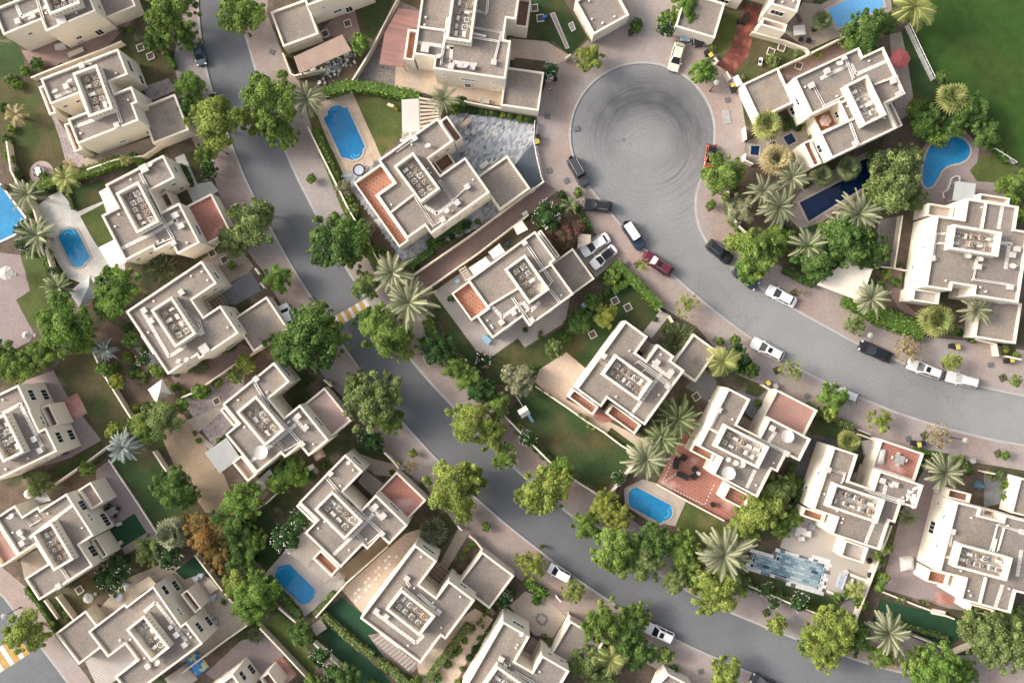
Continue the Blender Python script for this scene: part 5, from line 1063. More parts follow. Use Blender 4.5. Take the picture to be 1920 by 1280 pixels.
# ---------------------------------------------------------------- trees, palms, shrubs
def leafy(name, matname, cards):
    """cards: (centre, normal, size, hue 0..1, light 0..1, stretch)"""
    n = len(cards); vs = []; fs = []; cols = []
    for k, (c, nrm, s, hu, li, st) in enumerate(cards):
        nrm = nrm.normalized(); a = nrm.orthogonal().normalized(); q = Matrix.Rotation(k * 2.399, 3, nrm); a = q @ a; b_ = nrm.cross(a)
        a = a * s * st; b_ = b_ * s
        vs += [c - a, c - b_ * .62 + nrm * s * .12, c + a, c + b_ * .62 + nrm * s * .12]; fs.append((4 * k, 4 * k + 1, 4 * k + 2, 4 * k + 3)); cols += [hu, li, 0, 1] * 4
    me = bpy.data.meshes.new(name); me.from_pydata([tuple(v) for v in vs], [], fs)
    at = me.color_attributes.new('tone', 'FLOAT_COLOR', 'POINT'); at.data.foreach_set('color', cols)
    me.materials.append(MAT[matname]); me.update(); return me
def rdir(r):
    z = r.uniform(-1, 1); a = r.uniform(0, 2 * pi); q = math.sqrt(1 - z * z); return Vector((q * cos(a), q * sin(a), z))
def crown_cards(seed, n, leaf=.05, rough=1.0, flat=.72, open_=0.0, lobes=None):
    r = random.Random(seed); L = [(Vector((0, 0, 0)), .46)]
    k = r.randint(7, 9); a0 = r.uniform(0, 6)
    for i in range(k):
        if r.random() < open_: continue
        a = a0 + 2 * pi * i / k + r.uniform(-.35, .35); d = r.uniform(.38, .72) * rough; L.append((Vector((d * cos(a), d * sin(a), r.uniform(-.25, .15))), r.uniform(.24, .37)))
    for i in range(8):
        a = r.uniform(0, 6.3); d = r.uniform(.1, .5); L.append((Vector((d * cos(a), d * sin(a), r.uniform(.2, .5))), r.uniform(.15, .27)))
    for i in range(20):
        a = r.uniform(0, 6.3); d = r.uniform(.70, .95) * rough; L.append((Vector((d * cos(a), d * sin(a), r.uniform(-.35, .12))), r.uniform(.06, .15)))
    for i in range(46):
        d = rdir(r); d.z = abs(d.z); b = L[r.randrange(len(L))]; L.append((b[0] + d * b[1] * .9, r.uniform(.055, .115)))
    tot = sum(q[1] ** 1.7 for q in L); cards = []
    for c, rad in L:
        tone = r.uniform(-.28, .28); hue = r.uniform(-.3, .3)
        for i in range(int(n * rad ** 1.7 / tot)):
            d = rdir(r)
            if d.z < -.35 and r.random() < .7: d.z = -d.z
            p = c + d * rad * (r.uniform(.55, 1.06) if r.random() < .8 else r.uniform(.1, .9))
            nn = d + rdir(r) * .75 + Vector((0, 0, .25))
            cards.append((Vector((p.x, p.y, p.z * flat)), nn, leaf * r.uniform(.65, 1.35), min(1, max(0, .35 + hue + r.gauss(0, .25))), min(1, max(0, .5 + tone + r.gauss(0, .22))), 1.25))
    return cards, L
TRUNK = {}
def trunk_mesh(L, seed, flat=.72, hgt=1.0):
    """tapered trunk with limbs reaching the main clumps; unit crown radius, crown centre at z=0"""
    b = MB(); r = random.Random(seed); base = Vector((0, 0, -hgt))
    fork = Vector((r.uniform(-.05, .05), r.uniform(-.05, .05), -.45)); b.tube([base, base.lerp(fork, .5) + Vector((.02, -.02, 0)), fork], .075, 7, 0, .055)
    for c, rad in L[1:12]:
        e = Vector((c.x, c.y, c.z * flat)) * .92; m = fork.lerp(e, .5) + Vector((0, 0, -.06)); b.tube([fork, m, e], .035, 5, 0, .010)
    return b.mesh('trunk', MAT['bark'])
CROWN = {}; CARDS = {}
NV = 6
def crown(kind, v, style='tree'):
    key = (kind, v, style)
    if key not in CROWN:
        n, lf, ro, fl, op = dict(tree=(17000, .030, 1.0, .72, .05), open=(4600, .040, 1.0, .7, .3), sparse=(1000, .052, 1.05, .7, .35), bush=(1900, .075, .85, .8, 0), tiny=(320, .15, .9, .9, .1))[style]
        if (v, style) not in CARDS: CARDS[v, style] = crown_cards(100 * v + 7, n, lf, ro, fl, op)
        cards, L = CARDS[v, style]
        CROWN[key] = (leafy('crown', kind, cards), trunk_mesh(L, v, fl, dict(tree=1.15, open=1.2, sparse=1.3, bush=.75, tiny=.9)[style]))
    return CROWN[key]
BLOSSOM = {}
def blossom(v, style='tree'):
    if v not in BLOSSOM:
        cards, L = crown_cards(100 * v + 7, 900, .05, .85 if style == 'bush' else 1, .8 if style == 'bush' else .72)
        r = random.Random(v); b = MB(); up = [c for c in cards if c[0].z > -.15 and c[0].length > .45]; r.shuffle(up)
        for c in up[:130]:
            p = c[0] * 1.05; s = r.uniform(.018, .036); b.lathe((p.x, p.y, p.z), [(0, -s * .4), (s, 0), (s * .5, s * .6), (0, s * .5)], 6)
        BLOSSOM[v] = b.mesh('blossoms', MAT['blossom'])
    return BLOSSOM[v]
_tc = [0]
def tree(u, v, r, kind, look, style='tree', zc=None, name=None, label=None, flowers=False, cat='tree', group=None, squash=1.0):
    """u, v: where the crown's centre shows; r: crown radius in the same units"""
    _tc[0] += 1; k = _tc[0]; rnd = random.Random(k * 13 + int(u))
    rad = r * S * 1.0; z = zc if zc is not None else (max(2.6, min(5.6, rad * 1.15)) if cat == 'tree' else rad * .72)
    c = P(u, v, z); name = name or ('tree' if cat == 'tree' else 'bush')
    root = empty(name, (c.x, c.y, 0)); tag(root, label or near(look, u, v), cat, group or {'tree': 'trees of the streets and gardens', 'bush': 'garden bushes'}.get(cat))
    cm, tm = crown(kind, rnd.randrange(NV), style); a = rnd.uniform(0, 6.28); e = rnd.uniform(.92, 1.1)
    o = link('crown', cm, root, (0, 0, z)); o.scale = (rad * e, rad / e, rad * squash); o.rotation_euler.z = a
    t = link('trunk', tm, root, (0, 0, z)); hg = {'tree': 1.15, 'open': 1.2, 'sparse': 1.3, 'bush': .75, 'tiny': .9}[style]; t.scale = (rad, rad, (z - .1) / hg); t.rotation_euler.z = a
    if flowers:
        f = link('blossoms', blossom(rnd.randrange(3), style), root, (0, 0, z)); f.scale = (rad * 1.0, rad * 1.0, rad); f.rotation_euler.z = a
    return root
MID, YEL, DRK, OLV, BRI, DEE, PAL = 'leaf_mid', 'leaf_yellow', 'leaf_dark', 'leaf_olive', 'leaf_bright', 'leaf_deep', 'leaf_pale'
T_LOOK = {MID: 'broad mid green tree', YEL: 'broad yellow green tree', DRK: 'dense dark green tree', OLV: 'grey olive tree', BRI: 'bright green tree', DEE: 'deep green glossy tree', PAL: 'pale silvery tree', 'leaf_flame': 'tree with orange flowering top', 'leaf_lime': 'lime yellow tree', 'leaf_pink': 'tree with pink flowers', 'leaf_dry': 'nearly leafless dry tree'}
TREES = [
 (318, 22, 52, MID), (296, 72, 30, DRK), (350, 70, 26, MID), (450, 22, 46, MID), (358, 163, 32, BRI), (402, 228, 54, YEL), (386, 285, 26, MID), (350, 200, 24, DRK), (508, 188, 56, MID), (528, 247, 34, MID), (484, 152, 22, BRI), (478, 225, 30, YEL),
 (472, 418, 48, OLV), (440, 452, 34, OLV), (500, 400, 22, MID), (520, 523, 29, BRI), (630, 446, 58, DRK), (665, 470, 34, MID), (684, 535, 30, OLV), (575, 640, 62, DRK), (622, 632, 40, MID), (532, 650, 38, DRK), (592, 595, 34, MID), (722, 622, 50, MID), (752, 645, 34, YEL), (690, 600, 28, DRK),
 (698, 752, 58, OLV), (730, 790, 30, MID), (670, 720, 30, OLV), (848, 915, 55, YEL), (868, 962, 24, YEL), (885, 900, 30, MID), (880, 790, 44, YEL), (920, 815, 32, YEL), (945, 855, 26, MID), (1022, 915, 50, YEL), (1045, 890, 34, BRI), (990, 930, 26, YEL), (1100, 985, 30, MID),
 (1160, 1030, 50, MID), (1222, 1022, 42, DRK), (1205, 1052, 42, OLV), (1150, 1052, 30, MID), (1288, 1046, 34, MID), (1270, 1082, 30, OLV), (1280, 1018, 32, MID), (1133, 945, 30, 'leaf_lime'), (1160, 968, 28, 'leaf_lime'), (1345, 1108, 50, YEL), (1310, 1085, 30, MID), (1382, 1092, 26, OLV),
 (1458, 1170, 24, YEL), (1560, 1188, 52, YEL), (1545, 1230, 34, YEL), (1604, 1200, 34, DRK), (1520, 1205, 28, MID), (1758, 1262, 52, BRI), (1722, 1245, 34, MID), (1800, 1265, 38, BRI), (1848, 1192, 50, OLV), (1895, 1215, 52, OLV), (1832, 1168, 34, YEL), (1895, 1160, 34, OLV),
 (1132, 1165, 44, MID), (1175, 1195, 38, DRK), (1200, 1228, 32, DRK), (1195, 1150, 28, MID), (1248, 1228, 20, MID), (1362, 1262, 34, YEL), (1100, 1248, 38, OLV), (1130, 1270, 30, OLV), (220, 542, 48, BRI), (200, 575, 26, MID), (118, 608, 56, BRI), (80, 660, 34, MID), (150, 640, 30, MID), (28, 685, 36, MID), (5, 660, 26, DRK),
 (302, 785, 40, OLV), (268, 800, 34, MID), (325, 915, 42, DRK), (350, 930, 26, MID), (545, 886, 34, BRI), (520, 905, 24, MID), (458, 940, 40, BRI), (430, 985, 40, DRK), (392, 1000, 44, 'leaf_flame'), (366, 985, 28, 'leaf_flame'), (415, 1040, 36, 'leaf_flame'), (450, 1045, 36, DRK), (478, 1108, 44, BRI), (470, 1142, 36, BRI), (445, 1090, 34, YEL), (500, 1120, 26, MID), (470, 1010, 30, MID),
 (276, 1032, 30, OLV), (50, 1185, 43, YEL), (70, 905, 28, OLV), (162, 880, 19, MID), (562, 1186, 26, DRK), (645, 1272, 32, DRK), (588, 1280, 22, MID), (674, 82, 23, BRI), (1105, 108, 28, YEL), (1288, 12, 30, BRI), (1255, 35, 24, MID), (1320, 132, 27, BRI), (1628, 58, 42, DRK), (1598, 72, 26, MID), (1660, 42, 26, DRK),
 (1738, 225, 34, DRK), (1760, 260, 24, MID), (1822, 205, 36, DRK), (1850, 250, 30, DRK), (1718, 205, 22, MID), (1790, 235, 26, DRK), (1772, 180, 22, MID), (1768, 145, 16, DRK), (1905, 350, 36, MID), (1910, 400, 22, BRI), (1680, 335, 58, OLV), (1700, 300, 34, OLV), (1655, 365, 36, MID), (1716, 370, 28, OLV), (1640, 300, 22, DRK), (1355, 328, 44, MID), (1390, 392, 32, PAL), (1420, 475, 46, MID), (1458, 448, 32, MID), (1404, 510, 28, BRI), (1378, 455, 24, YEL),
 (1532, 485, 44, DRK), (1590, 455, 50, DRK), (1638, 468, 34, DRK), (1560, 440, 30, MID), (1612, 488, 26, DRK), (1562, 745, 30, BRI), (1556, 772, 20, YEL), (1432, 955, 46, YEL), (1458, 925, 38, OLV), (1396, 985, 36, YEL), (1460, 985, 26, MID), (1380, 678, 32, DEE), (1405, 690, 22, DRK), (1135, 592, 25, 'leaf_lime'), (1085, 600, 26, DRK), (1110, 565, 18, DRK), (975, 715, 30, PAL), (955, 700, 20, PAL), (905, 735, 28, DEE), (935, 762, 26, MID),
 (1040, 655, 22, OLV), (820, 652, 34, DEE), (852, 690, 26, MID), (880, 712, 26, MID), (700, 830, 24, DEE), (460, 682, 22, YEL), (440, 702, 20, OLV), (375, 735, 20, BRI), (340, 760, 16, BRI), (245, 640, 18, DRK), (195, 690, 18, BRI), (218, 715, 18, 'leaf_lime'), (290, 693, 15, MID), (1490, 970, 22, MID), (215, 810, 22, YEL), (1660, 1085, 12, MID), (1646, 1042, 12, MID), (1650, 1100, 12, BRI), (1655, 1230, 26, MID), (1665, 1030, 11, MID),
]
for t in TREES:
    small = t[2] < 19
    tree(t[0], t[1], t[2], t[3], (T_LOOK[t[3]] if not small else T_LOOK[t[3]].replace('broad', 'small').replace('dense', 'small')) , 'tree' if t[2] > 24 else 'bush', cat='tree')
for u, v, r, z in [(58, 455, 30, 3.2), (45, 430, 22, 3), (320, 1042, 27, 3.2), (212, 1080, 37, 3.6), (535, 1005, 30, 3.2), (558, 975, 22, 3), (1025, 404, 29, 3.4), (1030, 132, 19, 2.6), (1248, 52, 20, 2.8), (600, 1232, 22, 2.6), (622, 1262, 20, 2.6), (810, 668, 20, 2.8), (392, 318, 20, 2.8), (1436, 1105, 16, 2.4), (1500, 1130, 20, 2.6), (1450, 1130, 14, 2.4), (945, 1125, 18, 2.6), (685, 815, 16, 2.6), (1812, 1175, 16, 2.4), (990, 820, 18, 2.2), (1160, 895, 16, 2.2), (268, 672, 16, 2), (98, 508, 10, 1.8)]:
    tree(u, v, r, 'leaf_deep', 'dark frangipani tree with white blossoms', 'tree' if r > 24 else 'bush', z, 'frangipani_tree', flowers=True)
tree(1060, 442, 28, 'leaf_pink', 'bougainvillea tree with pink flowers', 'tree', 2.4, 'bougainvillea'); tree(1085, 425, 16, 'leaf_pink', 'small bougainvillea with pink flowers', 'bush', 2.2, 'bougainvillea'); tree(1030, 455, 16, 'leaf_pink', 'small bougainvillea with pink flowers', 'bush', 2.2, 'bougainvillea')
for u, v, r, kind, st in [(1075, 1110, 24, YEL, 'open'), (1000, 1060, 28, 'leaf_lime', 'open'), (980, 1048, 18, YEL, 'open'), (1205, 498, 14, YEL, 'sparse'), (1290, 573, 24, YEL, 'sparse'), (1485, 693, 24, YEL, 'sparse'), (1604, 610, 22, OLV, 'open'), (1650, 790, 25, YEL, 'open'), (1758, 816, 25, 'leaf_dry', 'sparse'), (1705, 655, 28, 'leaf_dry', 'sparse'), (1785, 680, 20, YEL, 'open'), (1905, 714, 13, MID, 'open'), (1885, 853, 11, BRI, 'bush'), (583, 335, 11, BRI, 'bush'), (774, 850, 9, YEL, 'bush'), (910, 987, 11, MID, 'bush'), (1084, 359, 10, BRI, 'bush'), (1334, 382, 11, MID, 'bush'), (1500, 547, 8, 'leaf_dry', 'sparse'), (1650, 1235, 22, OLV, 'open'), (1672, 1240, 18, 'leaf_dry', 'sparse'), (1378, 636, 13, MID, 'bush'), (435, 498, 11, MID, 'bush'), (1350, 640, 10, BRI, 'bush'), (770, 872, 16, 'leaf_dry', 'sparse')]:
    tree(u, v, r, kind, {'leaf_dry': 'nearly bare dry young tree', 'leaf_lime': 'thin lime yellow young tree'}.get(kind, 'thin young street tree' if st != 'bush' else 'very small young tree'), st, 2.6 if r > 12 else 1.2, 'young_tree')
# planting holes of the street trees
for u, v in [(1457, 694), (1605, 605), (1880, 708), (1733, 816), (1871, 850), (1700, 657), (584, 333), (774, 849), (911, 985), (1083, 364), (1330, 388), (1196, 496), (1490, 549), (1437, 1148), (1637, 1221), (1114, 964), (1772, 682)]:
    c = P(u, v); b = MB(); b.box((c.x, c.y, ZP + .03), (1.15, 1.15, .1), .5); o = b.build('tree_pit', MAT['soil']); tag(o, near('square soil pit for a street tree', u, v), 'tree pit', 'tree pits in the pavement')
    b = MB(); random.seed(int(u)); g_ = []
    for k in range(40):
        g_.append((Vector((c.x + random.uniform(-.45, .45), c.y + random.uniform(-.45, .45), ZP + random.uniform(.1, .3))), rdir(random) + Vector((0, 0, .5)), .13, random.random(), random.random(), 1.2))
    link('grass', leafy('grass', 'leaf_dark', g_), o)
# round clipped and loose bushes
for u, v, r, kind in [(878, 205, 8, DRK), (890, 209, 8, DEE), (902, 210, 8, DRK), (912, 212, 7, OLV), (922, 213, 7, MID), (931, 214, 8, DEE), (943, 217, 8, YEL), (957, 219, 9, DRK), (975, 223, 9, MID), (986, 225, 7, BRI), (996, 226, 8, DEE), (862, 195, 18, DRK), (848, 205, 16, MID), (1191, 48, 17, DRK), (1000, 695, 14, DRK), (47, 133, 13, BRI), (17, 148, 12, OLV), (30, 160, 14, MID), (70, 120, 16, DRK), (115, 124, 8, DRK), (60, 350, 14, MID), (1450, 112, 17, OLV), (1497, 102, 12, OLV), (1535, 102, 10, YEL), (1335, 90, 10, YEL), (1392, 148, 10, OLV), (1375, 350, 12, DRK), (1575, 440, 14, DRK), (1645, 540, 20, DRK), (1663, 515, 14, YEL), (1680, 530, 12, DRK), (1150, 520, 22, MID), (1228, 598, 6, DRK), (1245, 615, 7, DRK), (1810, 878, 12, BRI), (1800, 862, 12, MID), (1818, 882, 10, DRK), (1890, 930, 14, BRI), (1885, 910, 11, MID), (1888, 945, 11, YEL), (1855, 888, 10, YEL), (1875, 890, 10, OLV), (1495, 905, 16, DRK), (1440, 905, 14, DRK), (1480, 895, 14, MID), (1060, 635, 14, DRK), (1072, 612, 12, DRK), (1013, 632, 6, MID), (985, 617, 6, DRK), (845, 560, 8, DRK), (660, 395, 18, OLV), (645, 355, 20, PAL), (690, 430, 16, PAL), (715, 478, 16, DRK), (665, 420, 12, DRK), (725, 480, 10, PAL), (250, 700, 12, DRK), (215, 690, 14, DRK), (238, 672, 12, MID), (330, 725, 12, DRK), (300, 700, 10, BRI), (270, 655, 10, DRK), (270, 702, 9, OLV), (345, 735, 9, MID), (402, 1108, 0, MID), (420, 1128, 7, DRK), (1262, 1255, 12, DRK), (1590, 1112, 14, BRI), (1615, 1128, 18, MID), (1600, 1165, 18, BRI), (1570, 1120, 12, BRI), (1610, 1108, 10, YEL), (1905, 665, 8, YEL), (1885, 655, 10, YEL), (1575, 935, 0, MID), (415, 858, 0, MID), (410, 878, 7, DRK), (365, 812, 6, OLV), (372, 826, 7, MID), (410, 826, 7, MID), (870, 1045, 10, OLV), (875, 1028, 8, YEL), (885, 1020, 9, MID), (1005, 1125, 12, DRK), (957, 1112, 12, DRK), (1020, 1192, 7, MID), (1030, 1205, 12, OLV), (990, 1210, 0, MID), (470, 805, 0, MID), (577, 745, 8, DRK), (560, 716, 6, DRK), (645, 865, 0, MID), (745, 900, 0, MID), (795, 960, 0, MID), (818, 1090, 0, MID), (858, 1075, 8, DRK), (700, 905, 0, MID), (735, 885, 7, DRK), (1392, 755, 8, OLV), (1421, 755, 10, OLV), (1440, 600, 0, MID), (1345, 706, 0, MID), (1560, 250, 0, MID), (1475, 240, 9, DRK), (1480, 225, 10, DEE), (700, 1282, 14, BRI), (820, 1270, 11, BRI), (780, 1275, 14, MID), (755, 1285, 12, MID), (850, 1225, 12, DRK), (840, 1245, 10, DRK), (880, 1180, 12, PAL), (105, 290, 0, MID), (20, 300, 12, MID), (32, 330, 12, DRK), (10, 260, 10, DRK), (8, 350, 8, PAL), (28, 322, 11, PAL)]:
    if r: tree(u, v, r, kind, {DRK: 'low dark round bush', DEE: 'low deep green bush', MID: 'low mid green bush', BRI: 'low bright green bush', OLV: 'low olive grey bush', YEL: 'low yellowish bush', PAL: 'pale grey bush'}[kind], 'bush', cat='bush')
# planting along the walls and between the plots
_q = random.Random(77)
for line, sp in [([(5, 190), (20, 255), (12, 300)], 17), ([(60, 392), (98, 500), (128, 562)], 17), ([(128, 312), (70, 338)], 18), ([(246, 605), (236, 680), (282, 722)], 16), ([(330, 702), (440, 642)], 18), ([(238, 768), (300, 752)], 18), ([(470, 965), (484, 1080)], 20), ([(572, 1196), (642, 1272)], 19), ([(890, 1172), (852, 1226)], 18), ([(902, 1186), (856, 1282)], 19), ([(662, 398), (716, 496)], 17), ([(775, 492), (900, 408)], 18), ([(1008, 428), (1068, 372)], 16), ([(1090, 592), (1142, 542)], 16), ([(1042, 642), (1082, 602)], 16), ([(798, 606), (836, 664)], 17), ([(955, 786), (1040, 876)], 17), ([(1492, 862), (1446, 930)], 17), ([(1402, 1090), (1596, 1168)], 21), ([(1642, 1100), (1678, 985)], 19), ([(1742, 852), (1786, 900)], 17), ([(1852, 892), (1892, 902)], 15), ([(1906, 320), (1914, 420)], 17), ([(1480, 226), (1504, 246)], 12), ([(1556, 326), (1484, 350)], 17), ([(1742, 606), (1830, 636)], 18), ([(1762, 152), (1860, 268)], 18), ([(190, 52), (252, 60)], 17), ([(1404, 345), (1482, 442), (1560, 504), (1622, 520)], 19), ([(745, 905), (775, 960)], 17), ([(1052, 362), (1108, 436)], 17), ([(560, 905), (610, 868)], 18), ([(1615, 815), (1660, 812)], 0), ([(420, 715), (352, 752)], 17), ([(110, 1125), (126, 1160)], 15), ([(230, 1052), (300, 1040)], 18)]:
    if not sp: continue
    for (u0, v0), (u1, v1) in zip(line[:-1], line[1:]):
        n = max(1, int(hypot(u1 - u0, v1 - v0) / sp))
        for k in range(n):
            t = (k + _q.uniform(.2, .8)) / n; kd = _q.choice([MID, DRK, DRK, OLV, BRI, DEE, YEL])
            tree(u0 + (u1 - u0) * t + _q.uniform(-4, 4), v0 + (v1 - v0) * t + _q.uniform(-4, 4), _q.uniform(6.5, 12.5), kd, {DRK: 'leafy dark shrub', DEE: 'leafy deep green shrub', MID: 'leafy mid green shrub', BRI: 'leafy bright green shrub', OLV: 'leafy olive shrub', YEL: 'leafy yellowish shrub'}[kd], 'bush', cat='bush', name='shrub')
# spiky oleander
def spiky(u, v, r, kind, label, n=420, z=1.6, red=False):
    rnd = random.Random(int(u)); rad = r * S; c = P(u, v, z); root = empty('spiky_bush', (c.x, c.y, 0)); tag(root, label, 'bush', 'garden bushes'); cards = []
    for k in range(n):
        d = rdir(rnd); d.z = abs(d.z) * .8 - .1; p = d * rad * rnd.uniform(.45, 1); ax = d.cross(Vector((rnd.uniform(-1, 1), rnd.uniform(-1, 1), .4)))
        cards.append((Vector((p.x, p.y, z + p.z * .7)), ax, .10 * rad ** .3, rnd.random(), rnd.random(), 3.4))
    # long leaves point outwards
    vs, fs, cols = [], [], []
    for k, (p, ax, s, hu, li, st) in enumerate(cards):
        d = (p - Vector((0, 0, z * .4))).normalized() + rdir(rnd) * .35; w = d.cross(Vector((0, 0, 1))).normalized() * s * .7
        vs += [p - w, p + d * s * 5, p + w, p - d * s * 1.5]; fs.append((4 * k, 4 * k + 1, 4 * k + 2, 4 * k + 3)); cols += [hu, li, 0, 1] * 4
    me = bpy.data.meshes.new('leaves'); me.from_pydata([tuple(q) for q in vs], [], fs); at = me.color_attributes.new('tone', 'FLOAT_COLOR', 'POINT'); at.data.foreach_set('color', cols); me.materials.append(MAT[kind]); link('leaves', me, root)
    b = MB()
    for k in range(7): a = k * .9; b.tube([(0, 0, .1), (cos(a) * rad * .3, sin(a) * rad * .3, z * .6), (cos(a) * rad * .6, sin(a) * rad * .6, z)], .05, 5, 0, .02)
    b.build('stem', MAT['bark'], root)
spiky(1273, 637, 31, 'palm_green', 'large spiky grey green bush with long leaves beside a pale path', 900)
spiky(813, 994, 24, 'palm_grey', 'round silvery spiky palm on a dry plot', 900, 1.4)
spiky(305, 505, 28, 'palm_green', 'arching grassy bush below the white pool terrace villa', 600, 1.2)
spiky(480, 1190, 14, 'palm_green', 'small spiky bush in the purple paved yard', 260, 1)
# ---- palms
def palm_crown(seed, nf, length, kind, droop=.55, leafl=.42, dead=0):
    r = random.Random(seed); vs, fs, cols = [], [], []
    for f in range(nf):
        az = f * 2.399 + r.uniform(-.25, .25); lvl = f / nf            # inner fronds stand up, outer hang
        up = 1.15 - 1.35 * lvl + r.uniform(-.12, .12); L = length * r.uniform(.72, 1.12) * (.72 + .28 * min(1, lvl * 2)); dr = droop * r.uniform(.8, 1.25); hu = min(1, max(0, r.gauss(.4 if f < nf - dead else 1, .24))); li = r.random()
        n = 15; pts = []; p = Vector((0, 0, 0)); ang = up; side = r.uniform(-.25, .25)
        for k in range(n + 1):
            pts.append(p.copy()); st = L / n; a2 = az + side * k / n
            p = p + Vector((cos(a2) * cos(ang), sin(a2) * cos(ang), sin(ang))) * st; ang -= dr * 1.9 / n * (.5 + k / n)
        for k in range(1, n):
            t = k / n; d = (pts[k + 1] - pts[k - 1]).normalized(); s = d.cross(Vector((0, 0, 1))).normalized(); up_ = s.cross(d)
            ll = leafl * (math.sin(pi * min(1, .18 + t * .85)) ** .7) * r.uniform(.85, 1.1); w = L / n * .40
            for sg in (-1, 1):
                tip = pts[k] + s * sg * ll * .75 + d * ll * .75 + up_ * ll * .18; i = len(vs)
                vs += [pts[k] - d * w, pts[k] + d * w, tip + d * w * .3, tip - d * w * .3]; fs.append((i, i + 1, i + 2, i + 3)); cols += [hu, min(1, max(0, li * .6 + r.random() * .4)), 0, 1] * 4
            i = len(vs); vs += [pts[k] - s * .035 + up_ * .02, pts[k] + s * .035 + up_ * .02, pts[k + 1] + s * .03 + up_ * .02, pts[k + 1] - s * .03 + up_ * .02]; fs.append((i, i + 1, i + 2, i + 3)); cols += [min(1, hu + .35), .8, 0, 1] * 4
    me = bpy.data.meshes.new('fronds'); me.from_pydata([tuple(q) for q in vs], [], fs); at = me.color_attributes.new('tone', 'FLOAT_COLOR', 'POINT'); at.data.foreach_set('color', cols); me.materials.append(MAT[kind]); return me
def fan_crown(seed, nf, length, kind):
    r = random.Random(seed); vs, fs, cols = [], [], []
    for f in range(nf):
        az = f * 2.399; lvl = f / nf; el = 1.1 - 1.3 * lvl; hu = min(1, max(0, r.gauss(.25 + .55 * lvl, .15))); li = r.random()
        d = Vector((cos(az) * cos(el), sin(az) * cos(el), sin(el))); s = d.cross(Vector((0, 0, 1))).normalized(); up_ = s.cross(d); st = length * .40 * r.uniform(.5, 1.1); c = d * st
        i = len(vs); vs += [Vector((0, 0, 0)) - s * .03, s * .03, c + s * .02, c - s * .02]; fs.append((i, i + 1, i + 2, i + 3)); cols += [.8, .6, 0, 1] * 4
        for k in range(9):
            a = (k - 4) * .30; dd = d * cos(a) + s * sin(a); ln = length * .62 * (1 - abs(k - 4) * .05); tip = c + dd * ln - Vector((0, 0, ln * .22)); w = dd.cross(up_).normalized() * ln * .09; m = c + dd * ln * .6
            i = len(vs); vs += [c, m - w, tip, m + w]; fs.append((i, i + 1, i + 2, i + 3)); cols += [hu, min(1, li * .5 + r.random() * .5), 0, 1] * 4
    me = bpy.data.meshes.new('fronds'); me.from_pydata([tuple(q) for q in vs], [], fs); at = me.color_attributes.new('tone', 'FLOAT_COLOR', 'POINT'); at.data.foreach_set('color', cols); me.materials.append(MAT[kind]); return me
PC = {}
def palm(u, v, r, kind, typ, look, zc=4.5, fruit=False):
    key = (kind, typ, int(u) % 4)
    if key not in PC:
        sd = hash(typ) % 7 + int(u) % 3 * 11 if False else len(PC) * 11 + 3
        PC[key] = {'date': lambda: palm_crown(sd, 34, 1.14, kind, .60, .20, 5), 'full': lambda: palm_crown(sd, 54, 1.12, kind, .44, .17, 8), 'thin': lambda: palm_crown(sd, 23, 1.12, kind, .5, .20), 'coco': lambda: palm_crown(sd, 17, 1.12, kind, .75, .34, 3), 'fan': lambda: fan_crown(sd, 46, 1.12, kind)}[typ]()
    rad = r * S * .97; c = P(u, v, zc); root = empty('fan_palm' if typ == 'fan' else 'palm_tree', (c.x, c.y, 0)); tag(root, near(look, u, v), 'palm', 'palms of the gardens')
    rnd = random.Random(int(u * 7 + v)); o = link('fronds', PC[key], root, (0, 0, zc)); o.scale = (rad, rad, rad); o.rotation_euler = (rnd.uniform(-.14, .14), rnd.uniform(-.14, .14), rnd.uniform(0, 6.28))
    b = MB(); rt = .2; pr = []
    for k in range(int(zc / .28)):
        z = .08 + k * .28; pr += [(rt * 1.18, z), (rt * .95, z + .24)]
    b.lathe((0, 0, 0), pr + [(rt * 1.3, zc - .05), (rt * .6, zc + .12), (0, zc + .18)], 9); b.build('trunk', MAT['palm_bark'], root)
    if fruit:
        b = MB(); q = random.Random(4)
        for k in range(26): b.lathe((q.uniform(-.6, .6), q.uniform(-.6, .6), zc + q.uniform(.0, .3)), [(0, -.1), (.12, 0), (0, .1)], 6)
        b.build('fruit', mat('date_fruit', (.50, .22, .04), .7) if 'date_fruit' not in MAT else MAT['date_fruit'], root)
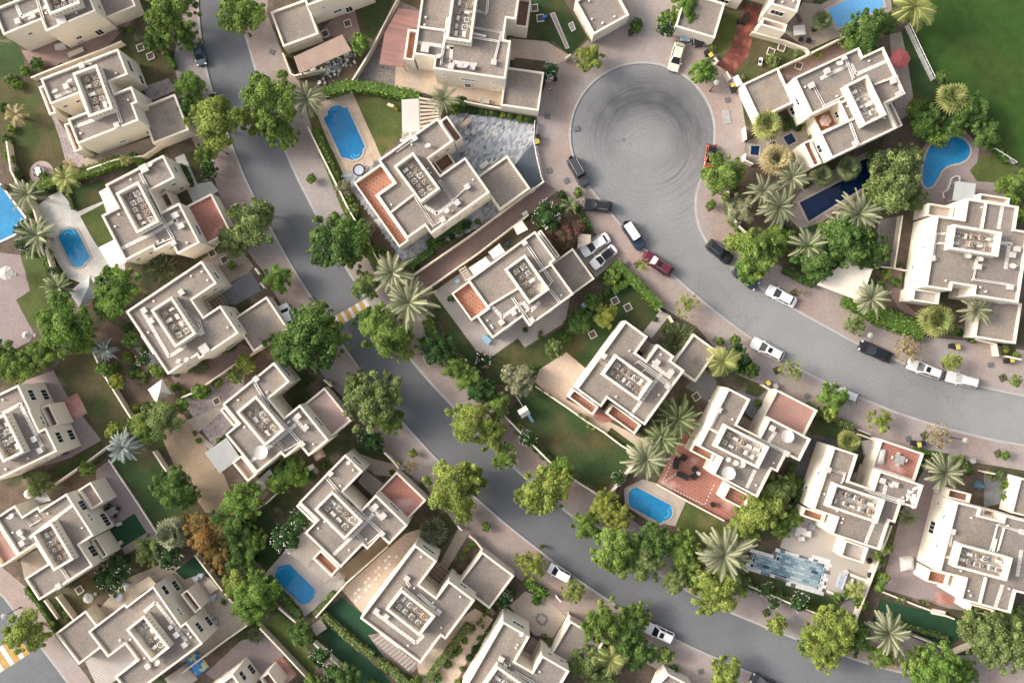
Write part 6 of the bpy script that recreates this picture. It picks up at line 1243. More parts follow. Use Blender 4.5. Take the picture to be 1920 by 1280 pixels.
for a in [(576, 186, 36, 'palm_grey', 'date', 'grey green date palm'), (768, 568, 50, 'palm_grey', 'full', 'big silvery date palm'), (738, 512, 44, 'palm_grey', 'date', 'silvery date palm'), (830, 187, 32, 'palm_grey', 'thin', 'thin dusty date palm'), (125, 335, 30, 'palm_yellow', 'coco', 'yellowish feather palm'), (52, 365, 34, 'palm_grey', 'thin', 'grey feather palm'), (73, 442, 40, 'palm_grey', 'thin', 'thin grey feather palm'), (110, 540, 30, 'palm_green', 'date', 'mid green feather palm'), (1357, 1040, 56, 'palm_grey', 'full', 'big straw coloured date palm'), (1666, 1186, 44, 'palm_grey', 'date', 'pale date palm'), (1460, 388, 40, 'palm_grey', 'date', 'silvery date palm'), (1484, 334, 38, 'palm_grey', 'thin', 'thin grey date palm'), (1430, 358, 30, 'palm_grey', 'thin', 'small grey date palm'), (1608, 402, 44, 'palm_grey', 'full', 'large silvery date palm'), (1570, 422, 26, 'palm_grey', 'date', 'small grey date palm'), (1512, 462, 40, 'palm_grey', 'thin', 'open silvery date palm'), (1634, 560, 36, 'palm_grey', 'date', 'round silvery date palm'), (1830, 580, 34, 'palm_grey', 'thin', 'dusty thin date palm'), (1270, 785, 44, 'palm_green', 'date', 'green date palm'), (1242, 822, 40, 'palm_green', 'date', 'green date palm'), (1212, 860, 44, 'palm_grey', 'date', 'grey green date palm'), (1770, 885, 42, 'palm_grey', 'date', 'pale date palm'), (232, 838, 32, 'palm_blue', 'date', 'blue grey date palm'), (1355, 678, 36, 'palm_yellow', 'coco', 'yellow tipped coconut palm'), (1715, 14, 44, 'palm_yellow', 'coco', 'yellow green coconut palm'), (1145, 1235, 34, 'palm_yellow', 'coco', 'yellow tipped coconut palm'), (1605, 1105, 22, 'palm_yellow', 'coco', 'small yellow green palm'), (1700, 970, 22, 'palm_green', 'thin', 'small dark feather palm'), (30, 215, 24, 'palm_dry', 'coco', 'dry tan feather palm'), (198, 655, 24, 'palm_blue', 'thin', 'blue silver fan leaved palm'), (1070, 385, 20, 'palm_green', 'thin', 'small green feather palm'), (235, 300, 14, 'palm_yellow', 'coco', 'tiny yellow palm'), (130, 310, 14, 'palm_dry', 'coco', 'tiny dry palm'), (1800, 345, 0, 'palm_green', 'thin', '')]:
    if a[2]: palm(*a, zc=2.2 if a[2] < 26 else 4.2, fruit=(a[0] in (1357, 1460, 1608, 1512)))
for a in [(1440, 235, 31, 'palm_yellow', 'fan', 'bright fan palm'), (1456, 300, 33, 'palm_dry', 'fan', 'straw skirted fan palm'), (1458, 296, 22, 'palm_green', 'fan', 'green topped fan palm'), (1542, 40, 20, 'palm_green', 'fan', 'small fan palm'), (1755, 600, 34, 'palm_yellow', 'fan', 'yellow green fan palm'), (1785, 184, 32, 'palm_yellow', 'fan', 'large pale fan palm'), (1590, 826, 22, 'palm_yellow', 'fan', 'small bright fan palm'), (322, 1000, 32, 'palm_grey', 'fan', 'silver grey fan palm'), (1590, 315, 24, 'palm_green', 'fan', 'dark fan palm'), (1540, 330, 22, 'palm_green', 'fan', 'green fan palm')]:
    palm(*a, zc=3.2)
# ---- hedges
def hedge(pts, w, h, kind, label, dens=26, name='hedge'):
    line = PL(pts, h); c0 = Vector((line[0].x, line[0].y, 0)); rnd = random.Random(int(pts[0][0])); cards = []
    wm = w * S; core = MB()
    L = [Vector((p.x - c0.x, p.y - c0.y, 0)) for p in line]
    for a, b_ in zip(L[:-1], L[1:]):
        d = b_ - a; ln = d.length; d.normalize(); s = Vector((-d.y, d.x, 0)); n = int(ln * dens * (wm + 2 * h) / 2)
        for k in range(n):
            t = rnd.random() * ln; f = rnd.random() * (wm + 2 * h); j = rnd.gauss(0, .09)
            if f < wm: p = a + d * t + s * (f - wm / 2); p.z = h + j + .16 * math.sin(t * 1.3 + f); nn = Vector((0, 0, 1))
            elif f < wm + h: p = a + d * t + s * (wm / 2 + j); p.z = f - wm; nn = s
            else: p = a + d * t - s * (wm / 2 + j); p.z = f - wm - h; nn = -s
            cards.append((p, nn + rdir(rnd) * .8, .17 * rnd.uniform(.6, 1.3), min(1, max(0, rnd.gauss(.4, .28))), rnd.random(), 1.2))
    root = empty(name, c0); tag(root, label, 'hedge'); fo = link('foliage', leafy('foliage', kind, cards), root)
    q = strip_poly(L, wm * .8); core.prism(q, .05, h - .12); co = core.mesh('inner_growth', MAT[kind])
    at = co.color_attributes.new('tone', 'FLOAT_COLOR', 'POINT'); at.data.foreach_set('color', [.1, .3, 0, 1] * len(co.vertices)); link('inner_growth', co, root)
HEDGES = [
 ([(604, 172), (655, 158), (705, 164), (785, 180)], 20, 2.0, BRI, 'bright green hedge along the top of the olive lawn'),
 ([(589, 243), (612, 300), (633, 345), (654, 380)], 15, 1.4, MID, 'long olive hedge inside the slate yard wall'),
 ([(68, 350), (95, 340), (120, 330), (150, 325), (190, 312), (225, 298)], 20, 1.7, MID, 'mid green hedge above the narrow dark lawn'),
 ([(243, 288), (262, 304)], 14, 1.6, BRI, 'short bright hedge piece above the white pool terrace villa'),
 ([(308, 90), (325, 126)], 7, 1.5, BRI, 'thin bright hedge beside the dry lawn with two planters'),
 ([(1152, 492), (1188, 524), (1240, 578)], 18, 1.7, BRI, 'long bright green arm of the L shaped hedge beside the pavement'),
 ([(1150, 545), (1182, 524)], 14, 1.5, BRI, 'short bright green arm of the L shaped hedge'),
 ([(1584, 562), (1620, 580), (1650, 598)], 22, 1.6, BRI, 'bright hedge below the round silvery date palm'),
 ([(1645, 590), (1690, 606), (1735, 625)], 36, 1.6, BRI, 'widest bright hedge beside the upper pavement'),
 ([(604, 1152), (640, 1185), (672, 1212), (698, 1230)], 12, 1.5, OLV, 'clipped olive hedge between two turf lawns at the bottom'),
 ([(705, 1238), (735, 1258), (775, 1292)], 16, 1.5, OLV, 'olive hedge along the timber pergola at the bottom'),
 ([(878, 1172), (850, 1210), (820, 1248), (798, 1280)], 12, 1.4, OLV, 'leafy hedge between the stepping stone villa and the next garden'),
 ([(982, 822), (1020, 850), (1060, 882), (1108, 918)], 6, .9, BRI, 'low bright hedge inside the long white street wall'),
 ([(1516, 758), (1545, 778), (1575, 790), (1602, 802)], 11, 1.4, OLV, 'low olive hedge right of the pink roof terrace'),
 ([(1398, 1096), (1440, 1112), (1480, 1128), (1540, 1150), (1590, 1170)], 12, 1.5, DRK, 'dark hedge along the street wall below the mosaic pool'),
 ([(1716, 842), (1760, 853), (1812, 866)], 8, 1.0, BRI, 'thin bright hedge beside the lower right pavement'),
 ([(984, 1090), (1005, 1105), (1026, 1118)], 16, 1.5, BRI, 'broad clipped hedge above the beige courtyard'),
 ([(1018, 1106), (1028, 1118)], 6, 1.5, DRK, 'narrow dark hedge stub beside the beige courtyard'),
 ([(338, 308), (350, 328), (356, 348)], 7, 1.3, DRK, 'narrow dark hedge beside the white entrance path'),
 ([(46, 1102), (75, 1140), (103, 1186)], 7, 1.0, DRK, 'low dark hedge along the pavement at lower left'),
 ([(498, 1084), (528, 1120), (560, 1156)], 14, 1.5, DRK, 'dark hedge at the lower corner of the slatted deck'),
 ([(590, 1152), (610, 1132), (626, 1112)], 12, 1.2, OLV, 'olive shrubs along the lower edge of the slatted deck'),
 ([(800, 458), (850, 428), (872, 412)], 12, 1.0, DRK, 'dark planting strip above the narrow alley'),
 ([(768, 500), (790, 482), (812, 468)], 16, .9, DRK, 'dark planting bed at the lower corner of the slate yard'),
 ([(1070, 375), (1092, 400), (1110, 432)], 7, .9, DRK, 'dark clipped verge beside the pink bougainvillea'),
 ([(800, 598), (815, 640), (840, 668)], 20, 1.6, MID, 'mid green hedge right of the pavement beside the dark lawn'),
 ([(840, 668), (868, 690), (892, 722), (930, 755)], 22, 1.7, MID, 'long mid green hedge below the group of people'),
 ([(1470, 505), (1500, 520), (1528, 534)], 12, 1.3, DRK, 'dark hedge left of the stepped entrance canopy'),
 ([(1490, 905), (1502, 925), (1482, 965)], 10, 1.2, DRK, 'dark hedge left of the tall white wall with two slits'),
 ([(1360, 375), (1366, 410), (1385, 435)], 6, .7, OLV, 'low dry clipped hedge outside the curved white wall'),
 ([(1010, 15), (1040, 50), (1060, 80)], 0, .5, OLV, ''),
 ([(1088, 18), (1100, 50), (1112, 75)], 8, 1.0, OLV, 'olive hedge left of the top garage wing'),
 ([(1850, 255), (1868, 275), (1890, 300)], 14, 1.2, DRK, 'dark hedge at the edge of the mown grass'),
 ([(1780, 1198), (1720, 1180), (1680, 1165)], 8, .9, OLV, 'olive planting strip below the dark turf lawn'),
 ([(120, 345), (130, 375), (136, 392)], 6, .8, OLV, 'thin dry hedge beside the narrow dark lawn'),
 ([(85, 470), (95, 500), (105, 525)], 10, 1.0, OLV, 'olive planting strip left of the roman ended pool'),
]
for hdg in HEDGES:
    if hdg[1]: hedge(*hdg)
# ---------------------------------------------------------------- cars
def car(p0, p1, kind, paint, label, wid=1.84, rev=False, sunroof=False, roofpaint=None, spare=False, shade=False):
    """p0: where the front shows, p1: the rear"""
    A, B = P(*p0, .6), P(*p1, .6); d = A - B; L = d.length; c = (A + B) / 2
    z0 = 0 if kind != 'x' else 0
    root = empty('parked_car', (c.x, c.y, 0.0), atan2(d.y, d.x)); tag(root, label, 'car', 'parked cars')
    h = L / 2; w = wid / 2; pm = MAT['paint_' + paint]
    T = dict(sedan=(1.44, .86, .26, .06, -.30, -.38), suv=(1.78, 1.02, .23, .07, -.40, -.47), wagon=(1.55, .92, .24, .06, -.38, -.46), hatch=(1.50, .92, .26, .08, -.36, -.46), jeep=(1.82, 1.08, .20, .15, -.44, -.46), pickup=(1.78, 1.04, .22, .08, -.10, -.14), van=(1.80, 1.0, .30, .10, -.46, -.49))[kind]
    ht, belt, fw, fr, rr, rw = T        # roof and belt height; windscreen base/top and roof end/tail as fractions of length
    # lower body: plan outline swept up in rings
    def plan(k, tuck):
        o = []
        nose = .20 if kind not in ('jeep', 'suv', 'pickup', 'van') else .12
        for x, y in [(h, .0), (h - .02, .45), (h - nose * .6, .80), (h - nose * 1.9, .97), (h * .55, 1.0), (0, 1.0), (-h * .6, 1.0), (-h + .35, .97), (-h + .12, .86), (-h, .55), (-h, 0)]:
            o.append((x * k, y * w * tuck))
        return o + [(x, -y) for x, y in o[-2:0:-1]]
    b = MB(); b.smooth = True
    rings = []
    for z, k, t in ((.24, .965, .93), (.42, 1.0, .99), (.66, 1.0, 1.0), (belt - .13, .985, .985)):
        rings.append([(x, y, z) for x, y in plan(k, t)])
    # shoulder: the bonnet drops slightly to the nose
    def zt(x):
        t = (x - fw * L) / (h - fw * L); return belt - (max(0, t) ** 1.6) * (.22 if kind in ('sedan', 'wagon', 'hatch') else .12) - (.05 if x < rr * L else 0)
    rings.append([(x, y, zt(x)) for x, y in plan(.965, .93)]); rings.append([(x, y, zt(x) + .035) for x, y in plan(.88, .80)])
    b.grid(rings, True); b.face(rings[-1]); b.face(rings[0][::-1])
    # cabin shell
    gw, tw = w * .90, w * .72
    base = [(fw * L, gw * .93), (fw * L - .3, gw), (rw * L + .25, gw), (rw * L, gw * .88)]; top = [(fr * L, tw * .94), (fr * L - .25, tw), (rr * L + .2, tw), (rr * L, tw * .92)]
    full = lambda q: q + [(x, -y) for x, y in q[::-1]]
    rb, rt_, rc = [(x, y, belt - .05) for x, y in full(base)], [(x, y, ht - .05) for x, y in full(top)], [(x * .97 - (.03 * (x < 0)), y * .9, ht) for x, y in full(top)]
    c_ = MB(); c_.grid([rb, rt_, rc], True); c_.face(rc)
    for v in [0]: pass
    n = len(b.v); b.v += c_.v; b.f += [[i + n for i in f] for f in c_.f]; b.m += [0] * len(c_.f)
    b.build('body', pm, root)
    if roofpaint:
        q = [(x * .985, y * .96, ht + .012) for x, y in full(top)]; b = MB(); b.prism([(x, y) for x, y, z in q], ht - .02, ht + .015); b.build('roof_panel', MAT[roofpaint] if roofpaint in MAT else MAT['paint_' + roofpaint], root)
    def glass(name, a0, a1, b1, b0, off, nm='glass'):
        q = [Vector(p) for p in (a0, a1, b1, b0)]; ce = sum(q, Vector()) / 4; nn = (q[1] - q[0]).cross(q[3] - q[0]).normalized()
        if nn.dot(ce - Vector((0, 0, belt * .8))) < 0: nn = -nn
        q = [ce + (p - ce) * .90 + nn * off for p in q]; b = MB(); b.face(q); b.face([p - nn * .02 for p in q[::-1]]); return b.build(name, MAT[nm], root)
    yb, yt = gw * .93, tw * .94
    glass('windscreen', (fw * L, yb, belt - .02), (fw * L, -yb, belt - .02), (fr * L, -yt, ht - .05), (fr * L, yt, ht - .05), .02, 'fabric_white' if shade else 'glass')
    yb, yt = gw * .88, tw * .92
    glass('rear_window', (rw * L, -yb, belt - .02), (rw * L, yb, belt - .02), (rr * L, yt, ht - .05), (rr * L, -yt, ht - .05), .02)
    for s in (1, -1):
        x0, x1, t0, t1 = fw * L - .32, rw * L + .3, fr * L - .22, rr * L + .2; xm, tm = (x0 + x1) / 2, (t0 + t1) / 2
        glass('side_window', (x0, s * gw, belt), (xm, s * gw, belt), (tm, s * tw, ht - .06), (t0, s * tw, ht - .06), .015)
        glass('side_window', (xm, s * gw, belt), (x1, s * gw, belt), (t1, s * tw, ht - .06), (tm, s * tw, ht - .06), .015)
    if sunroof:
        b = MB(); b.prism([(fr * L - .25, -tw * .6), (fr * L - .25, tw * .6), (fr * L - .95, tw * .6), (fr * L - .95, -tw * .6)], ht - .02, ht + .012); b.build('sunroof', MAT['glass'], root)
    if kind in ('suv', 'wagon', 'jeep') and not roofpaint:
        for s in (1, -1):
            b = MB(); b.tube([(fr * L - .3, s * tw * .86, ht + .05), (rr * L + .3, s * tw * .86, ht + .05)], .025, 5); b.build('roof_rail', MAT['rim'], root)
    if kind == 'pickup':
        b = MB(); b.ring([(-h + .1, -w * .9), (rw * L - .05, -w * .9), (rw * L - .05, w * .9), (-h + .1, w * .9)], [(-h + .18, -w * .8), (rw * L - .12, -w * .8), (rw * L - .12, w * .8), (-h + .18, w * .8)], belt - .2, belt + .12, belt - .1)
        cb = b.build('cargo_bed', pm, root); b = MB(); b.face([(-h + .18, -w * .8, belt + .09), (rw * L - .12, -w * .8, belt + .09), (rw * L - .12, w * .8, belt + .09), (-h + .18, w * .8, belt + .09)]); b.build('bed_cover', pm, cb)
    wr = .33 if kind in ('sedan', 'hatch', 'wagon') else .38
    wb = L * .29
    for x in (wb, -wb):
        for s in (1, -1):
            b = MB(); b.smooth = False; y0, y1 = s * (w - .2), s * (w + .01)
            rr_ = [[(x + r_ * cos(2 * pi * j / 16), y, wr + r_ * sin(2 * pi * j / 16)) for j in range(16)] for r_, y in ((wr * .6, y0), (wr, y0), (wr, y1), (wr * .62, y1))]
            b.grid(rr_, True); wo = b.build('wheel', MAT['tyre'], root)
            b = MB(); b.face([(x + wr * .6 * cos(2 * pi * j / 12), y1, wr + wr * .6 * sin(2 * pi * j / 12)) for j in range(12)]); b.build('rim', MAT['rim'], wo)
    for s in (1, -1):
        b = MB(); b.box((fw * L - .25, s * (w + .09), belt + .05), (.16, .2, .14)); b.build('mirror', pm, root, bevel=.03)
        b = MB(); b.box((h - .16, s * w * .70, .68), (.26, .34, .14), s * -.35); b.build('headlight', MAT['lamp_clear'], root, bevel=.03)
        b = MB(); b.box((-h + .07, s * w * .76, .80), (.14, .30, .16)); b.build('taillight', MAT['lamp_red'], root, bevel=.03)
    if spare:
        b = MB(); rr_ = [[(x, r_ * cos(2 * pi * j / 16), .95 + r_ * sin(2 * pi * j / 16)) for j in range(16)] for r_, x in ((.2, -h), (.36, -h), (.36, -h - .22), (.2, -h - .22))]
        b.grid(rr_, True); b.face(rr_[-1]); b.build('spare_wheel', MAT['tyre'], root)
    for x, nm in ((h - .02, 'front_bumper'), (-h + .02, 'rear_bumper')):
        b = MB(); b.box((x, 0, .40), (.12, wid * .78, .16)); b.build(nm, MAT['black_plastic'], root, bevel=.03)
    ph = 'the ' + label.split(' parked')[0].split(' half')[0].split(' with')[0]
    if any(k in ph for k in ('cream', 'maroon', 'estate', 'long black', 'van', 'graphite', 'roofed', 'orange', 'pale silver')): mark(ph, (p0[0] + p1[0]) / 2, (p0[1] + p1[1]) / 2)
    return root
car((379, 123), (369, 80), 'sedan', 'bluegrey', 'dark blue grey car parked half under a tree at the upper road', 1.8)
car((396, 177), (414, 216), 'sedan', 'black', 'black car half hidden by a tree on the left of the upper road', 1.8)
car((251, 22), (240, -18), 'sedan', 'paleblue', 'pale blue car beside the upper left garage roof', 1.8)
car((530, 570), (546, 608), 'hatch', 'white', 'small white car parked between a grey garage roof and a big dark tree', 1.75)
car((1261, 134), (1276, 80), 'sedan', 'cream', 'long cream sedan parked at the top of the turning circle', 1.9)
car((1284, 78), (1288, 32), 'sedan', 'paleblue', 'grey blue car under the stamped drive garage', 1.8)
car((1310, 87), (1306, 46), 'suv', 'black', 'black car nosing out of the stamped drive garage', 1.85)
car((1099, 348), (1070, 297), 'jeep', 'graphite', 'graphite grey off road wagon parked on the turning circle edge', 1.9, spare=True)
car((1093, 383), (1147, 389), 'suv', 'black', 'black wagon parked askew on the kerb', 1.95)
car((1204, 466), (1172, 418), 'jeep', 'navy', 'white roofed dark off road wagon parked on the kerb', 1.9, roofpaint='white', spare=True)
car((1207, 477), (1259, 512), 'suv', 'maroon', 'maroon wagon with a white sunshade behind its windscreen', 1.95, sunroof=True, shade=True)
car((1091, 475), (1142, 443), 'sedan', 'white', 'white sedan with a white roof parked beside another white sedan', 1.9)
car((1110, 500), (1154, 464), 'sedan', 'white', 'white sedan with a black glass roof parked in the drive', 1.85, roofpaint='glass')
car((1370, 490), (1328, 455), 'suv', 'black', 'black wagon half hidden by a tree at the road bend', 1.9)
car((1419, 538), (1377, 504), 'sedan', 'navy', 'dark blue car mostly hidden under a tree', 1.85)
car((1438, 541), (1492, 569), 'sedan', 'white', 'white sedan parked below the stepped entrance canopy', 1.9)
car((1409, 640), (1468, 670), 'wagon', 'white', 'white estate wagon with a small sunroof', 1.95, sunroof=True)
car((1612, 646), (1671, 672), 'sedan', 'black', 'long black sedan with a dark glass roof', 1.95, roofpaint='glass')
car((1701, 680), (1764, 703), 'suv', 'silver', 'silvery white wagon with an open black sunroof', 1.95, sunroof=True)
car((1773, 704), (1833, 719), 'suv', 'silver', 'silvery white wagon without sunroof behind the other one', 1.9)
car((1566, 731), (1608, 748), 'hatch', 'silver', 'pale silver hatchback half hidden by a bright tree', 1.75)
car((1328, 318), (1335, 271), 'hatch', 'orange', 'orange red car half hidden by a tree at the turning circle', 1.8, roofpaint='glass')
car((1029, 1062), (1067, 1083), 'van', 'white', 'small white van parked at the lower left kerb', 1.75)
car((1209, 1173), (1263, 1197), 'suv', 'white', 'white wagon with a large black sunroof parked at the bottom', 1.95, sunroof=True)
car((1409, 1269), (1456, 1290), 'sedan', 'graphite', 'dark grey car cut off by the bottom edge', 1.85)
# ---------------------------------------------------------------- street furniture and garden things
def simple(name, label, cat, loc, rz=0, group=None):
    r = empty(name, loc, rz); tag(r, label, cat, group); return r
def parasol(u, v, r, m, label, z=2.4, n=8, zb=ZP):
    c = P(u, v, z + zb); root = simple('parasol', label, 'parasol', (c.x, c.y, zb)); rad = r * S; b = MB()
    top = Vector((0, 0, z + .35)); ring = [Vector((rad * cos(2 * pi * k / n), rad * sin(2 * pi * k / n), z)) for k in range(n)]
    for k in range(n):
        a, c2 = ring[k], ring[(k + 1) % n]; m_ = (a + c2) / 2 * .97; m_.z = z + .0
        b.face([a, m_, top]); b.face([m_, c2, top]); b.face([a, a - Vector((0, 0, .15)), m_ - Vector((0, 0, .15)), m_]); b.face([m_, m_ - Vector((0, 0, .15)), c2 - Vector((0, 0, .15)), c2])
    ca = b.build('canopy', MAT[m], root); b = MB()
    for k in range(n): b.tube([top + Vector((0, 0, .01)), ring[k] + Vector((0, 0, .02))], .018, 4)
    b.build('rib', MAT[m], ca)
    b = MB(); b.tube([(0, 0, 0), (0, 0, z + .4)], .035, 8); b.build('pole', MAT['white_metal'], root)
    b = MB(); b.lathe((0, 0, 0), [(.3, 0), (.3, .08), (.05, .12)], 12); b.build('base', MAT['stone_grey'], root)
parasol(12, 512, 14, 'fabric_white', 'large white octagonal parasol at the left edge')
parasol(49, 628, 7.5, 'fabric_white', 'small round white parasol on the lilac terrace', n=12)
parasol(53, 926, 9, 'fabric_white', 'small white parasol below the left edge villa')
parasol(165, 1121, 10, 'fabric_white', 'white parasol below the large flowering tree')
parasol(1688, 110, 19, 'fabric_red', 'big red octagonal parasol behind the sunken terrace villa')
parasol(1548, 226, 11, 'fabric_tan', 'tan hexagonal parasol on the sunken terrace', 2.1, 6, 3.56)

def lamp(bu, bv, hu, hv, label):
    b0 = P(bu, bv); root = simple('street_lamp', label, 'street lamp', (b0.x, b0.y, ZP), 0, 'street lamps'); b = MB(); b.lathe((0, 0, 0), [(.14, 0), (.14, .3), (.07, .4), (.055, 3.9), (0, 3.95)], 10); b.build('pole', MAT['dark_metal'], root)
    b = MB(); b.lathe((0, 0, 3.9), [(.10, 0), (.30, .12), (.38, .42), (.30, .52)], 14); b.build('lantern', MAT['lamp_clear'], root)
    b = MB(); b.lathe((0, 0, 4.42), [(.46, 0), (.40, .08), (.12, .17), (0, .2)], 14); b.build('lamp_cap', MAT['stone_grey'], root)
for a in [(427, 289, 0, 0, 'street lamp beside two mid green trees near the upper road'), (1331, 171, 0, 0, 'street lamp right of the turning circle'), (1783, 819, 0, 0, 'street lamp on the lower right pavement beside a dry tree'), (1610, 629, 0, 0, 'street lamp above the long black sedan'), (38, 1138, 0, 0, 'street lamp at the corner road at lower left')]: lamp(*a)

def bin_(u, v, col, rz, lid=None):
    c = P(u, v); root = simple('wheeled_bin', near(('yellow lidded' if lid == 'yellow_plastic' else 'dark') + ' wheeled bin', u, v), 'bin', (c.x, c.y, ZP), rz, 'wheeled bins'); b = MB()
    b.grid([[(-.24, -.28, .06), (.24, -.28, .06), (.24, .28, .06), (-.24, .28, .06)], [(-.32, -.36, 1.0), (.32, -.36, 1.0), (.32, .36, 1.0), (-.32, .36, 1.0)]]); b.build('body', MAT[col], root)
    b = MB(); b.box((0, 0, 1.05), (.70, .80, .10)); b.build('lid', MAT[lid or col], root, bevel=.03)
    for s in (1, -1):
        b = MB(); b.lathe((0, 0, 0), [(.1, -.04), (.1, .04), (0, .04)], 10); b.v = [(z + s * .28, y - .3, x + .1) for x, y, z in b.v]; b.build('wheel', MAT['tyre'], root)
for a in [(1009, 259, 'black_plastic', .2), (1007, 268, 'black_plastic', .2, 'yellow_plastic'), (1040, 150, 'black_plastic', .5), (1323, 102, 'black_plastic', .6), (1330, 107, 'black_plastic', .6, 'yellow_plastic'), (1373, 171, 'black_plastic', .4), (1371, 164, 'black_plastic', .4, 'yellow_plastic'), (1377, 160, 'stone_grey', .4), (1780, 648, 'black_plastic', .2), (1790, 650, 'black_plastic', .2, 'yellow_plastic'), (1709, 829, 'black_plastic', .2), (1718, 832, 'black_plastic', .2, 'yellow_plastic'), (1726, 829, 'black_plastic', .2), (621, 719, 'black_plastic', .6, 'yellow_plastic'), (747, 868, 'black_plastic', .7, 'yellow_plastic'), (754, 876, 'stone_grey', .7), (1451, 723, 'stone_grey', .5), (1437, 717, 'black_plastic', .5, 'yellow_plastic'), (1883, 676, 'black_plastic', .2), (1891, 674, 'black_plastic', .2, 'yellow_plastic'), (1819, 862, 'stone_grey', .2), (1181, 64, 'black_plastic', .2), (125, 846, 'black_plastic', .5)]: bin_(*a)

def lounge(u, v, rz, w, d, m, label, name='garden_sofa', cat='sofa', arms=True, group=None):
    c = P(u, v); root = simple(name, label, cat, (c.x, c.y, ZP), rz, group); b = MB(); b.box((0, 0, .2), (w, d, .36)); b.build('base', MAT[m], root, bevel=.04)
    b = MB(); n = max(1, round(w / .8))
    for k in range(n): b.box((-w / 2 + w * (k + .5) / n, .06, .45), (w / n - .05, d - .2, .14))
    b.build('cushion', MAT[m], root, bevel=.04); b = MB(); b.box((0, -d / 2 + .09, .55), (w, .18, .6)); b.build('backrest', MAT[m], root, bevel=.05)
    if arms:
        for s in (1, -1): b = MB(); b.box((s * (w / 2 - .07), .03, .45), (.14, d - .1, .34)); b.build('armrest', MAT[m], root, bevel=.04)
def table(u, v, rz, w, d, m, label, h=.74, round_=False, z=ZP, name='garden_table', group=None):
    c = P(u, v, z); root = simple(name, label, 'table', (c.x, c.y, z), rz, group); b = MB()
    if round_: b.lathe((0, 0, h), [(0, -.05), (w / 2, -.05), (w / 2, 0), (0, 0)], 20)
    else: b.box((0, 0, h - .03), (w, d, .06))
    b.build('table_top', MAT[m], root)
    for sx in (1, -1):
        for sy in (1, -1): b = MB(); b.box((sx * w * .34, sy * d * .36, (h - .06) / 2), (.06, .06, h - .06)); b.build('leg', MAT[m], root)
def chair(u, v, rz, m, label, z=ZP, group=None):
    c = P(u, v, z); root = simple('garden_chair', label, 'chair', (c.x, c.y, z), rz, group); b = MB(); b.box((0, 0, .43), (.5, .5, .06)); b.build('seat', MAT[m], root)
    b = MB(); b.box((0, -.24, .68), (.48, .05, .46)); b.build('backrest', MAT[m], root)
    for sx in (1, -1):
        for sy in (1, -1): b = MB(); b.box((sx * .21, sy * .21, .2), (.04, .04, .4)); b.build('leg', MAT[m], root)
# lower left dining set and beanbags
table(214, 957, .5, 1.7, 1.1, 'stone_grey', 'stone grey dining table on the lilac terrace')
for k, (u, v, a) in enumerate([(203, 951, -1.1), (207, 946, 2.6), (225, 952, -1.9), (219, 965, -.2)]): chair(u, v, a, 'wicker_dark', 'dark garden chair at the stone grey dining table', group='chairs at the stone grey table')
def beanbag(u, v, rz, label, l=1.5):
    c = P(u, v); root = simple('beanbag', label, 'beanbag', (c.x, c.y, ZP), rz, 'blue grey beanbags'); b = MB(); b.smooth = True
    b.lathe((0, 0, 0), [(.05, 0), (.55, .05), (.66, .25), (.58, .42), (.3, .5), (0, .46)], 14); b.v = [(x * l * .62, y * .85, z + .18 * max(0, x)) for x, y, z in b.v]; b.build('bag', MAT['fabric_blue_grey'], root)
    b = MB(); b.smooth = True; b.lathe((.42 * l, 0, .35), [(0, .0), (.3, .06), (.34, .22), (.2, .36), (0, .4)], 12); b.build('headrest', MAT['fabric_blue_grey'], root)
for a in [(368, 1086, .6, 'lower blue grey beanbag beside the dark turf corner', 1.2), (377, 1079, .6, 'blue grey beanbag nearest the dark turf corner', 1.2), (399, 1120, .7, 'blue grey beanbag below the cream table roof', 1.6), (395, 1160, .9, 'upper of two blue grey beanbags beside the villa windows', 1.4), (402, 1168, .9, 'lower of two blue grey beanbags beside the villa windows', 1.4), (238, 1096, .5, 'blue grey beanbag below the large flowering tree', 1.2), (226, 1120, 1.0, 'flat blue grey beanbag lounger on the brick patio', 1.8)]: beanbag(*a)
# sofa groups
lounge(1495, 990, -1.75, 2.3, .9, 'white_metal', 'white garden sofa beside the mosaic pool terrace'); table(1504, 995, -.2, 1.0, 1.2, 'white_metal', 'square white coffee table between white sofas', .4)
lounge(1513, 999, 1.5, .95, .85, 'white_metal', 'white armchair right of the white coffee table', 'armchair', 'armchair'); lounge(1501, 1008, -3.1, .95, .85, 'white_metal', 'white armchair below the white coffee table', 'armchair', 'armchair')
lounge(1576, 1087, 1.25, 2.6, 1.0, 'fabric_blue_grey', 'grey cushioned sofa in a low walled corner beside the mosaic pool')
lounge(1583, 1071, .4, 1.1, .5, 'fabric_white', 'white folded lounger above the grey cushioned sofa', 'sun_lounger', 'lounger', False)
lounge(1521, 985, -.3, 1.0, .7, 'fabric_blue_grey', 'grey garden seat under a small balcony beside the white sofas', 'armchair', 'armchair')
b_ = garden_wall([(1552, 1108), (1588, 1122), (1600, 1085)], 'low cream wall round the grey cushioned sofa', .6, .3, 'wall', False)
garden_wall([(1597, 1078), (1630, 1090)], 'white wall beside the dark grey side path', 1.2, .4, 'wall_pale', False)
for k, (u, v, rz) in enumerate([(1268, 863, 1.4), (1266, 873, 1.5), (1281, 857, .9), (1302, 879, -2.1), (1301, 892, -2.6)]): lounge(u, v, rz, .95, .85, 'wicker_dark', 'dark wicker armchair on the large red tiled terrace', 'armchair', 'armchair', group='dark wicker armchairs on the red terrace')
lounge(1279, 891, 2.7, 2.0, .85, 'wicker_dark', 'long dark wicker sofa on the large red tiled terrace')
table(1308, 886, -.4, .7, .5, 'white_metal', 'small white side table by the wicker armchairs', .5)
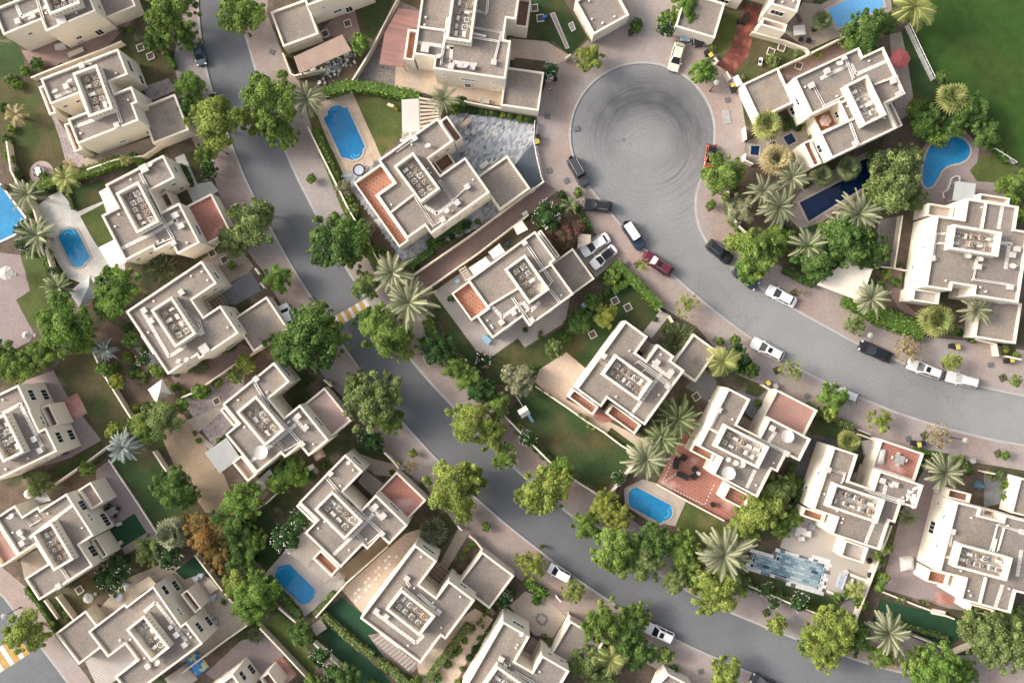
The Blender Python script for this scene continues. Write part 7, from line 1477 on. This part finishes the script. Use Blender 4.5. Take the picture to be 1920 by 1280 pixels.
def pot(u, v, r, m, label, plant='leaf_mid', h=.6):
    c = P(u, v); root = simple('potted_plant', label or near('small potted plant', u, v), 'potted plant', (c.x, c.y, ZP), 0, 'potted plants'); b = MB(); b.lathe((0, 0, 0), [(r * .65, 0), (r, h), (r * .85, h), (r * .8, h - .08), (0, h - .08)], 14); b.build('pot', MAT[m], root)
    if plant:
        q = random.Random(int(u + v)); cards = [(Vector((q.gauss(0, r * .6), q.gauss(0, r * .6), h + q.uniform(0, .5))), rdir(q) + Vector((0, 0, .4)), .13, q.random(), q.random(), 1.3) for k in range(50)]; link('leaves', leafy('leaves', plant, cards), root)
pot(1335, 944, .45, 'black_plastic', 'round black planter on the large red tiled terrace', None, .8)
for u, v in [(305, 371), (317, 366), (319, 389), (314, 396), (273, 491), (272, 497), (430, 572), (1013, 624), (985, 620), (1059, 605), (1503, 240), (1517, 258), (1513, 238), (1802, 1024), (1800, 1029), (1015, 1022), (896, 1165), (902, 1160), (908, 1150), (915, 1140), (905, 1172), (920, 1176), (912, 1182), (372, 698), (377, 694), (390, 690), (1680, 1119), (1690, 1123), (1725, 1125), (1735, 1127), (1806, 1156), (1160, 785), (1100, 783), (1200, 812), (1090, 742), (1225, 815), (555, 990), (1018, 733), (1030, 741), (1088, 777), (1098, 784), (1103, 797), (1112, 801)]:
    pot(u, v, .28, random.Random(int(u)).choice(['clay_pot', 'stone_grey', 'black_plastic', 'clay_pot']), None, random.Random(int(v)).choice([MID, DRK, BRI, OLV]))
# left garden: round table with chairs on a disc of pavers
c = P(79, 325); b = MB(); b.lathe((c.x, c.y, ZP + .05), [(2.0, -.04), (2.0, .02), (0, .02)], 28); tag(b.build('patio', MAT['pink_tile']), 'round pink paved disc on the dry brown lawn', 'patio', kind='structure')
table(76, 323, 1.9, 1.3, .8, 'white_metal', 'white rectangular table on the round pink disc')
for k, (u, v, a) in enumerate([(69, 319, -1.2), (70, 328, -1.2), (84, 318, 1.9), (85, 326, 1.9), (74, 314, 3.4), (79, 333, .3)]): chair(u, v, a, 'fabric_blue_grey', 'grey metal chair at the table on the round pink disc', group='chairs on the round pink disc')
# planters in frames on lawns
def frame_bed(u, v, rz, label, s=1.2, m='pebble_white'):
    c = P(u, v); root = simple('square_planter', label, 'planter', (c.x, c.y, ZP), rz, 'square framed planters'); b = MB(); o_ = [(-s / 2, -s / 2), (s / 2, -s / 2), (s / 2, s / 2), (-s / 2, s / 2)]; b.ring(o_, inset(o_, .12), 0, .22, .1); b.build('frame', MAT[m], root)
    b = MB(); b.face([(x, y, .12) for x, y in inset(o_, .1)]); b.build('soil', MAT['soil'], root)
for a in [(264, 90, .35, 'upper of two white framed square planters on the small dry lawn'), (283, 106, .35, 'lower of two white framed square planters on the small dry lawn'), (1177, 576, .5, 'white framed square planter on the lawn inside the hedge'), (1153, 564, .5, 'grey framed square planter partly hidden beside the lime yellow tree'), (1111, 627, .5, 'round holed stone square on the dark lawn below the lime yellow tree'), (150, 1105, .6, 'white framed square planter left of the large flowering tree'), (1002, 16, .1, 'white framed planter at the top left of the green lawn'), (1013, 35, .1, 'white framed planter beside a blue toy'), (610, 64, .4, 'square framed grate on the dull red yard'), (652, 45, .3, 'faint framed grate beside the dark top lawn'), (1497, 124, -.35, 'tan framed planter on the reddish side yard'), (1445, 98, -.35, 'white framed planter beside clipped olive bushes'), (1465, 90, -.35, 'tan framed planter below the thick white wall'), (1305, 743, .6, 'pale framed planter between two white sided villas'), (407, 752, .5, 'dark square grate in the diamond patterned paving'), (398, 475, .5, 'faint square frame in the tan gravelled yard'), (421, 487, .5, 'second square frame in the tan gravelled yard')]:
    frame_bed(*a)
for q, lab in [([(1031, 26), (1040, 23), (1068, 90), (1061, 92)], 'long gravel bed with a white edge on the top green lawn'), ([(1065, 45), (1074, 40), (1080, 55), (1072, 60)], 'short gravel bed on the top green lawn')]:
    A = ccw([(p.x, p.y) for p in PL(q, .3)]); cx, cy = A[0]; root = simple('gravel_bed', lab, 'planting bed', (cx, cy, ZP)); A = [(x - cx, y - cy) for x, y in A]; b = MB(); b.ring(A, inset(A, .13), 0, .2, .05); b.build('edge', MAT['pebble_white'], root); b = MB(); b.face([(x, y, .12) for x, y in inset(A, .1)]); b.build('gravel', MAT['pink_tile'], root)
# trampoline, round table by the deep pool
c = P(673, 319, .8); root = simple('trampoline', 'round trampoline with a dark rim beside the terracotta terrace', 'trampoline', (c.x, c.y, ZP)); b = MB(); b.lathe((0, 0, .7), [(.98, -.05), (.98, .06), (.78, .06), (.78, .0)], 28); b.build('rim_pad', MAT['black_plastic'], root); b = MB(); b.lathe((0, 0, .7), [(.8, .01), (0, -.02)], 28); b.build('mat', MAT['fabric_blue_grey'], root)
for k in range(6): a = k * pi / 3; b = MB(); b.tube([(.9 * cos(a), .9 * sin(a), 0), (.9 * cos(a), .9 * sin(a), .7)], .03, 6); b.build('leg', MAT['dark_metal'], root)
table(694, 306, 0, 1.4, 1.4, 'beige_tile', 'round beige table beside the trampoline', .75, True)
table(873, 233, .75, 2.0, .8, 'pink_tile', 'long pinkish table on the slate paved yard'); lounge(865, 225, -.6, .9, .8, 'stone_grey', 'grey lounge chair left of the long pinkish table', 'armchair', 'armchair', False); lounge(876, 250, 2.2, .9, .8, 'fabric_white', 'pale chair below the long pinkish table', 'armchair', 'armchair', False); lounge(888, 249, 2.2, .9, .8, 'fabric_white', 'second pale chair further right below the pinkish table', 'armchair', 'armchair', False)
lounge(909, 192, -.1, 1.6, .8, 'fabric_white', 'cream sofa on the sandy strip below the largest top villa'); lounge(908, 310, .7, 1.6, .8, 'white_metal', 'white bench against the slate yard villa', 'garden_bench', 'bench', False)
# red balance bike frame on lawn (yellow slide)
c = P(739, 203); root = simple('play_slide', 'small yellow slide on the olive lawn', 'slide', (c.x, c.y, ZP), -.55); b = MB(); b.grid([[(-1.3, -.25, .05), (-1.3, .25, .05)], [(0, -.25, 1.1), (0, .25, 1.1)]], False); b.build('chute', MAT['timber_cream'], root); b = MB(); b.grid([[(0, -.25, 1.1), (0, .25, 1.1)], [(.7, -.3, 0), (.7, .3, 0)]], False); b.build('ladder', MAT['yellow_plastic'], root)
# play set on the large lawn
c = P(982, 770); root = simple('play_set', 'play set with pale roof, blue slide and swing beam on the large lawn', 'play set', (c.x, c.y, ZP), .55)
b = MB()
for s in (1, -1): b.face([(-.8, 0, 2.7), (.8, 0, 2.7), (.8, s * .75, 2.1), (-.8, s * .75, 2.1)]); b.face([(-.8, 0, 2.66), (-.8, s * .75, 2.06), (.8, s * .75, 2.06), (.8, 0, 2.66)])
b.build('roof', MAT['fabric_white'], root); b = MB(); b.box((0, 0, 1.2), (1.4, 1.2, .1)); b.build('platform', MAT['timber'], root)
for sx in (.65, -.65):
    for sy in (.6, -.6): b = MB(); b.box((sx, sy, 1.05), (.1, .1, 2.1)); b.build('post', MAT['timber'], root)
b = MB(); b.grid([[(.1, -.7, 1.2), (.6, -.7, 1.2)], [(.1, -2.3, .2), (.6, -2.3, .2)]], False); b.build('slide', MAT['slide_blue'], root)
b = MB(); b.tube([(.3, .5, 2.0), (.3, 3.2, 2.0)], .06, 6); b.build('swing_beam', MAT['timber'], root)
for s in (1, -1): b = MB(); b.tube([(.3, 3.2, 2.0), (.3 + s * .9, 3.3, 0)], .05, 6); b.build('swing_leg', MAT['timber'], root)
b = MB(); b.box((.3, 1.9, .6), (.45, .2, .05)); b.tube([(.1, 1.9, .6), (.1, 1.9, 2)], .012, 4); b.tube([(.5, 1.9, .6), (.5, 1.9, 2)], .012, 4); b.build('swing_seat', MAT['blue_plastic'], root)
# blue playhouse table and slide by the alley villa
c = P(912, 636); root = simple('storage_box', 'flat blue grey storage box beside the pale terrace', 'storage box', (c.x, c.y, ZP), -.75); b = MB(); b.box((0, 0, .35), (1.5, .9, .7)); b.build('box', MAT['slide_blue'], root, bevel=.05); b = MB(); b.box((0, 0, .73), (1.56, .96, .07)); b.build('lid', MAT['slide_blue'], root)
for u, v, l in [(1093, 572, 'lowest of three white rimmed round seats in a blue bench'), (1107, 566, 'middle white rimmed round seat in a blue bench')][:0]: pass
c = P(1104, 566); root = simple('kids_bench', 'long blue bench with three round seats beside dark bushes', 'bench', (c.x, c.y, ZP), .62); b = MB(); b.box((0, 0, .35), (2.8, .9, .7)); b.build('bench', MAT['slide_blue'], root, bevel=.04)
for x in (-.9, 0, .9): b = MB(); b.lathe((x, 0, .7), [(.28, 0), (.28, .06), (.2, .06), (.18, .0)], 14); b.build('seat_ring', MAT['white_metal'], root)
table(858, 527, 0, .8, .8, 'slide_blue', 'small round blue table on the pale paved terrace', .6, True)
c = P(951, 459); root = simple('covered_bicycle', 'dark green covered bicycle beside three small white roofs', 'bicycle cover', (c.x, c.y, ZP), .5); b = MB(); b.smooth = True; b.lathe((0, 0, 0), [(.5, 0), (.55, .5), (.3, 1.0), (0, 1.1)], 9); b.v = [(x * 1.5, y * .7, z) for x, y, z in b.v]; b.build('cover', MAT['navy_cloth'] if 'navy_cloth' in MAT else mat('navy_cloth', (.03, .07, .07), .9), root)
# tarp covered thing
def tarp(u, v, rz, w, d, h, m, label, name='covered_furniture'):
    c = P(u, v); root = simple(name, label, 'covered object', (c.x, c.y, ZP), rz); q = random.Random(int(u)); b = MB(); b.smooth = True; n = 9; R_ = []
    for i in range(n):
        R_.append([((i / (n - 1) - .5) * w, (j / (n - 1) - .5) * d, (h * (1 - max(abs(i / (n - 1) - .5), abs(j / (n - 1) - .5)) ** 3 * 7.4)) * q.uniform(.9, 1.06) if 0 < i < n - 1 and 0 < j < n - 1 else .03) for j in range(n)])
    b.grid(R_, False); b.build('cover', MAT[m], root)
tarp(1700, 1056, .1, 2.3, 2.4, 1.1, 'fabric_white', 'light grey sheet draped over garden furniture on the lilac yard')
tarp(370, 1243, .6, 2.6, 3.4, 1.0, 'tarp_blue', 'blue tarpaulin spread beside the lower left villa', 'tarpaulin')
tarp(340, 1272, .6, 4.4, 3.2, 1.2, 'tarp_beige', 'crumpled beige cover beside the blue tarpaulin', 'tarpaulin')
tarp(282, 323, .4, 2.0, 1.3, 1.2, 'pebble_white', 'rounded beige tank cover above the white pool terrace villa', 'tank_cover')
tarp(598, 852, .5, 1.9, 1.5, 1.2, 'sand_light', 'cream rounded tank cover beside the sand yard villa', 'tank_cover')
tarp(1653, 856, 1.4, 2.5, 1.2, .5, 'fabric_white', 'pale boat shaped cover on the red roof terrace', 'covered_boat')
for o in list(COL.objects):
    if o.get('label') in ('pale boat shaped cover on the red roof terrace',): o.location.z = 3.42; o.location.x *= .975; o.location.y *= .975
zt = 3.42
table(1683, 860, -.3, 1.5, 1.3, 'stone_grey', 'grey dining table on the red roof terrace', .74, z=zt)
for k, (u, v, a) in enumerate([(1672, 857, -1.9), (1682, 850, 2.9), (1693, 861, 1.3), (1681, 870, -.3)]): chair(u, v, a, 'fabric_white', 'white chair at the table on the red roof terrace', z=zt, group='chairs on the red roof terrace')
# bbq corner and others
for u, v, m, lab in [(1626, 1048, 'black_plastic', 'black barbecue beside the mosaic pool villa'), (1627, 1075, 'black_plastic', 'round black barbecue beside the white wall')]:
    c = P(u, v); root = simple('barbecue', lab, 'barbecue', (c.x, c.y, ZP), .3); b = MB(); b.smooth = True; b.lathe((0, 0, .8), [(.1, -.3), (.42, -.1), (.5, .05), (.42, .25), (.15, .36), (0, .37)], 14); b.build('kettle', MAT[m], root)
    for k in range(3): a = k * 2.1; b = MB(); b.tube([(.2 * cos(a), .2 * sin(a), .6), (.4 * cos(a), .4 * sin(a), 0)], .025, 5); b.build('leg', MAT['dark_metal'], root)
table(1496, 60, .1, 1.9, 1.6, 'white_metal', 'white square table on the tan yard', .75); 
for u, v, r in [(1500, 76, .4), (1515, 78, .45), (1525, 57, .45)]: pot(u, v, r, 'black_plastic', near('round black garden pot', u, v), None, .5)
c = P(1497, 36); root = simple('garden_bench', 'dark brown bench below the pink balcony at top right', 'bench', (c.x, c.y, ZP), -1.0); b = MB(); b.box((0, 0, .42), (1.5, .5, .08)); b.build('seat', MAT['timber_dark'], root); b = MB(); b.box((0, -.25, .7), (1.5, .06, .5)); b.build('backrest', MAT['timber_dark'], root)
for x in (.6, -.6): b = MB(); b.box((x, 0, .2), (.08, .45, .4)); b.build('leg', MAT['timber_dark'], root)
c = P(1397, 36); root = simple('garden_bench', 'black L shaped bench on the red stamped drive', 'bench', (c.x, c.y, ZP), -1.9); b = MB(); b.box((0, 0, .3), (2.0, .8, .5)); b.build('seat', MAT['black_plastic'], root, bevel=.05); b = MB(); b.box((.9, -.7, .3), (.5, .9, .5)); b.build('side_seat', MAT['black_plastic'], root, bevel=.05)
c = P(1424, 118); root = simple('garden_cart', 'small black and white garden cart on the patchy lawn', 'garden cart', (c.x, c.y, ZP), 1.4); b = MB(); b.box((0, 0, .55), (1.3, .6, .35)); b.build('tub', MAT['white_metal'], root, bevel=.06); b = MB(); b.box((-.1, .1, .74), (.5, .4, .05)); b.build('load', MAT['black_plastic'], root)
for s in (1, -1): b = MB(); b.lathe((0, 0, 0), [(.3, -.05), (.3, .05), (0, .05)], 14); b.v = [(x, s * .42 + z, y + .3) for x, y, z in b.v]; b.build('wheel', MAT['tyre'], root)
b = MB(); b.tube([(.6, .25, .6), (1.2, .25, .9)], .025, 5); b.tube([(.6, -.25, .6), (1.2, -.25, .9)], .025, 5); b.build('handle', MAT['dark_metal'], root)
c = P(1021, 34); root = simple('toy_car', 'small blue toy beside a framed planter on the top lawn', 'toy', (c.x, c.y, ZP), .5); b = MB(); b.box((0, 0, .35), (.9, .5, .4)); b.build('body', MAT['blue_plastic'], root, bevel=.1)
for x in (.3, -.3):
    for s in (1, -1): b = MB(); b.lathe((0, 0, 0), [(.13, -.04), (.13, .04), (0, .04)], 10); b.v = [(xx + x, s * .27 + z, y + .13) for xx, y, z in b.v]; b.build('wheel', MAT['tyre'], root)
c = P(1830, 908); root = simple('folded_parasol', 'blue green folded parasol on the grey stepping slabs', 'folded parasol', (c.x, c.y, ZP), .4); b = MB(); b.lathe((0, 0, .6), [(.9, 0), (.5, .9), (.1, 1.9), (0, 2.0)], 6); b.build('canopy', MAT['tarp_dark'] if 'tarp_dark' in MAT else mat('tarp_dark', (.06, .11, .15), .8), root); b = MB(); b.tube([(0, 0, 0), (0, 0, 2.7)], .04, 6); b.build('pole', MAT['dark_metal'], root)
# curved white slatted pool seat
line = smooth_line([P(u, v, .9) for u, v in [(1770, 371), (1767, 361), (1777, 357), (1781, 345), (1784, 335), (1791, 330), (1800, 331), (1799, 340)]], 1)
c = line[0]; root = simple('pool_slide', 'curved white slatted rail beside the kidney shaped pool', 'pool rail', (c.x, c.y, 0)); L = [p - Vector((c.x, c.y, 0)) for p in line]; b = MB()
for a, e in zip(L[:-1], L[1:]): d = e - a; m_ = (a + e) / 2; b.box((m_.x, m_.y, .95), (d.length + .1, .16, .1), atan2(d.y, d.x))
b.build('top_rail', MAT['white_metal'], root); b = MB()
for a, e in zip(L[:-1], L[1:]):
    n = max(1, int((e - a).length / .25))
    for k in range(n): p = a.lerp(e, k / n); b.box((p.x, p.y, .52), (.07, .07, .8))
b.build('baluster_row', MAT['white_metal'], root)
table(1864, 353, 0, 1.1, 1.1, 'stone_deck', 'round stone table right of the grey glazed gazebo', .7, True)
# rubble heap
q = random.Random(8); root = simple('rubble_heap', 'heap of grey and white rubble in front of the tiled shed', 'rubble', (P(630, 125).x, P(630, 125).y, ZP)); tag(root, kind='stuff')
for nm, m_, n in (('white_rubble', 'pebble_white', 46), ('grey_rubble', 'stone_grey', 60), ('dark_rubble', 'slab_grey', 40)):
    b = MB()
    for k in range(n):
        u = q.gauss(628, 17); v = 126 - (u - 628) * .55 + q.gauss(0, 8)
        if inside((u, v), [(565, 145), (610, 120), (668, 92), (672, 112), (640, 150), (590, 168)]): p = P(u, v) - root.location; s = q.uniform(.15, .6); b.box((p.x, p.y, s * .3), (s, s * q.uniform(.4, 1), s * .7), q.uniform(0, 3))
    b.build(nm, MAT[m_], root)
def crate(u, v, w, d, h, m, rz, label, name='storage_crate'):
    c = P(u, v); root = simple(name, label, 'storage box', (c.x, c.y, ZP), rz); b = MB(); b.box((0, 0, h / 2), (w, d, h)); b.build('box', MAT[m], root, bevel=.04); b = MB(); b.box((0, 0, h + .02), (w + .06, d + .06, .06)); b.build('lid', MAT[m], root)
for a in [(117, 90, 1.6, .8, .8, 'fabric_white', .25, 'white box under the top left villa wall'), (153, 78, .9, .9, .8, 'fabric_blue_grey', .25, 'grey blue box among bushes under the top left villa wall'), (145, 100, 2.6, .7, .5, 'timber_cream', .4, 'long tan bench box on the reddish brick path'), (588, 131, .9, .6, .6, 'white_metal', .45, 'small white unit at the lower end of the tiled shed'), (616, 117, .6, .5, .6, 'white_metal', .45, 'small white unit at the middle of the tiled shed'), (650, 103, .9, .6, .6, 'white_metal', .45, 'small white unit at the upper end of the tiled shed'), (585, 875, .9, .8, .6, 'pebble_white', .5, 'pale box below the cream tank cover'), (592, 882, 1.1, .9, .7, 'slab_grey', .5, 'dark box below the cream tank cover'), (641, 1088, 1.1, .7, .5, 'fabric_white', .25, 'white box at the end of the orange sandy yard'), (600, 1172, 2.0, 1.7, .9, 'beige_tile', .6, 'square pale stone block beside the clipped hedge'), (1328, 82, 0.9, .7, .8, 'stone_grey', .5, 'grey meter box beside the stamped drive garage'), (1379, 156, 1.0, 1.6, 1.2, 'white_metal', .5, 'white gate box beside two wheeled bins'), (140, 1187, 2.2, 1.6, 1.0, 'fabric_white', .6, 'white flat box roof above the grey garage roof at lower left'), (998, 358, 1.0, .6, .7, 'pebble_white', .6, 'pale block at the upper end of the alley'), (984, 401, .9, .5, .7, 'pebble_white', .6, 'pale block at the alley beside the frangipani'), (225, 981, .8, .5, .5, 'fabric_white', .3, 'small white chair like box on the lilac terrace'), (226, 1017, .9, .6, .4, 'fabric_white', .6, 'white box on the square dark turf'), (1245, 728, 2.0, 1.5, .2, 'fabric_white', .6, 'flat white slab between two white sided villas'), (1335, 752, 1.1, 1.1, .9, 'pebble_white', .6, 'pale box below the yellow tipped coconut palm'), (1624, 838, 1.4, 2.4, .8, 'fabric_white', .2, 'white water tank beside the red roof terrace'), (1757, 1146, 2.1, .8, .5, 'coping_white', -.2, 'pale stone steps above the dark turf lawn'), (937, 1118, .8, .8, .6, 'fabric_blue_grey', .6, 'grey machine beside the courtyard garage'), (922, 1143, .7, 1.3, .6, 'timber_dark', .6, 'dark timber chest left of the beige courtyard')]:
    crate(*a)
q = random.Random(21); c = P(1708, 930, 6.8); root = simple('roof_clutter', 'heap of white boards on the roof corner of the mosaic pool villa', 'boards', (c.x, c.y, 6.8)); b = MB()
for k in range(16): b.box((q.gauss(0, .6), q.gauss(0, .9), .15 + .02 * k), (q.uniform(.3, .9), q.uniform(.2, .6), .08), q.uniform(0, 3))
b.build('boards', MAT['white_metal'], root)
c = P(762, 262, 6.8); root = simple('roof_clutter', 'crumpled pale sheet on the upper roof of the slate yard villa', 'sheet', (P(762, 262, 6.8).x, P(762, 262, 6.8).y, 6.8)); root.location = P(761, 255, 6.8); b = MB()
for k in range(7): b.box((q.gauss(0, .45), q.gauss(0, .4), .1 + .03 * k), (q.uniform(.4, 1.0), q.uniform(.3, .7), .05), q.uniform(0, 3))
b.build('sheet', MAT['fabric_white'], root)
# ---------------------------------------------------------------- people
def person(u, v, rz, top, trousers, label, zg=ZP, lean=0.0, arms=0.25, group='people on the lawn'):
    c = P(u, v, 1.0); root = simple('person', label, 'person', (c.x, c.y, zg), rz, group)
    def skin(name, verts, edges, radii, m, rootv=0, par=root, sub=1):
        me = bpy.data.meshes.new(name); me.from_pydata(verts, edges, []); o = link(name, me, par); me.materials.append(MAT[m])
        o.modifiers.new('skin', 'SKIN'); sk = me.skin_vertices[0].data
        for k, r_ in enumerate(radii): sk[k].radius = r_ if isinstance(r_, tuple) else (r_, r_)
        sk[rootv].use_root = True; s = o.modifiers.new('sub', 'SUBSURF'); s.levels = sub; s.render_levels = sub; return o
    V = [(0, 0, .95), (0, .01, 1.12), (0, .0, 1.32), (lean * .2, 0, 1.46), (lean * .3, .02, 1.56), (lean * .4, .03, 1.66), (lean * .4, .03, 1.75),
         (.10, 0, .88), (.10, .03, .50), (.11, -.01, .09), (.11, .16, .05), (-.10, 0, .88), (-.11, .05, .50), (-.12, -.03, .09), (-.12, .14, .05),
         (.19, 0, 1.42), (.25, .02, 1.16), (.22, arms * .8, .98), (.20, arms, .92), (-.19, 0, 1.42), (-.25, .02, 1.16), (-.22, arms * .8, .98), (-.20, arms, .92)]
    E = [(0, 1), (1, 2), (2, 3), (3, 4), (4, 5), (5, 6), (0, 7), (7, 8), (8, 9), (9, 10), (0, 11), (11, 12), (12, 13), (13, 14), (3, 15), (15, 16), (16, 17), (17, 18), (3, 19), (19, 20), (20, 21), (21, 22)]
    Rr = [(.15, .11), (.14, .10), (.17, .11), (.07, .07), .055, (.085, .10), .06, .085, .06, .042, .035, .085, .06, .042, .035, .06, .045, .035, .03, .06, .045, .035, .03]
    skin('body', V, E, Rr, 'skin')
    skin('shirt', [V[0], V[1], V[2], (lean * .2, 0, 1.44), V[15], V[16], V[19], V[20]], [(0, 1), (1, 2), (2, 3), (3, 4), (4, 5), (3, 6), (6, 7)], [(.165, .125), (.155, .115), (.185, .125), (.10, .09), .075, .06, .075, .06], top)
    skin('trousers', [V[0], V[7], V[8], V[9], V[11], V[12], V[13]], [(0, 1), (1, 2), (2, 3), (0, 4), (4, 5), (5, 6)], [(.16, .12), .10, .075, .06, .10, .075, .06], trousers)
    b = MB(); b.smooth = True; b.lathe((lean * .4, .01, 1.70), [(.098, -.06), (.108, 0), (.09, .06), (.05, .10), (0, .112)], 12); b.build('hair', MAT['hair'], root)
PPL = [(897, 664, 2.4, 'white', 'person in a white top, upper left of the standing group'), (904, 661, 2.9, 'pink', 'person in a pinkish top at the top of the standing group'), (911, 664, 3.6, 'white', 'person in white, upper right of the group'), (920, 668, 4.0, 'pink', 'person in a pale pink top standing on the paving'), (895, 671, 1.6, 'tan', 'person in a beige top at the left of the group'), (893, 679, 1.2, 'white', 'person in a white top, lowest at the left of the group'), (899, 675, 1.4, 'blue', 'person in a blue striped top in the middle of the group'), (906, 674, 2.5, 'white', 'person in a white top in the centre of the group'), (919, 680, 4.6, 'white', 'person in a loose white top standing apart at the right'), (913, 688, 5.6, 'tan', 'person in a tan top at the bottom of the group'), (906, 689, .1, 'red', 'person in a dark red top at the bottom of the group')]
for u, v, rz, t, lab in PPL: person(u, v, rz, 'cloth_' + t, 'cloth_dark', lab, lean=random.Random(int(u)).uniform(-.3, .3))
person(1023, 160, 1.2, 'cloth_grey', 'cloth_dark', 'person in a grey top beside the frangipani tree at the pavement', group='people at the pavement'); person(1032, 167, 4.0, 'cloth_white', 'cloth_dark', 'person in dark trousers and a white top near the turning circle', group='people at the pavement')
